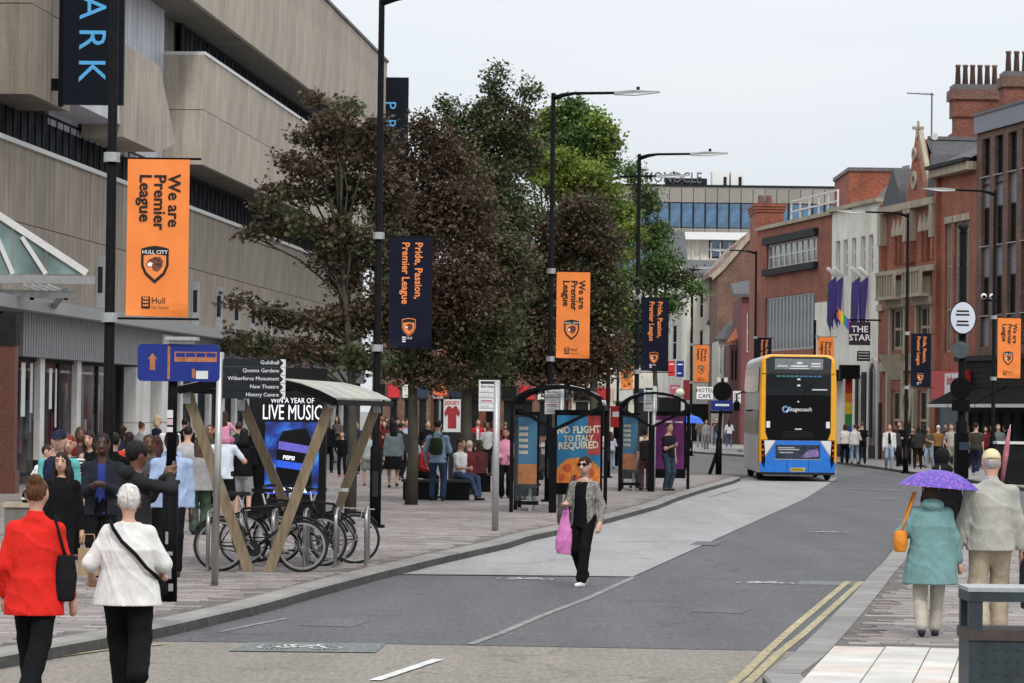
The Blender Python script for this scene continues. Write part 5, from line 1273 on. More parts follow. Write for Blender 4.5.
# ---- pedestrian finger post
p = G(214.5, 586, PZ); e = empty('finger_post', p, 0, 'steel finger post with five dark direction boards by the cycle shelter', 'sign'); s = SC(p)
MB().tube([(0, 0, 0), (exx(220.5, 355), 0, ez(220, 352))], .042, 14).build('pole', M['steel'], e, True)
M['board'] = pm('charcoal_board', (.014, .017, .022), .5, var=.1, spec=.2)
names = ('Guildhall', 'Queens Gardens', 'Wilberforce Monument', 'New Theatre', 'History Centre')
for i in range(5):
    yt, yb = 359 + i * 8.05, 366.6 + i * 8.05; z1, z0 = ez(250, yt), ez(250, yb); xa, xb = exx(222), exx(282)
    bd = MB().prism([(xa, -.02, z0), (xb, -.02, z0), (xb + .03, -.02, (z0 + z1) / 2), (xb, -.02, z1), (xa, -.02, z1)], (0, .04, 0)).build('direction_board', M['board'], e)
    MB().poly([(xb - .02, -.023, z0), (xb + .045, -.023, z0), (xb + .045, -.023, z1), (xb - .02, -.023, z1), (xb + .02, -.023, (z0 + z1) / 2)]).build('white_tip', M['offwhite'], bd)
    text(names[i], .062, M['print_white'], bd, (xb - .03, -.024, z0 + .03), (1, 0, 0), (0, 0, 1), align='RIGHT')
# ---- bus stop flags
def stop_flag(px, pb, pt, fx0, fx1, fy0, fy1, label):
    p = G(px, pb, PZ); e = empty('bus_stop_flag', p, 0, label, 'bus stop sign', 'bus stop flags'); k = p.y / F_PX
    top = D(px + (pb - pt) * .0122, pt, p.y); MB().tube([(0, 0, 0), (top.x - p.x, 0, top.z - PZ)], .058, 12).build('pole', M['galv'], e, True)
    x0, x1 = D(fx0, fy0, p.y).x - p.x, D(fx1, fy0, p.y).x - p.x; z0, z1 = D(fx0, fy1, p.y).z - PZ, D(fx0, fy0, p.y).z - PZ; h = z1 - z0; w = x1 - x0
    fl = MB().box(x0, x1, -.03, .0, z0, z1).build('flag_panel', M['offwhite'], e)
    MB().box(x0 + .03, x1 - .03, -.034, -.031, z0 + h * .88, z1 - .02).build('header_band', M['print_black'], fl)
    text('Bus Stop', h * .115, M['print_black'], fl, ((x0 + x1) / 2, -.033, z0 + h * .76), (1, 0, 0), (0, 0, 1), align='CENTER', bold=.01)
    for i, c in enumerate(((.45, .55, .58), (.5, .5, .5), (.42, .12, .2), (.45, .45, .48))):
        zz = z0 + h * (.60 - i * .165); MB().box(x0 + .01, x1 - .01, -.032, -.0305, zz - .008, zz).build('rule', M['dark'], fl)
        MB().box(x0 + w * .12, x0 + w * (.6 + .1 * (i % 3)), -.033, -.0305, zz + h * .04, zz + h * .085).build('route_name', pm('route_%d' % i, c, .6), fl)
stop_flag(495, 531, 380, 479, 496, 380, 411, 'grey bus stop pole with white flag left of the first shelter')
stop_flag(560, 508, 384, 545, 560, 386, 414, 'grey bus stop pole with white flag in front of the pizza shelter')
stop_flag(653, 491.5, 386, 644, 657, 387, 411, 'grey bus stop pole with white flag at the purple-poster shelter')

# ---- cycle shelter on V-shaped legs
pf = G(259, 574, PZ); pr = G(318, 558, PZ)
cs = empty('cycle_shelter', pf, 0, 'cycle shelter with thin curved roof on bronze V-shaped legs', 'cycle shelter')
def loc(px, py, ref): q = D(px, py, ref.y); return Vector((q.x - pf.x, q.y - pf.y, q.z - PZ))
for (ref, legs) in ((pf, ((187.5, 394, 250, 573.5), (332, 399, 268, 573.5))), (pr, ((242, 402, 307, 557), (377, 404, 319, 557)))):
    for (xt, yt, xb, yb) in legs:
        lg = MB().bar(loc(xb, yb, ref), loc(xt, yt, ref), .13, .09, (0, 1, 0)).build('leg', M['timber'], cs)
        tp = loc(xt, yt, ref); MB().box(tp.x - .05, tp.x + .05, tp.y - .08, tp.y + .08, tp.z - .12, tp.z + .03).build('leg_bracket', M['galv'], lg)
    mid = loc((legs[0][2] + legs[1][2]) / 2, legs[0][3], ref); MB().box(mid.x - .28, mid.x + .28, mid.y - .14, mid.y + .14, 0, .02).build('foot_plate', M['galv'], cs)
M['roof_pale'] = pm('pale_roof_panel', (.34, .325, .285), .6, var=.25, scale=2)
y0, y1 = -.25, pr.y - pf.y + 1.0
und = [(loc(x_, 395, pf).x, z_ - PZ) for x_, z_ in ((183, 2.44), (205, 2.50), (230, 2.54), (258, 2.56), (283, 2.545), (303, 2.49), (321, 2.41), (338, 2.31))]; n = len(und)
for i in range(n - 1):
    (xa, za), (xb, zb) = und[i], und[i + 1]
    MB().prism([(xa + .006 + .08 * y0, y0, za), (xb - .006 + .08 * y0, y0, zb), (xb - .006 + .08 * y0, y0, zb + .03), (xa + .006 + .08 * y0, y0, za + .03)], (.08 * (y1 - y0), y1 - y0, 0)).build('roof_sheet', M['roof_pale'], cs)
for yy in (y0 - .04, pr.y - pf.y, y1 + .0):
    mb = MB()
    for i in range(n - 1): mb.bar((und[i][0] + .08 * yy, yy, und[i][1] - .03), (und[i + 1][0] + .08 * yy, yy, und[i + 1][1] - .03), .06, .10)
    mb.build('roof_edge_beam', M['black'], cs)
for x, zc in (und[0], und[-1]): MB().bar((x + .08 * y0, y0, zc - .03), (x + .08 * y1, y1, zc - .03), .05, .07).build('roof_edge_beam', M['black'], cs)
# ---- digital advertising totem behind the shelter
M['screen_blue'] = None
def screen_material(name, z_lo, z_hi):
    m, N, L, b = nodes_of(name); tc = N.new('ShaderNodeTexCoord'); no = N.new('ShaderNodeTexNoise'); no.inputs['Scale'].default_value = 2.2; no.inputs['Detail'].default_value = 4
    L.new(tc.outputs['Object'], no.inputs['Vector']); cr = N.new('ShaderNodeValToRGB'); e = cr.color_ramp.elements
    e[0].position = .40; e[0].color = (.004, .01, .05, 1); e[1].position = .68; e[1].color = (.05, .30, .85, 1); x = e.new(.52); x.color = (.008, .05, .35, 1)
    L.new(no.outputs['Fac'], cr.inputs['Fac']); L.new(cr.outputs['Color'], b.inputs['Emission Color']); b.inputs['Emission Strength'].default_value = .9
    b.inputs['Base Color'].default_value = (.01, .01, .02, 1); b.inputs['Roughness'].default_value = .2; return m
M['screen_blue'] = screen_material('blue_screen_picture', 0, 3)
M['screen_white'] = pm('screen_white_letters', (.80, .82, .85), .3, var=.03, emit=.55)
M['screen_black'] = pm('screen_black', (.006, .006, .007), .15, var=.1)
p = G(289, 520, PZ); e = empty('advertising_screen', p, 0, 'black digital advertising screen with blue picture and LIVE MUSIC heading', 'advertising screen')
def fx(px): return D(px, 440, p.y).x - p.x
def fz(py): return D(289, py, p.y).z - PZ
zt = fz(376); MB().box(fx(251.5), fx(326), 0, .3, .12, zt + .15).build('cabinet', M['screen_black'], e); MB().box(fx(258), fx(320), .03, .27, 0, .12).build('plinth', M['dark'], e)
MB().box(fx(265), fx(319), -.012, -.002, fz(493), fz(422)).build('picture', M['screen_blue'], e)
text('WIN A YEAR OF', .14, M['screen_white'], e, (fx(292), -.014, fz(403)), (1, 0, 0), (0, 0, 1), align='CENTER', bold=.0, sx=.80)
text('LIVE MUSIC', .40, M['screen_white'], e, (fx(292), -.014, fz(419.5)), (1, 0, 0), (0, 0, 1), align='CENTER', bold=.0, sx=.56)
# printed can: dark can with coloured bands, flat on the screen
cc = lambda pts: [(fx(292 + a), -.016, fz(455 + b)) for a, b in pts]
MB().poly(cc([(-16, 34), (-15, -12), (-9, -24), (14, -27), (20, -14), (20, 36), (10, 40), (-10, 39)])[::-1]).build('printed_can', M['screen_black'], e)
M['can_violet'] = pm('can_violet', (.10, .09, .38), .3, emit=.5); M['can_blue'] = pm('can_blue', (.02, .07, .45), .3, emit=.7)
MB().poly([(a, -.018, c) for a, _, c in cc([(-14, -6), (-13, -14), (18, -9), (19, -1)])[::-1]]).build('printed_band', M['can_violet'], e)
MB().poly([(a, -.018, c) for a, _, c in cc([(-15, 12), (-15, 5), (16, 9), (16, 16)])[::-1]]).build('printed_band', M['can_blue'], e)
text('PEPSI', .10, M['screen_white'], e, (fx(283), -.02, fz(459)), (1, 0, -.1), (.1, 0, 1), bold=.03)
MB().box(fx(266), fx(318), -.016, -.013, fz(494), fz(486)).build('picture_strip', M['can_blue'], e); text('NON-PROMO', .10, M['screen_white'], e, (fx(276), -.02, fz(493)), (1, 0, 0), (0, 0, 1), name='lettering', bold=.02) if False else None
for k in range(7): MB().box(fx(274 + k * 5), fx(277.5 + k * 5), -.02, -.017, fz(492.5), fz(487.5)).build('printed_mark', M['screen_white'], e)

# ---- Sheffield stands and bicycles
M['bike_black'] = pm('black_bike_frame', (.014, .014, .015), .35, var=.2); M['spoke'] = pm('spoke_metal', (.35, .35, .36), .35, .8)
hoop = None
for i in range(6):
    t = i / 5; x = -.95 + .38 * t * 4.2 ; y = .35 + t * 2.9
    c = Vector((pf.x + .1 + (i - 2) * .38, pf.y + .55 + i * .42, PZ))
    e = empty('cycle_stand', c, 0, ('first', 'second', 'third', 'fourth', 'fifth', 'last')[i] + ' steel hoop stand from the front under the cycle shelter', 'cycle stand', 'steel hoop cycle stands')
    pts = [(0, -.38, 0), (0, -.38, .6)] + [(0, -.38 + .16 - .16 * math.cos(a), .6 + .16 * math.sin(a)) for a in (.4, .8, 1.2, 1.57)] + [(0, .38 - .16 + .16 * math.cos(a), .6 + .16 * math.sin(a)) for a in (1.57, 1.2, .8, .4)] + [(0, .38, .6), (0, .38, 0)]
    MB().tube(pts, .024, 8).build('hoop', M['steel'], e, True)
    for yy in (-.38, .38): MB().tube([(0, yy, 0), (0, yy, .015)], .06, 10).build('floor_flange', M['steel'], e)
def bicycle(loc_, rz, label, saddle=M['rubber'], rack=False, frame=None, lean=.03):
    frame = frame or M['bike_black']; e = empty('bicycle', loc_, rz, label, 'bicycle', 'bicycles locked in the cycle shelter'); e.rotation_euler = (lean, 0, rz)
    Rw = .335; wb = 1.04; rear, front = Vector((-wb / 2, 0, Rw)), Vector((wb / 2, 0, Rw))
    for c in (rear, front):
        w = MB().torus(c, Rw - .02, .021, (0, 1, 0), 32, 8).build('wheel', M['rubber'], e, True)
        MB().ring(c, Rw - .062, Rw - .036, (0, 1, 0), .022, 32).build('rim', M['chrome'], w)
        sp = MB()
        for k in range(18):
            a = 2 * math.pi * k / 18; sp.tube([c + Vector((0, .015 * (-1) ** k, 0)), c + Vector((math.cos(a), 0, math.sin(a))) * (Rw - .05)], .0028, 4, False)
        sp.build('spokes', M['spoke'], w); MB().tube([c + Vector((0, -.05, 0)), c + Vector((0, .05, 0))], .025, 8).build('hub', M['spoke'], w)
        mg = MB(); pts = [c + Vector((math.cos(a), 0, math.sin(a))) * (Rw + .025) for a in [R(20 + 14 * k) for k in range(10)]]; mg.tube(pts, .02, 6); mg.build('mudguard', M['rubber'], e, True)
    bb = Vector((-.09, 0, .29)); st = Vector((-.24, 0, .80)); ht, hb = Vector((.37, 0, .86)), Vector((.42, 0, .70))
    fr = MB().tube([bb, st], .017, 8).tube([st, ht], .017, 8).tube([bb, hb], .020, 8).tube([ht, hb], .021, 8)
    for y in (-.055, .055): fr.tube([bb + Vector((0, y * .6, 0)), rear + Vector((0, y, 0))], .010, 6).tube([st, rear + Vector((0, y, 0))], .009, 6)
    fr.build('frame', frame, e, True)
    fk = MB()
    for y in (-.05, .05): fk.tube([hb + Vector((0, y, -.02)), hb + Vector((.05, y, -.15)), front + Vector((0, y, 0))], [.016, .014, .009], 6)
    fk.build('fork', frame, e, True)
    MB().tube([st, st + Vector((-.045, 0, .15))], .013, 8).build('seat_post', M['chrome'], e)
    sd_ = st + Vector((-.05, 0, .17)); MB().prism([sd_ + Vector(v) for v in ((-.13, -.075, 0), (-.05, -.07, 0), (.05, -.02, 0), (.15, -.018, 0), (.15, .018, 0), (.05, .02, 0), (-.05, .07, 0), (-.13, .075, 0))], (0, 0, .045)).build('saddle', saddle, e)
    hs_ = ht + Vector((-.02, 0, .13)); MB().tube([ht, hs_], .015, 8).tube([hs_, hs_ + Vector((.08, 0, .02))], .014, 8).build('stem', M['chrome'], e)
    hc = hs_ + Vector((.08, 0, .02)); hb_ = MB().tube([hc + Vector((-.12, -.29, .03)), hc + Vector((-.02, -.12, .02)), hc, hc + Vector((-.02, .12, .02)), hc + Vector((-.12, .29, .03))], .012, 8).build('handlebar', M['bike_black'], e, True)
    for y in (-1, 1): MB().tube([hc + Vector((-.12, y * .29, .03)), hc + Vector((-.075, y * .19, .027))], .018, 8).build('grip', M['rubber'], hb_)
    MB().disc(bb + Vector((0, -.05, 0)), .095, (0, 1, 0), .008, 20).build('chainring', M['dark'], e)
    for k in (-1, 1):
        cr_ = bb + Vector((0, .07 * k, 0)); en = cr_ + Vector((.11 * k, 0, -.12 * k)); ck = MB().bar(cr_, en, .02).build('crank', M['chrome'], e); MB().box(en.x - .05, en.x + .05, en.y + (0 if k > 0 else -.09), en.y + (.09 if k > 0 else 0), en.z - .012, en.z + .012).build('pedal', M['rubber'], ck)
    MB().bar(bb + Vector((0, -.05, .085)), rear + Vector((0, -.05, .035)), .006, .012).bar(bb + Vector((0, -.05, -.085)), rear + Vector((0, -.05, -.035)), .006, .012).build('chain', M['dark'], e)
    if rack:
        rk = MB().bar(rear + Vector((-.26, -.06, .40)), rear + Vector((.16, -.06, .42)), .012).bar(rear + Vector((-.26, .06, .40)), rear + Vector((.16, .06, .42)), .012)
        for x in (-.24, -.1, .05): rk.bar(rear + Vector((x, -.06, .405)), rear + Vector((x, .06, .405)), .012)
        rk.bar(rear + Vector((0, -.06, .02)), rear + Vector((-.1, -.06, .4)), .01).bar(rear + Vector((0, .06, .02)), rear + Vector((-.1, .06, .4)), .01); rk.build('luggage_rack', M['chrome'], e)
    return e
def bike_at(pxl, pxr, pyb, rz, **k):
    c = G((pxl + pxr) / 2, pyb, PZ); return bicycle((c.x, c.y, PZ), rz, **k)
bike_at(222, 299, 572, R(2), label='black bicycle nearest the road under the cycle shelter', saddle=M['rubber'])
bike_at(245, 320, 566, R(-4), label='second black bicycle from the road in the cycle shelter', lean=-.04)
bike_at(258, 330, 563, R(176), label='third bicycle from the road with its front wheel hidden in the row', lean=.02)
bike_at(280, 352, 563.5, R(182), label='black bicycle with luggage rack sticking out at the right of the row', rack=True, saddle=M['offwhite'])

# ---- bus shelters (barrel roof along the street)
M['clear_glass'] = glass_mat('shelter_glass', (.10, .12, .13), .05, .4, alpha=.16)
M['roof_tint'] = glass_mat('tinted_roof_glass', (.30, .31, .32), .2, .5, alpha=.45)
def poster(par, x0, x1, y, z0, z1, kind, fm):
    f = MB().box(x0, x1, y, y + .16, z0 - .25, z1 + .12).build('poster_case', M['black'], par); w, h = x1 - x0, z1 - z0
    a0, a1 = x0 + .05, x1 - .05
    if kind == 'pizza':
        MB().box(a0, a1, y - .008, y - .002, z0, z1).build('poster', pm('poster_blue', (.03, .19, .36), .4, var=.2, scale=1.5), f)
        MB().box(a0 + (a1 - a0) * .70, a1, y - .012, y - .009, z0 + h * .42, z1).build('poster_red_area', pm('poster_red', (.36, .05, .05), .4, var=.4, scale=3), f)
        pz_ = pm('pizza_orange', (.62, .20, .035), .5, var=.3, scale=8)
        pts = [(a0 + (a1 - a0) * q[0], y - .014, z0 + h * q[1]) for q in ((.0, .0), (1, .0), (1, .22), (.82, .33), (.55, .38), (.25, .36), (.1, .28), (0, .2))]
        MB().poly(pts).build('printed_pizza', pz_, f)
        for (qx, qz, r_) in ((.25, .22, .12), (.55, .27, .11), (.78, .15, .12), (.42, .06, .12), (.12, .08, .09)): MB().disc((a0 + (a1 - a0) * qx, y - .017, z0 + h * qz), r_ * w * .75, (0, 1, 0), .002, 16).build('printed_slice', pm('pepperoni', (.50, .075, .03), .5), f)
        cm = pm('poster_cream', (.68, .62, .46), .5)
        for i, (t_, k) in enumerate((('NO FLIGHT', 1.0), ('TO ITALY', .8), ('REQUIRED', 1.0))):
            text(t_, w * .205 * k, cm, f, ((a0 + a1) / 2, y - .018, z0 + h * (.74 - i * .115)), (1, 0, .04), (-.04, 0, 1), align='CENTER', bold=.03, sx=.86)
    elif kind == 'purple':
        MB().box(a0, a1, y - .008, y - .002, z0, z1).build('poster', pm('poster_purple', (.12, .018, .11), .45, var=.25, scale=1.5), f)
        text('Heaven', w * .2, M['print_white'], f, ((a0 + a1) / 2, y - .012, z0 + h * .86), (1, 0, 0), (0, 0, 1), align='CENTER', bold=.02) if False else None
        for k in range(3): MB().box(a0 + w * (.08 + .28 * k), a0 + w * (.30 + .28 * k), y - .012, y - .009, z0 + h * .87, z0 + h * (.92 - .01 * k)).build('printed_mark', pm('pale_pink_print', (.55, .38, .5), .5), f)
    else:
        MB().box(a0, a1, y - .008, y - .002, z0 + h * .3, z1).build('poster', pm('poster_blue', (.03, .19, .36), .4), f); MB().box(a0, a1, y - .008, y - .002, z0, z0 + h * .3).build('poster_food', pm('pizza_orange', (.62, .20, .035), .5), f)
        for k in range(5): MB().box(a0 + .05, a0 + w * .45, y - .012, y - .009, z0 + h * (.45 + .09 * k), z0 + h * (.50 + .09 * k)).build('printed_mark', pm('poster_cream', (.68, .62, .46), .5), f)
def bus_shelter(pxl, pxr, pyb, length, label, kind):
    pl, pr_ = G(pxl, pyb, PZ), G(pxr, pyb, PZ); W = pr_.x - pl.x; e = empty('bus_shelter', pl, 0, label, 'bus shelter', 'arched bus shelters')
    skew = .05
    def X(x, y): return x + skew * y
    eave, rise = 2.18, .42
    N_ = 12; arc = [(W * (.5 - .5 * math.cos(math.pi * i / N_)) * 1.0, eave + rise * math.sin(math.pi * i / N_)) for i in range(N_ + 1)]
    for y in (0, length * .33, length * .66, length):
        mb = MB()
        for i in range(N_): mb.bar((X(arc[i][0], y), y, arc[i][1]), (X(arc[i + 1][0], y), y, arc[i + 1][1]), .065, .065)
        mb.build('roof_hoop', M['black'], e)
    for i in range(N_):
        (xa, za), (xb, zb) = arc[i], arc[i + 1]
        if i % 2 == 0: continue
        MB().prism([(X(xa, 0) + .02, .05, za + .03), (X(xb, 0), .05, zb + .03), (X(xb, length), length - .05, zb + .03), (X(xa, length) + .02, length - .05, za + .03)], (0, 0, .012)).build('roof_pane', M['roof_tint'] if i % 4 == 1 else M['white'], e)
    for x in (0, W): MB().bar((X(x, 0), -.05, eave - .02), (X(x, length), length + .05, eave - .02), .09, .10).build('eaves_beam', M['black'], e)
    # open front end: central post with Y arms; rear end: poster; sides glass
    cx = W * .46
    MB().bar((cx, 0, 0), (cx, 0, 1.75), .16, .14, (0, 1, 0)).build('centre_post', M['black'], e)
    MB().bar((cx, .0, 1.70), (.12, 0, eave - .05), .07, .07, (0, 1, 0)).build('brace', M['black'], e); MB().bar((cx, .0, 1.70), (W - .06, 0, eave - .02), .07, .07, (0, 1, 0)).build('brace', M['black'], e)
    for (x, y) in ((0, 0), (0, length), (W, length), (0, length * .5)): MB().bar((X(x, y), y, 0), (X(x, y), y, eave), .08, .08, (0, 1, 0)).build('post', M['black'], e)
    for k in range(2):
        ya, yb = length * .5 * k + .06, length * .5 * (k + 1) - .06
        MB().prism([(X(0, ya), ya, .25), (X(0, yb), yb, .25), (X(0, yb), yb, 2.0), (X(0, ya), ya, 2.0)], (.012, 0, 0)).build('side_glass', M['clear_glass'], e)
    MB().box(.06, cx * .62, .02, .035, .25, 2.0).build('end_glass', M['clear_glass'], e)
    MB().bar((.05, .03, .2), (cx * .66, .03, .2), .05, .08).build('glass_rail', M['black'], e)
    poster(e, X(W * .40, length), X(W * 1.0, length) - .07, length - .1, .55, 2.0, kind, None)
    poster(e, .05, .58 , length * .5, .55, 1.95, 'side', None)
    st_ = MB().bar((X(.35, .6), .6, .52), (X(.35, length - .6), length - .6, .52), .26, .05).build('bench_seat', M['dark'], e)
    for y in (.8, length - .8): MB().bar((X(.35, y), y, 0), (X(.35, y), y, .5), .06).build('bench_leg', M['galv'], e)
    return e
bus_shelter(511, 600, 512.5, 3.6, 'arched bus shelter with a pizza poster beside the crossing woman', 'pizza')
bus_shelter(619.5, 686, 491.5, 3.6, 'arched bus shelter with a purple poster nearer the bus', 'purple')

# ---- benches, litter bin, dark kiosk, kerbside rail
def bench(px0, px1, pyb, label):
    a, c = G(px0, pyb, PZ), G(px1, pyb, PZ); w = c.x - a.x; e = empty('bench', a, 0, label, 'bench', 'dark benches under the trees')
    for k in range(4): MB().box(0, w, k * .13, k * .13 + .115, .42, .48).build('seat_slat', M['bench_wood'], e)
    MB().box(.04, w - .04, .03, .49, 0, .41).build('base', M['shop_black'], e)
M['bench_wood'] = pm('dark_bench_timber', (.06, .05, .045), .7, var=.3, scale=8)
bench(401, 439, 500, 'left dark bench under the trees beside the lamp post'); bench(443, 471, 500.5, 'dark bench with the man in a white shirt'); bench(470, 492, 492, 'dark planter bench behind the seated man')
p = Vector((D(969, 640, 22).x, 22, PZ)); e = empty('litter_bin', p, 0, 'dark blue-grey steel litter bin in the bottom right corner', 'litter bin')
M['bin'] = pm('blue_grey_bin_paint', (.034, .045, .052), .42, var=.25, scale=7); M['bin_rust'] = pm('worn_bin_rim', (.085, .058, .045), .6, c2=(.04, .04, .04), scale=14)
def bz(py): return D(1000, py, 22).z - PZ
Wb = .62; b0 = -.62; zt = bz(590)
MB().box(0, Wb, 0, .5, 0.03, bz(641)).build('body', M['bin'], e); MB().box(-.012, Wb + .012, -.012, .512, bz(641) + .002, bz(630)).build('rim', M['bin_rust'], e)
for x in (0, Wb - .085):
    for y in (0, .415): MB().box(x, x + .085, y, y + .085, bz(630), bz(602)).build('corner_post', M['bin'], e)
MB().box(-.005, Wb + .005, -.005, .505, bz(602), bz(592)).build('hood', M['bin'], e); MB().prism([(-.01, -.01, bz(592)), (Wb + .01, -.01, bz(592)), (Wb + .01, .51, bz(592)), (-.01, .51, bz(592))], (0, 0, .025)).build('lid', M['galv'], e)
dm = MB().disc((0, 0, 0), .011, (0, 1, 0), .008, 8).mesh('pressed_dot'); dm.materials.append(M['bin'])
for i in range(7):
    for j in range(4):
        o = bpy.data.objects.new('pressed_dot', dm); col.objects.link(o); o.parent = e; o.location = (.09 + i * .075, -.003, bz(649) - j * .075)
p = Vector((D(998, 480, 108).x, 108, PZ)); e = empty('kiosk_counter', p, 0, 'black kiosk counter with pale top at the right edge', 'counter')
MB().box(0, 1.6, 0, .8, 0, D(1000, 444, 108).z - PZ).build('body', M['shop_black'], e); MB().box(-.05, 1.65, -.05, .85, D(1000, 444, 108).z - PZ, D(1000, 441.5, 108).z - PZ).build('top', M['offwhite'], e)
p = Vector((D(1019, 540, 41).x, 41, PZ)); e = empty('seat_end', p, 0, 'end of a bright steel slatted seat at the right edge', 'bench')
for k in range(4): MB().box(0, 1.1, -.02 + k * .05, k * .05, .62 + k * .09, .67 + k * .09).build('slat', M['chrome'] if k % 2 else M['dark'], e)
for x in (.05, 1.0): MB().box(x, x + .06, 0, .3, 0, .62).build('leg', M['dark'], e)
# ------------------------------------------------------------------ the double-decker bus
rl, rr_ = D(757.5, 478, 115), D(837, 479, 115)
Wd = 2.56; bus_c = Vector((D(797.5, 478, 115).x, 115, 0)); hd = math.atan2(-(580 - 512) / F_PX, 1)
bus = empty('double_decker_bus', bus_c, hd, 'yellow, black and blue double-decker bus seen from behind', 'bus')
M['bus_yellow'] = pm('bus_yellow_paint', (.78, .36, .018), .3, var=.10, scale=2.5, coat=.3); M['bus_black'] = pm('bus_black_gloss', (.006, .006, .007), .25, var=.1, spec=.1)
M['bus_blue'] = pm('bus_blue_paint', (.02, .17, .60), .32, var=.14, scale=3, coat=.3); M['bus_white'] = pm('bus_white_paint', (.66, .67, .69), .3, var=.05, coat=.3)
M['bus_silver'] = pm('bus_side_silver', (.55, .56, .57), .3, .1, var=.1)
M['bus_glass'] = glass_mat('bus_window_glass', (.010, .012, .014), .06, .2)
H = 4.2; Lb = 10.8; hw = Wd / 2
def ringp(y, inset=0.0, ztop=H, z0=.28):
    r = .32; w = hw - inset; pts = [(-w, y, z0), (-w, y, 1.2), (-w + .01, y, 3.0), (-w + .05, y, ztop - r)]
    for k in range(1, 6): a = math.pi - k * math.pi / 10; pts.append((-w + .05 + r + r * math.cos(a), y, ztop - r + r * math.sin(a) * .9))
    pts += [(-x, yy, z) for (x, yy, z) in reversed(pts)]
    return pts
mb = MB(); rows = [ringp(.10, .06, H - .06), ringp(.03, .02, H - .02), ringp(.0 + .12, 0, H), ringp(.35, 0, H), ringp(Lb - .5, 0, H), ringp(Lb - .1, .06, H - .1), ringp(Lb, .16, H - .3)]
rows = [ringp(.0, .07, H - .08), ringp(.04, .025, H - .03), ringp(.14, 0, H), ringp(.36, 0, H)] + rows[4:]
n = len(rows[0])
for r_ in rows: mb.v += r_
for i in range(len(rows) - 1):
    for k in range(n):
        a = i * n + k; b_ = i * n + (k + 1) % n; mb.f.append((a, b_, b_ + n, a + n)); mb.m.append(0 if i < 3 else 1)
mb.f.append(tuple(range(n))); mb.m.append(0); e_ = (len(rows) - 1) * n; mb.f.append(tuple(range(e_, e_ + n))[::-1]); mb.m.append(1)
body = mb.build('body', [M['bus_yellow'], M['bus_silver']], bus, False)
def rp(name, pts, mat, y=-.012, th=.02, par=None): return MB().prism([(x, y, z) for x, z in pts], (0, th, 0)).build(name, mat, par or bus)
rp('route_glass', [(-1.06, 3.54), (1.06, 3.54), (1.08, 4.02), (.9, 4.10), (-.9, 4.10), (-1.08, 4.02)], pm('route_panel_dark', (.035, .037, .042), .2), y=-.014)
disp = rp('route_display', [(-.78, 3.68), (.80, 3.68), (.80, 4.03), (-.78, 4.03)], pm('route_display_grey', (.20, .21, .22), .3), y=-.020)
for (a, b_, z0, z1) in ((-.70, -.36, 3.77, 3.80), (-.26, .30, 3.77, 3.81), (.42, .72, 3.77, 3.80), (.42, .72, 3.85, 3.89), (-.30, .34, 3.70, 3.72), (-.05, .12, 3.86, 3.92)): rp('display_text', [(a, z0), (b_, z0), (b_, z1), (a, z1)], M['print_white'], y=-.026, par=disp)
rp('upper_window', [(-1.07, 2.86), (1.07, 2.86), (1.07, 3.52), (-1.07, 3.52)], M['bus_glass'], y=-.014)
for k in range(10): rp('slogan_mark', [(-.72 + k * .15, 3.43), (-.60 + k * .15, 3.43), (-.60 + k * .15, 3.48), (-.72 + k * .15, 3.48)], pm('slogan_teal', (.05, .22, .24), .5) if k < 5 else pm('slogan_blue', (.06, .16, .34), .5), y=-.02)
rp('interior_lamp', [(-.04, 3.33), (.06, 3.33), (.06, 3.38), (-.04, 3.38)], M['print_white'], y=-.02); rp('interior_lamp', [(-.04, 3.13), (.06, 3.13), (.06, 3.18), (-.04, 3.18)], M['print_white'], y=-.02)
rp('small_print', [(.45, 3.0), (.95, 3.0), (.95, 3.04), (.45, 3.04)], M['offwhite'], y=-.02)
rp('engine_panel', [(-1.07, 1.62), (-.98, 1.36), (.98, 1.36), (1.07, 1.62), (1.07, 2.84), (-1.07, 2.84)], M['bus_black'], y=-.014)
rp('panel_seam', [(-1.05, 2.835), (1.05, 2.835), (1.05, 2.86), (-1.05, 2.86)], M['dark'], y=-.018)
text('Stagecoach', .185, M['print_white'], bus, (-.32, -.022, 2.31), (1, 0, 0), (0, 0, 1), bold=.006, sx=.93)
lg = MB().ring((-.42, -.02, 2.37), .06, .115, (0, 1, 0), .006, 20).build('round_logo', pm('logo_blue', (.05, .30, .62), .4), bus)
rp('logo_segment', [(-.53, 2.37), (-.48, 2.37), (-.45, 2.44), (-.47, 2.48)], M['print_orange'], y=-.027, th=.003); rp('logo_segment', [(-.40, 2.27), (-.36, 2.27), (-.32, 2.34), (-.36, 2.36)], M['print_white'], y=-.027, th=.003)
for x in (-.98, .98): rp('reflector', [(x - .06, 1.76), (x + .06, 1.76), (x + .06, 1.97), (x - .06, 1.97)], M['white'], y=-.02)
rp('small_print', [(-.1, 1.70), (.12, 1.70), (.12, 1.74), (-.1, 1.74)], M['offwhite'], y=-.02); MB().disc((.0, -.02, 2.62), .03, (0, 1, 0), .012, 10).build('camera', M['offwhite'], bus)
rp('lower_panel', [(-1.24, .30), (1.24, .30), (1.27, .60), (1.10, .75), (.72, 1.34), (-.72, 1.34), (-1.10, .75), (-1.27, .60)], M['bus_blue'], y=-.016)
rp('white_flash', [(-1.12, .78), (-.74, 1.34), (-1.08, 1.34), (-1.16, 1.1)], M['bus_white'], y=-.017); rp('white_flash', [(1.12, .78), (1.16, 1.1), (1.08, 1.34), (.74, 1.34)], M['bus_white'], y=-.017)
ad = rp('advert_panel', [(-.73, .74), (.73, .74), (.73, 1.20), (-.73, 1.20)], pm('advert_dark', (.03, .035, .06), .3, var=.5, scale=4), y=-.024)
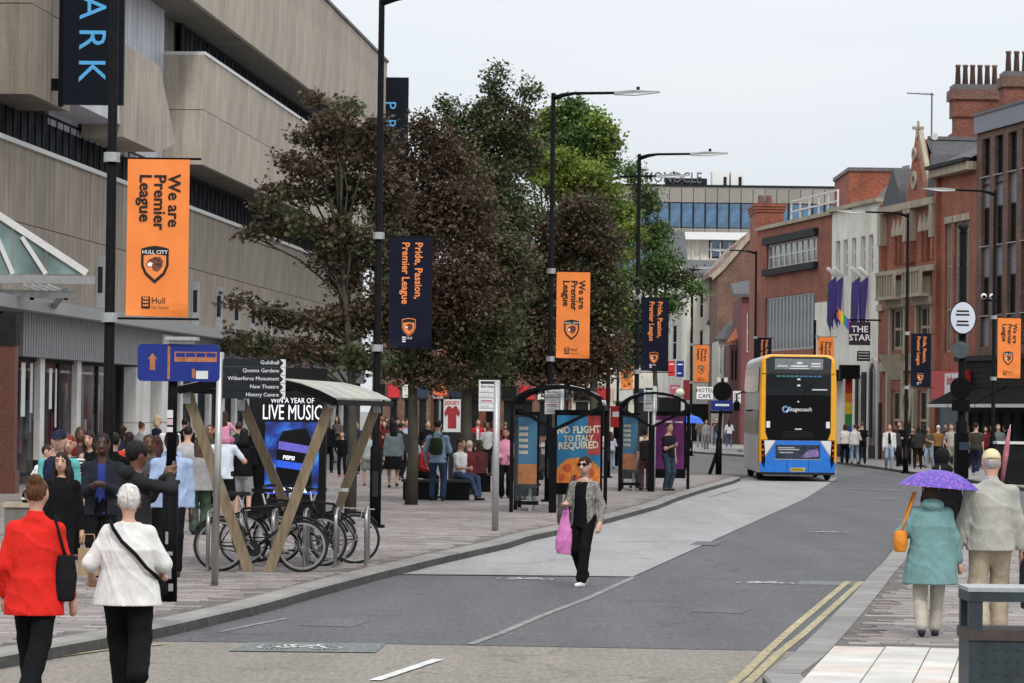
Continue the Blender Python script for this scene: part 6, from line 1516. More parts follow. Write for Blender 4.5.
for (a, b_, z) in ((-.65, -.1, 1.09), (-.65, .05, 1.03), (-.6, -.15, .93)): rp('printed_mark', [(a, z), (b_, z), (b_, z + .035), (a, z + .035)], pm('advert_print', (.4, .4, .42), .5), y=-.03, par=ad)
rp('printed_swirl', [(.1, .78), (.7, .82), (.66, 1.08), (.35, 1.02), (.2, .9)], pm('advert_violet', (.20, .15, .34), .4, var=.5, scale=9), y=-.03, par=ad)
rp('advert_frame', [(-.77, .71), (.77, .71), (.77, .735), (-.77, .735)], M['chrome'], y=-.026)
for s_ in (-1, 1):
    lc = rp('light_cluster', [(s_ * 1.10, .42), (s_ * 1.19, .62), (s_ * 1.20, 1.34), (s_ * 1.10, 1.32), (s_ * 1.06, .70)][::s_], M['bus_black'], y=-.022)
    for k, z in enumerate((.85, 1.03, 1.2)): MB().disc((s_ * 1.15, -.03, z), .038, (0, 1, 0), .015, 12).build('lamp', pm('tail_red', (.35, .02, .02), .2) if k != 1 else pm('amber_lens', (.5, .18, .02), .2), lc)
pl_ = rp('number_plate', [(-.24, .33), (.24, .33), (.24, .45), (-.24, .45)], pm('plate_yellow', (.62, .46, .05), .4), y=-.024); text('YN26 TBV', .10, M['print_black'], pl_, (0, -.026, .355), (1, 0, 0), (0, 0, 1), align='CENTER') if False else [rp('plate_mark', [(-.20 + k * .058, .355), (-.165 + k * .058, .355), (-.165 + k * .058, .425), (-.20 + k * .058, .425)], M['print_black'], y=-.027, th=.002, par=pl_) for k in range(7)]
rp('bumper', [(-1.2, .22), (1.2, .22), (1.22, .30), (-1.22, .30)], M['dark'], y=-.03, th=.1)
for k in range(5): rp('vent_slat', [(-.5, 1.44 + k * .045), (.5, 1.44 + k * .045), (.5, 1.462 + k * .045), (-.5, 1.462 + k * .045)], M['dark'], y=-.02)
MB().bar((.15, -.03, 2.9), (.55, -.035, 3.3), .025, .015).build('wiper', M['black'], bus)
for z_ in (1.35, 3.53): rp('panel_gap', [(-1.2, z_), (1.2, z_), (1.2, z_ + .014), (-1.2, z_ + .014)], M['black'], y=-.0155)
for x_ in (-.35, .35): rp('panel_gap', [(x_, .31), (x_ + .012, .31), (x_ + .012, .7), (x_, .7)], M['black'], y=-.019)
# side glazing and skirts
for s_ in (-1, 1):
    for z0, z1, ins in ((1.55, 2.35, .0), (2.95, 3.75, .0)):
        y = .55
        while y + 1.35 < Lb - .4:
            off = .03 if z0 > 2.5 else .003
            x = s_ * (hw + .004); MB().prism([(x, y, z0), (x, y + 1.32, z0), (x - s_ * off, y + 1.32, z1), (x - s_ * off, y, z1)][::s_], (s_ * .012, 0, 0)).build('side_window', M['bus_glass'], bus)
            y += 1.38
    MB().box(min(s_ * hw, s_ * (hw + .008)), max(s_ * hw, s_ * (hw + .008)), .3, Lb - .6, .32, 1.15).build('side_skirt', M['bus_silver'], bus)
    MB().prism([(s_ * (hw + .01), .16, .6), (s_ * (hw + .01), .75, .6), (s_ * (hw + .01), .5, 1.4), (s_ * (hw + .01), .16, 1.4)][::s_], (s_ * .006, 0, 0)).build('side_flash', M['bus_yellow'], bus)
    for yw in (2.3, Lb - 2.6):
        w_ = MB().torus((s_ * (hw - .15), yw, .48), .36, .12, (1, 0, 0), 24, 8).build('wheel', M['rubber'], bus, True); MB().disc((s_ * (hw - .10), yw, .48), .28, (1, 0, 0), .16, 18).build('rim', M['galv'], w_)
        MB().box(min(s_ * (hw - .3), s_ * (hw + .006)), max(s_ * (hw - .3), s_ * (hw + .006)), yw - .6, yw + .6, .5, 1.1).build('wheel_arch', M['black'], bus)
    mr = MB().tube([(s_ * hw, Lb - .2, 3.0), (s_ * (hw + .25), Lb + .1, 2.9), (s_ * (hw + .25), Lb + .1, 2.6)], .03, 6).build('mirror_arm', M['black'], bus); MB().box(min(s_ * (hw + .15), s_ * (hw + .35)), max(s_ * (hw + .15), s_ * (hw + .35)), Lb + .05, Lb + .15, 2.3, 2.65).build('mirror', M['black'], mr)
MB().box(-1.1, 1.1, .6, Lb - .5, .2, .32).build('chassis', M['black'], bus)
# ------------------------------------------------------------------ trees
def leaf_mat(name, cols, trans=.25):
    m, N, L, b = nodes_of(name)
    ge = N.new('ShaderNodeNewGeometry'); cr = N.new('ShaderNodeValToRGB'); e = cr.color_ramp.elements
    e[0].position = 0; e[0].color = c4(cols[0]); e[1].position = 1; e[1].color = c4(cols[-1])
    for i, c in enumerate(cols[1:-1]): x = e.new((i + 1) / (len(cols) - 1)); x.color = c4(c)
    sm = N.new('ShaderNodeMapRange'); sm.inputs['To Min'].default_value = .15; sm.inputs['To Max'].default_value = .85; L.new(ge.outputs['Random Per Island'], sm.inputs['Value']); L.new(sm.outputs[0], cr.inputs['Fac'])
    no = N.new('ShaderNodeTexNoise'); no.inputs['Scale'].default_value = .9; no.inputs['Detail'].default_value = 3; L.new(ge.outputs['Position'], no.inputs['Vector'])
    mr = N.new('ShaderNodeMapRange'); mr.inputs['From Min'].default_value = .3; mr.inputs['From Max'].default_value = .7; mr.inputs['To Min'].default_value = .8; mr.inputs['To Max'].default_value = 1.6; L.new(no.outputs['Fac'], mr.inputs['Value'])
    vm = N.new('ShaderNodeVectorMath'); vm.operation = 'SCALE'; L.new(cr.outputs['Color'], vm.inputs[0]); L.new(mr.outputs[0], vm.inputs['Scale'])
    L.new(vm.outputs[0], b.inputs['Base Color']); b.inputs['Roughness'].default_value = .6; setin(b, 'Specular IOR Level', .3)
    tr = N.new('ShaderNodeBsdfTranslucent'); L.new(vm.outputs[0], tr.inputs['Color']); ms = N.new('ShaderNodeMixShader'); ms.inputs['Fac'].default_value = trans
    L.new(b.outputs[0], ms.inputs[1]); L.new(tr.outputs[0], ms.inputs[2]); L.new(ms.outputs[0], N['Material Output'].inputs['Surface'])
    return m
M['leaf_bronze'] = leaf_mat('bronze_maple_leaf', [(.045, .032, .022), (.07, .047, .031), (.062, .052, .028), (.10, .066, .045), (.055, .043, .026)])
M['leaf_rust'] = leaf_mat('rusty_maple_leaf', [(.062, .034, .026), (.09, .048, .036), (.068, .048, .028), (.115, .06, .048)])
M['leaf_dark'] = leaf_mat('dark_green_leaf', [(.04, .062, .026), (.065, .09, .036), (.075, .075, .036), (.095, .12, .05)])
M['leaf_green'] = leaf_mat('mid_green_leaf', [(.05, .10, .03), (.08, .14, .04), (.065, .11, .035), (.10, .17, .05)])
M['leaf_lime'] = leaf_mat('lime_green_leaf', [(.14, .19, .035), (.20, .26, .05), (.17, .215, .045), (.11, .16, .035)], .4)
M['bark'] = pm('grey_green_bark', (.06, .056, .042), .9, var=.35, scale=7, bump=.6, bscale=25, stretch=(1, 1, .3))
LEAF = {}
_mp = [(0, -.5), (.16, -.32), (.42, -.36), (.30, -.12), (.55, .10), (.24, .12), (.0, .58), (-.24, .12), (-.55, .10), (-.30, -.12), (-.42, -.36), (-.16, -.32)]
_ov = [(0, -.5), (.30, -.22), (.26, .16), (0, .5), (-.26, .16), (-.30, -.22)]
def leaves_mesh(name, cents, size, shape, mat, parent, droop=.35):
    poly = np.array(_mp if shape == 'maple' else _ov); n = len(cents); k = len(poly)
    nrm = rng.normal(0, 1, (n, 3)); nrm[:, 2] = np.abs(nrm[:, 2]) + droop; nrm /= np.linalg.norm(nrm, axis=1)[:, None]
    t = rng.normal(0, 1, (n, 3)); t -= nrm * (t * nrm).sum(1)[:, None]; t /= np.linalg.norm(t, axis=1)[:, None]; bt = np.cross(nrm, t)
    sz = size * (.45 + .9 * rng.random(n) ** 1.3)
    V = cents[:, None, :] + (poly[None, :, 0, None] * t[:, None, :] + poly[None, :, 1, None] * bt[:, None, :]) * sz[:, None, None]
    V += nrm[:, None, :] * (np.abs(poly[None, :, 0, None]) * -.25 * sz[:, None, None])
    me = bpy.data.meshes.new(name); me.vertices.add(n * k); me.vertices.foreach_set('co', V.reshape(-1).astype(np.float32))
    me.loops.add(n * k); me.loops.foreach_set('vertex_index', np.arange(n * k, dtype=np.int32)); me.polygons.add(n)
    me.polygons.foreach_set('loop_start', np.arange(0, n * k, k, dtype=np.int32)); me.update(calc_edges=True)
    return link(name, me, mat, parent)
def tree(px, pyb, blobs, label, leaf, nleaf, size=.15, shape='maple', trunk_r=.16, zfork=2.6, clump=.24, per=14, extra=(), dscale=.8, lean=0.0, dist=None):
    """blobs: crown lobes (px, py, rx_px, ry_px, depth offset m); limbs run from the trunk into every lobe"""
    base = G(px, pyb, PZ) if dist is None else Vector((D(px, pyb, dist).x, dist, PZ)); k = base.y / F_PX; e = empty('tree', base, 0, label, 'tree', 'street trees in the paving')
    cen = []
    for bl in blobs:
        q = D(bl[0], bl[1], base.y); dy = bl[4] if len(bl) > 4 else 0.0
        cen.append((Vector((q.x - base.x, dy, q.z - PZ)), bl[2] * k, bl[3] * k))
    top = max(cen, key=lambda c: c[0].z)[0]
    rr = random.Random(int(px * 7)); tm = MB()
    fork = Vector((lean, 0, zfork)); tip = Vector((top.x * .7, top.y, top.z))
    pts = [Vector((0, 0, -.05)), Vector((lean * .3 + .03, .02, zfork * .45)), fork, fork.lerp(tip, .35) + Vector((rr.uniform(-.15, .15), 0, 0)), fork.lerp(tip, .7) + Vector((rr.uniform(-.15, .15), 0, 0)), tip]
    tm.tube(pts, [trunk_r * 1.25, trunk_r, trunk_r * .85, trunk_r * .55, trunk_r * .3, .02], 9)
    P_ = []
    for c, rx, rz in cen:
        t = min(.9, max(.0, (c.z - zfork) / max(.1, tip.z - zfork) * .55)); st = fork.lerp(tip, t)
        if c.z < zfork + 1: st = Vector((lean * .8, 0, zfork * .9))
        mid = st.lerp(c, .5) + Vector((rr.uniform(-.2, .2), rr.uniform(-.2, .2), rr.uniform(.0, .35)))
        tm.tube([st, mid, c], [trunk_r * .34, trunk_r * .2, .014], 6)
        vol = rx * rx * rz
        for j in range(7):
            d = Vector((rr.gauss(0, 1), rr.gauss(0, 1), rr.gauss(0, .8))).normalized(); q = c + Vector((d.x * rx, d.y * rx * dscale, d.z * rz)) * rr.uniform(.6, 1.0)
            s0 = mid.lerp(c, rr.uniform(.2, 1)); m0 = s0.lerp(q, .5) + Vector((rr.uniform(-.12, .12), rr.uniform(-.12, .12), rr.uniform(-.05, .2))); tm.tube([s0, m0, q], [.016, .010, .004], 5)
    tm.build('trunk', M['bark'], e, True)
    tot = sum(rx * rz for _, rx, rz in cen)
    mats = leaf if isinstance(leaf, list) else [(leaf, 1.0)]
    bucket = {m: [] for m, _ in mats}
    for c, rx, rz in cen:
        nn = int(nleaf * rx * rz / tot); ns = max(3, nn // (per * 4))       # sprays reaching out of the lobe, clumps of leaves along each
        d = rng.normal(0, 1, (ns, 3)); d /= np.linalg.norm(d, axis=1)[:, None]; rad = rng.uniform(.72, 1.14, ns)
        tt = np.linspace(.45, 1.0, 4)[None, :, None] * rad[:, None, None]
        cc = d[:, None, :] * tt * np.array([rx, rx * dscale, rz]) + np.array(c) + rng.normal(0, .07, (ns, 4, 3)); cc[:, :, 2] -= .10 * (tt[:, :, 0] ** 2) * rx * .4
        cc = cc.reshape(-1, 3); nc = len(cc)
        L_ = np.repeat(cc, per, 0) + rng.normal(0, 1, (nc * per, 3)) * np.array([clump, clump, clump * .5])
        which = np.repeat(np.clip(rng.random() * .62 + rng.random(nc) * .38, 0, .9999), per); acc = 0
        for m, share in mats: bucket[m].append(L_[(which >= acc) & (which < acc + share)]); acc += share
    for m, _ in mats:
        A = np.concatenate(bucket[m]); o = leaves_mesh('crown', A, size, shape, M[m], e)
    return e
# bronze maple by the cycle shelter: loose crown with long low sprays to the left
tree(350, 514, [(318, 98, 9, 7, 0), (345, 108, 16, 12, .2), (330, 125, 20, 12, -.2), (305, 140, 14, 8, 0), (290, 160, 12, 8, .3), (340, 150, 28, 16, 0), (315, 170, 24, 10, -.3), (275, 190, 14, 7, .2), (300, 195, 24, 9, 0), (268, 208, 12, 6, -.2), (345, 190, 26, 22, .4), (245, 232, 16, 5, 0), (275, 228, 22, 7, .2), (305, 225, 22, 10, -.2), (340, 235, 24, 22, 0), (372, 140, 22, 26, .3), (385, 190, 24, 34, .3), (345, 275, 18, 20, .3), (320, 258, 13, 7, 0), (240, 302, 14, 4, -.3), (262, 310, 14, 6, 0), (290, 318, 20, 8, .3), (320, 320, 18, 11, 0), (350, 318, 24, 20, .3), (235, 338, 12, 4, .2), (262, 344, 20, 7, 0), (292, 350, 22, 8, -.2), (325, 352, 26, 12, .2), (380, 250, 22, 36, .3), (385, 310, 22, 34, .2), (362, 360, 26, 14, 0)],
     'bronze-leaved maple spreading over the cycle shelter', [('leaf_bronze', .72), ('leaf_dark', .28)], 30000, .095, trunk_r=.10, zfork=2.7, clump=.115, per=10)
tree(411, 505, [(425, 128, 16, 16, 0), (405, 160, 22, 22, .3), (440, 158, 30, 30, 0), (410, 215, 40, 45, .4), (455, 215, 44, 50, 0), (450, 290, 52, 50, -.5), (410, 320, 42, 42, .3), (480, 330, 44, 42, .2), (440, 372, 46, 18, 0), (500, 270, 36, 46, .3), (395, 365, 26, 14, 0)],
     'dense rusty maple with a mossy trunk right of the lamp post', [('leaf_rust', .32), ('leaf_bronze', .32), ('leaf_dark', .36)], 62000, .095, 'oval', trunk_r=.12, zfork=2.6, clump=.14, per=11)
tree(465, 495, [(497, 70, 4, 10, 0), (496, 86, 9, 8, 0), (500, 102, 17, 9, .2), (482, 110, 14, 10, 0), (446, 108, 7, 12, .3), (458, 125, 14, 12, 0), (530, 90, 7, 12, .3), (518, 118, 16, 12, 0), (495, 130, 34, 16, 0), (470, 150, 26, 18, .2), (520, 150, 24, 18, .2), (490, 175, 46, 26, 0), (500, 220, 50, 40, 0), (525, 285, 46, 42, .3), (525, 345, 44, 34, 0), (560, 330, 36, 36, .2), (480, 375, 34, 16, 0)],
     'tall dark green tree with a pointed top in the middle of the group', [('leaf_dark', .68), ('leaf_bronze', .22), ('leaf_green', .10)], 62000, .10, 'oval', trunk_r=.14, zfork=2.8, clump=.15, per=11)
tree(560, 486, [(572, 108, 12, 10, 0), (592, 124, 16, 14, 0), (552, 120, 14, 12, .2), (575, 138, 26, 18, 0), (605, 140, 10, 14, 0), (545, 140, 20, 16, .4), (600, 160, 16, 18, .2), (560, 165, 30, 20, 0)],
     'mid green tree top rising behind the bronze maples', [('leaf_green', .62), ('leaf_lime', .23), ('leaf_dark', .15)], 24000, .125, 'oval', trunk_r=.13, zfork=3, clump=.17, per=10)
tree(551, 500, [(531, 148, 8, 9, 0), (540, 162, 14, 9, .2), (562, 158, 16, 9, 0), (585, 172, 20, 11, -.2), (548, 178, 18, 10, 0), (568, 190, 22, 12, .2), (605, 190, 14, 10, 0), (618, 212, 16, 11, .2), (628, 232, 13, 10, 0), (622, 252, 12, 8, 0), (600, 212, 16, 10, .2)],
     'lime green tree glowing between the darker crowns', [('leaf_lime', .85), ('leaf_green', .15)], 24000, .11, 'oval', trunk_r=.10, zfork=3, clump=.14, per=10, dist=97)
tree(592, 497, [(582, 215, 22, 24, 0), (562, 235, 26, 30, .2), (600, 245, 22, 26, 0), (575, 290, 42, 42, .3), (604, 300, 24, 38, 0), (560, 345, 42, 34, 0), (592, 350, 36, 32, .3), (560, 380, 34, 14, 0)],
     'reddish bronze maple behind the first bus shelter', [('leaf_rust', .4), ('leaf_bronze', .32), ('leaf_dark', .2), ('leaf_lime', .08)], 46000, .10, 'oval', trunk_r=.11, zfork=2.6, clump=.15, per=11)
tree(655, 468, [(633, 172, 8, 14, 0), (645, 200, 14, 18, 0), (655, 235, 16, 18, .3), (664, 262, 20, 14, 0), (682, 278, 18, 9, .3), (697, 290, 11, 7, 0), (650, 275, 16, 20, 0), (668, 302, 16, 12, 0), (648, 318, 16, 20, 0), (640, 345, 14, 18, 0), (628, 320, 16, 24, 0), (626, 355, 16, 20, .3), (625, 285, 14, 20, 0)],
     'small green tree overhanging the far terrace', [('leaf_green', .6), ('leaf_dark', .25), ('leaf_bronze', .15)], 24000, .13, 'oval', trunk_r=.11, zfork=2.8, clump=.2, per=10)
# climbing growth on the store ledge
p0, p1 = S.A + S.x * S.u(208, 330) - S.y * .6, S.A + S.x * S.u(300, 345) - S.y * .6
e = empty('hanging_creeper', (p0.x, p0.y, 0), 0, 'brownish creeper trailing along the store ledge behind the banner', 'plant')
tt = rng.random(1500); A = np.stack([(p1.x - p0.x) * tt, (p1.y - p0.y) * tt, 4.65 + rng.normal(0, .22, 1500) - .25 * np.abs(np.sin(tt * 14))], 1) + rng.normal(0, .12, (1500, 3))
leaves_mesh('foliage', A, .2, 'maple', M['leaf_bronze'], e)
MB().tube([(0, 0, 4.7), ((p1.x - p0.x) * .5, (p1.y - p0.y) * .5, 4.75), (p1.x - p0.x, p1.y - p0.y, 4.7)], .03, 5).build('stem', M['bark'], e)
# ------------------------------------------------------------------ people: each garment and body grown as one smooth surface
def surface_nets(F, org, h):
    """smooth quad mesh of the zero level of a sampled field"""
    ins = F < 0; nx, ny, nz = F.shape
    c = [ins[i:nx - 1 + i, j:ny - 1 + j, k:nz - 1 + k] for i in (0, 1) for j in (0, 1) for k in (0, 1)]
    s = sum(x.astype(np.int8) for x in c); act = (s > 0) & (s < 8)
    idx = -np.ones(act.shape, np.int64); cells = np.argwhere(act); idx[act] = np.arange(len(cells))
    if len(cells) == 0: return None
    acc = np.zeros((len(cells), 3)); cnt = np.zeros(len(cells)); I, J, K = cells.T
    cor = [(i, j, k) for i in (0, 1) for j in (0, 1) for k in (0, 1)]
    for a in cor:
        for ax in range(3):
            if a[ax]: continue
            b = list(a); b[ax] = 1
            fa = F[I + a[0], J + a[1], K + a[2]]; fb = F[I + b[0], J + b[1], K + b[2]]; x = (fa < 0) != (fb < 0)
            t = np.where(x, fa / np.where(x, fa - fb, 1), 0)
            for q in range(3): acc[:, q] += np.where(x, a[q] + (t if q == ax else 0), 0)
            cnt += x
    V = (cells + acc / cnt[:, None]) * h + org
    quads = []
    for ax in range(3):
        o1, o2 = [(1, 2), (2, 0), (0, 1)][ax]; sl0 = [slice(None)] * 3; sl1 = [slice(None)] * 3; sl0[ax] = slice(0, -1); sl1[ax] = slice(1, None)
        A, B = ins[tuple(sl0)], ins[tuple(sl1)]; e = np.argwhere(A != B)
        e = e[(e[:, o1] > 0) & (e[:, o2] > 0) & (e[:, o1] < act.shape[o1]) & (e[:, o2] < act.shape[o2])]
        if len(e) == 0: continue
        def cell(d1, d2):
            g = e.copy(); g[:, o1] -= d1; g[:, o2] -= d2; return idx[g[:, 0], g[:, 1], g[:, 2]]
        q = np.stack([cell(1, 1), cell(0, 1), cell(0, 0), cell(1, 0)], 1)
        fl = ~A[e[:, 0], e[:, 1], e[:, 2]]; q[fl] = q[fl][:, ::-1]; quads.append(q[(q >= 0).all(1)])
    return V, np.concatenate(quads)
class Field:
    def __init__(s): s.p = []; s.cuts = []; s.subs = []; s.k = .03; s.fold = 0.0
    def cap(s, a, b, ra, rb, flat=None):
        s.p.append(('c', np.array(a, float), np.array(b, float), ra, rb)); return s
    def ell(s, c, r, ang=0.0, tilt=0.0): s.p.append(('e', np.array(c, float), np.array(r, float), ang, tilt)); return s
    def stack(s, rings): s.p.append(('s', np.array(rings, float))); return s      # rows (z, cx, cy, rx, ry)
    def cut(s, n, d): s.cuts.append((np.array(n, float), d)); return s              # keep n.x <= d
    def sub(s, c, r): s.subs.append((np.array(c, float), np.array(r, float))); return s
    def chain(s, pts, rads):
        for a, b, ra, rb in zip(pts, pts[1:], rads, rads[1:]): s.cap(a, b, ra, rb)
        return s
    def mesh(s, name, h):
        lo, hi = np.full(3, 9.), np.full(3, -9.)
        bb = []
        for p in s.p:
            if p[0] == 'c': m = max(p[3], p[4]); l = np.minimum(p[1], p[2]) - m; u = np.maximum(p[1], p[2]) + m
            elif p[0] == 'e': m = p[2].max(); l, u = p[1] - m, p[1] + m
            else: r = p[1]; l = np.array([(r[:, 1] - r[:, 3]).min(), (r[:, 2] - r[:, 4]).min(), r[:, 0].min()]); u = np.array([(r[:, 1] + r[:, 3]).max(), (r[:, 2] + r[:, 4]).max(), r[:, 0].max()])
            bb.append((l, u)); lo = np.minimum(lo, l); hi = np.maximum(hi, u)
        pad = 3 * h + s.k; lo -= pad; hi += pad; n = np.ceil((hi - lo) / h).astype(int) + 1
        F = np.full(n, .5); ax = [lo[i] + np.arange(n[i]) * h for i in range(3)]
        for p, (l, u) in zip(s.p, bb):
            a = np.maximum(0, np.floor((l - pad - lo) / h).astype(int)); b = np.minimum(n, np.ceil((u + pad - lo) / h).astype(int) + 1)
            X, Y, Zz = np.meshgrid(ax[0][a[0]:b[0]], ax[1][a[1]:b[1]], ax[2][a[2]:b[2]], indexing='ij', sparse=True)
            if p[0] == 'c':
                A, Bv = p[1], p[2]; d = Bv - A; dd = max(1e-9, d @ d)
                t = np.clip(((X - A[0]) * d[0] + (Y - A[1]) * d[1] + (Zz - A[2]) * d[2]) / dd, 0, 1)
                D_ = np.sqrt((X - A[0] - t * d[0]) ** 2 + (Y - A[1] - t * d[1]) ** 2 + (Zz - A[2] - t * d[2]) ** 2) - (p[3] + (p[4] - p[3]) * t)
            elif p[0] == 'e':
                x, y, z = X - p[1][0], Y - p[1][1], Zz - p[1][2]; ca, sa = math.cos(p[3]), math.sin(p[3]); y, z = y * ca + z * sa, -y * sa + z * ca
                ct, st = math.cos(p[4]), math.sin(p[4]); x, z = x * ct + z * st, -x * st + z * ct
                q = np.sqrt((x / p[2][0]) ** 2 + (y / p[2][1]) ** 2 + (z / p[2][2]) ** 2); D_ = (q - 1) * p[2].min()
            else:
                r = p[1]; zv = Zz.ravel(); zc = np.clip(zv, r[0, 0], r[-1, 0]); f = [np.interp(zc, r[:, 0], r[:, i])[None, None, :] for i in (1, 2, 3, 4)]
                q = np.sqrt(((X - f[0]) / f[2]) ** 2 + ((Y - f[1]) / f[3]) ** 2); D_ = (q - 1) * np.minimum(f[2], f[3])
                over = np.maximum(r[0, 0] - Zz, Zz - r[-1, 0]); D_ = np.maximum(D_, over)
            S_ = F[a[0]:b[0], a[1]:b[1], a[2]:b[2]]; k = s.k
            hh = np.maximum(k - np.abs(S_ - D_), 0) / k; F[a[0]:b[0], a[1]:b[1], a[2]:b[2]] = np.minimum(S_, D_) - hh * hh * k * .25
        X, Y, Zz = np.meshgrid(*ax, indexing='ij', sparse=True)
        if s.fold:
            ph = s.fold * 900 + len(s.p) * 1.7      # thin creases along a few warped directions
            rd = lambda a: (1 - np.abs(np.sin(a))) ** 3
            wp = 1.6 * np.sin(Zz * 5.3 + X * 4.1 + ph) + 1.1 * np.sin(X * 9.7 - Y * 7.9 + ph)
            F = F - s.fold * (rd(X * 11 + Zz * 3.5 + Y * 7 + wp) * 1.0 + rd(X * 9 - Zz * 7 - Y * 8 + wp * 1.3 + 1) * .7 + rd(X * 17 + Y * 19 + Zz * 2 + wp + 2) * .5 - .7)
        if getattr(s, 'strand', None) is not None:      # locks of hair running down from the crown
            hc = s.strand; an = np.arctan2(X - hc[0], Y - hc[1] + .02); F = F + .0035 * np.sin(an * 26 + 3 * np.sin(Zz * 22 + an * 3)) + .002 * np.sin(an * 61 + 5 * np.sin(Zz * 31))
        for nrm, d in s.cuts: F = np.maximum(F, nrm[0] * X + nrm[1] * Y + nrm[2] * Zz - d)
        for c, r_ in s.subs: F = np.maximum(F, -(np.sqrt(((X - c[0]) / r_[0]) ** 2 + ((Y - c[1]) / r_[1]) ** 2 + ((Zz - c[2]) / r_[2]) ** 2) - 1) * r_.min())
        r = surface_nets(F, lo, h)
        if r is None: return None
        V, Q = r; me = bpy.data.meshes.new(name); me.vertices.add(len(V)); me.vertices.foreach_set('co', V.reshape(-1).astype(np.float32))
        me.loops.add(len(Q) * 4); me.loops.foreach_set('vertex_index', Q.reshape(-1).astype(np.int32)); me.polygons.add(len(Q)); me.polygons.foreach_set('loop_start', np.arange(0, len(Q) * 4, 4, dtype=np.int32))
        me.polygons.foreach_set('use_smooth', np.ones(len(Q), bool)); me.update(calc_edges=True); me.validate(); return me
def ik(a, t, l1, l2, pole):
    a, t = np.array(a, float), np.array(t, float); d = t - a; L = np.linalg.norm(d); L2 = min(L, (l1 + l2) * .999); d = d / max(L, 1e-6); t = a + d * L2
    x = (l1 * l1 - l2 * l2 + L2 * L2) / (2 * L2); r = math.sqrt(max(0, l1 * l1 - x * x)); p = np.array(pole, float); p -= d * (p @ d); p /= max(1e-6, np.linalg.norm(p))
    return a + d * x + p * r, t
_fab = {}
def fabric(c, kind='cloth'):
    key = (tuple(round(x, 3) for x in c), kind)
    if key not in _fab:
        n = '%s_%d' % (kind, len(_fab))
        if kind == 'skin': _fab[key] = pm(n, c, .5, var=.08, scale=14, spec=.35)
        elif kind == 'hair': _fab[key] = pm(n, c, .5, var=.4, scale=30, bump=.8, bscale=70, stretch=(1, 1, .25), spec=.15)
        elif kind == 'shoe': _fab[key] = pm(n, c, .55, var=.15, scale=20)
        else: _fab[key] = pm(n, c, .85, var=.14, scale=7, bump=.35, bscale=45, spec=.08)
        if kind == 'cloth':
            nt = _fab[key].node_tree; N, L = nt.nodes, nt.links; b = N['Principled BSDF']; old = b.inputs['Normal'].links[0].from_socket
            tc = N.new('ShaderNodeTexCoord'); mp = N.new('ShaderNodeMapping'); mp.inputs['Scale'].default_value = (1.5, 1.5, .8); mp.inputs['Rotation'].default_value = (.3, .5, 0); L.new(tc.outputs['Object'], mp.inputs[0])
            no = N.new('ShaderNodeTexNoise'); no.inputs['Scale'].default_value = 3.2; no.inputs['Detail'].default_value = 2; no.inputs['Distortion'].default_value = 1.2; L.new(mp.outputs[0], no.inputs['Vector'])
            ma = N.new('ShaderNodeMath'); ma.operation = 'PINGPONG'; ma.inputs[1].default_value = .12; L.new(no.outputs['Fac'], ma.inputs[0])
            bp = N.new('ShaderNodeBump'); bp.inputs['Strength'].default_value = .30; bp.inputs['Distance'].default_value = .07; L.new(ma.outputs[0], bp.inputs['Height']); L.new(old, bp.inputs['Normal']); L.new(bp.outputs[0], b.inputs['Normal'])
    return _fab[key]
SK = {'fair': (.50, .29, .21), 'tan': (.36, .19, .13), 'brown': (.14, .065, .04), 'dark': (.07, .033, .022)}
BLK = (.008, .008, .009); JEAN = (.055, .085, .15); LJEAN = (.22, .29, .38); WHT = (.70, .70, .70); GRY = (.20, .20, .21); BRN = (.05, .03, .02)
TOPS = ('z',)
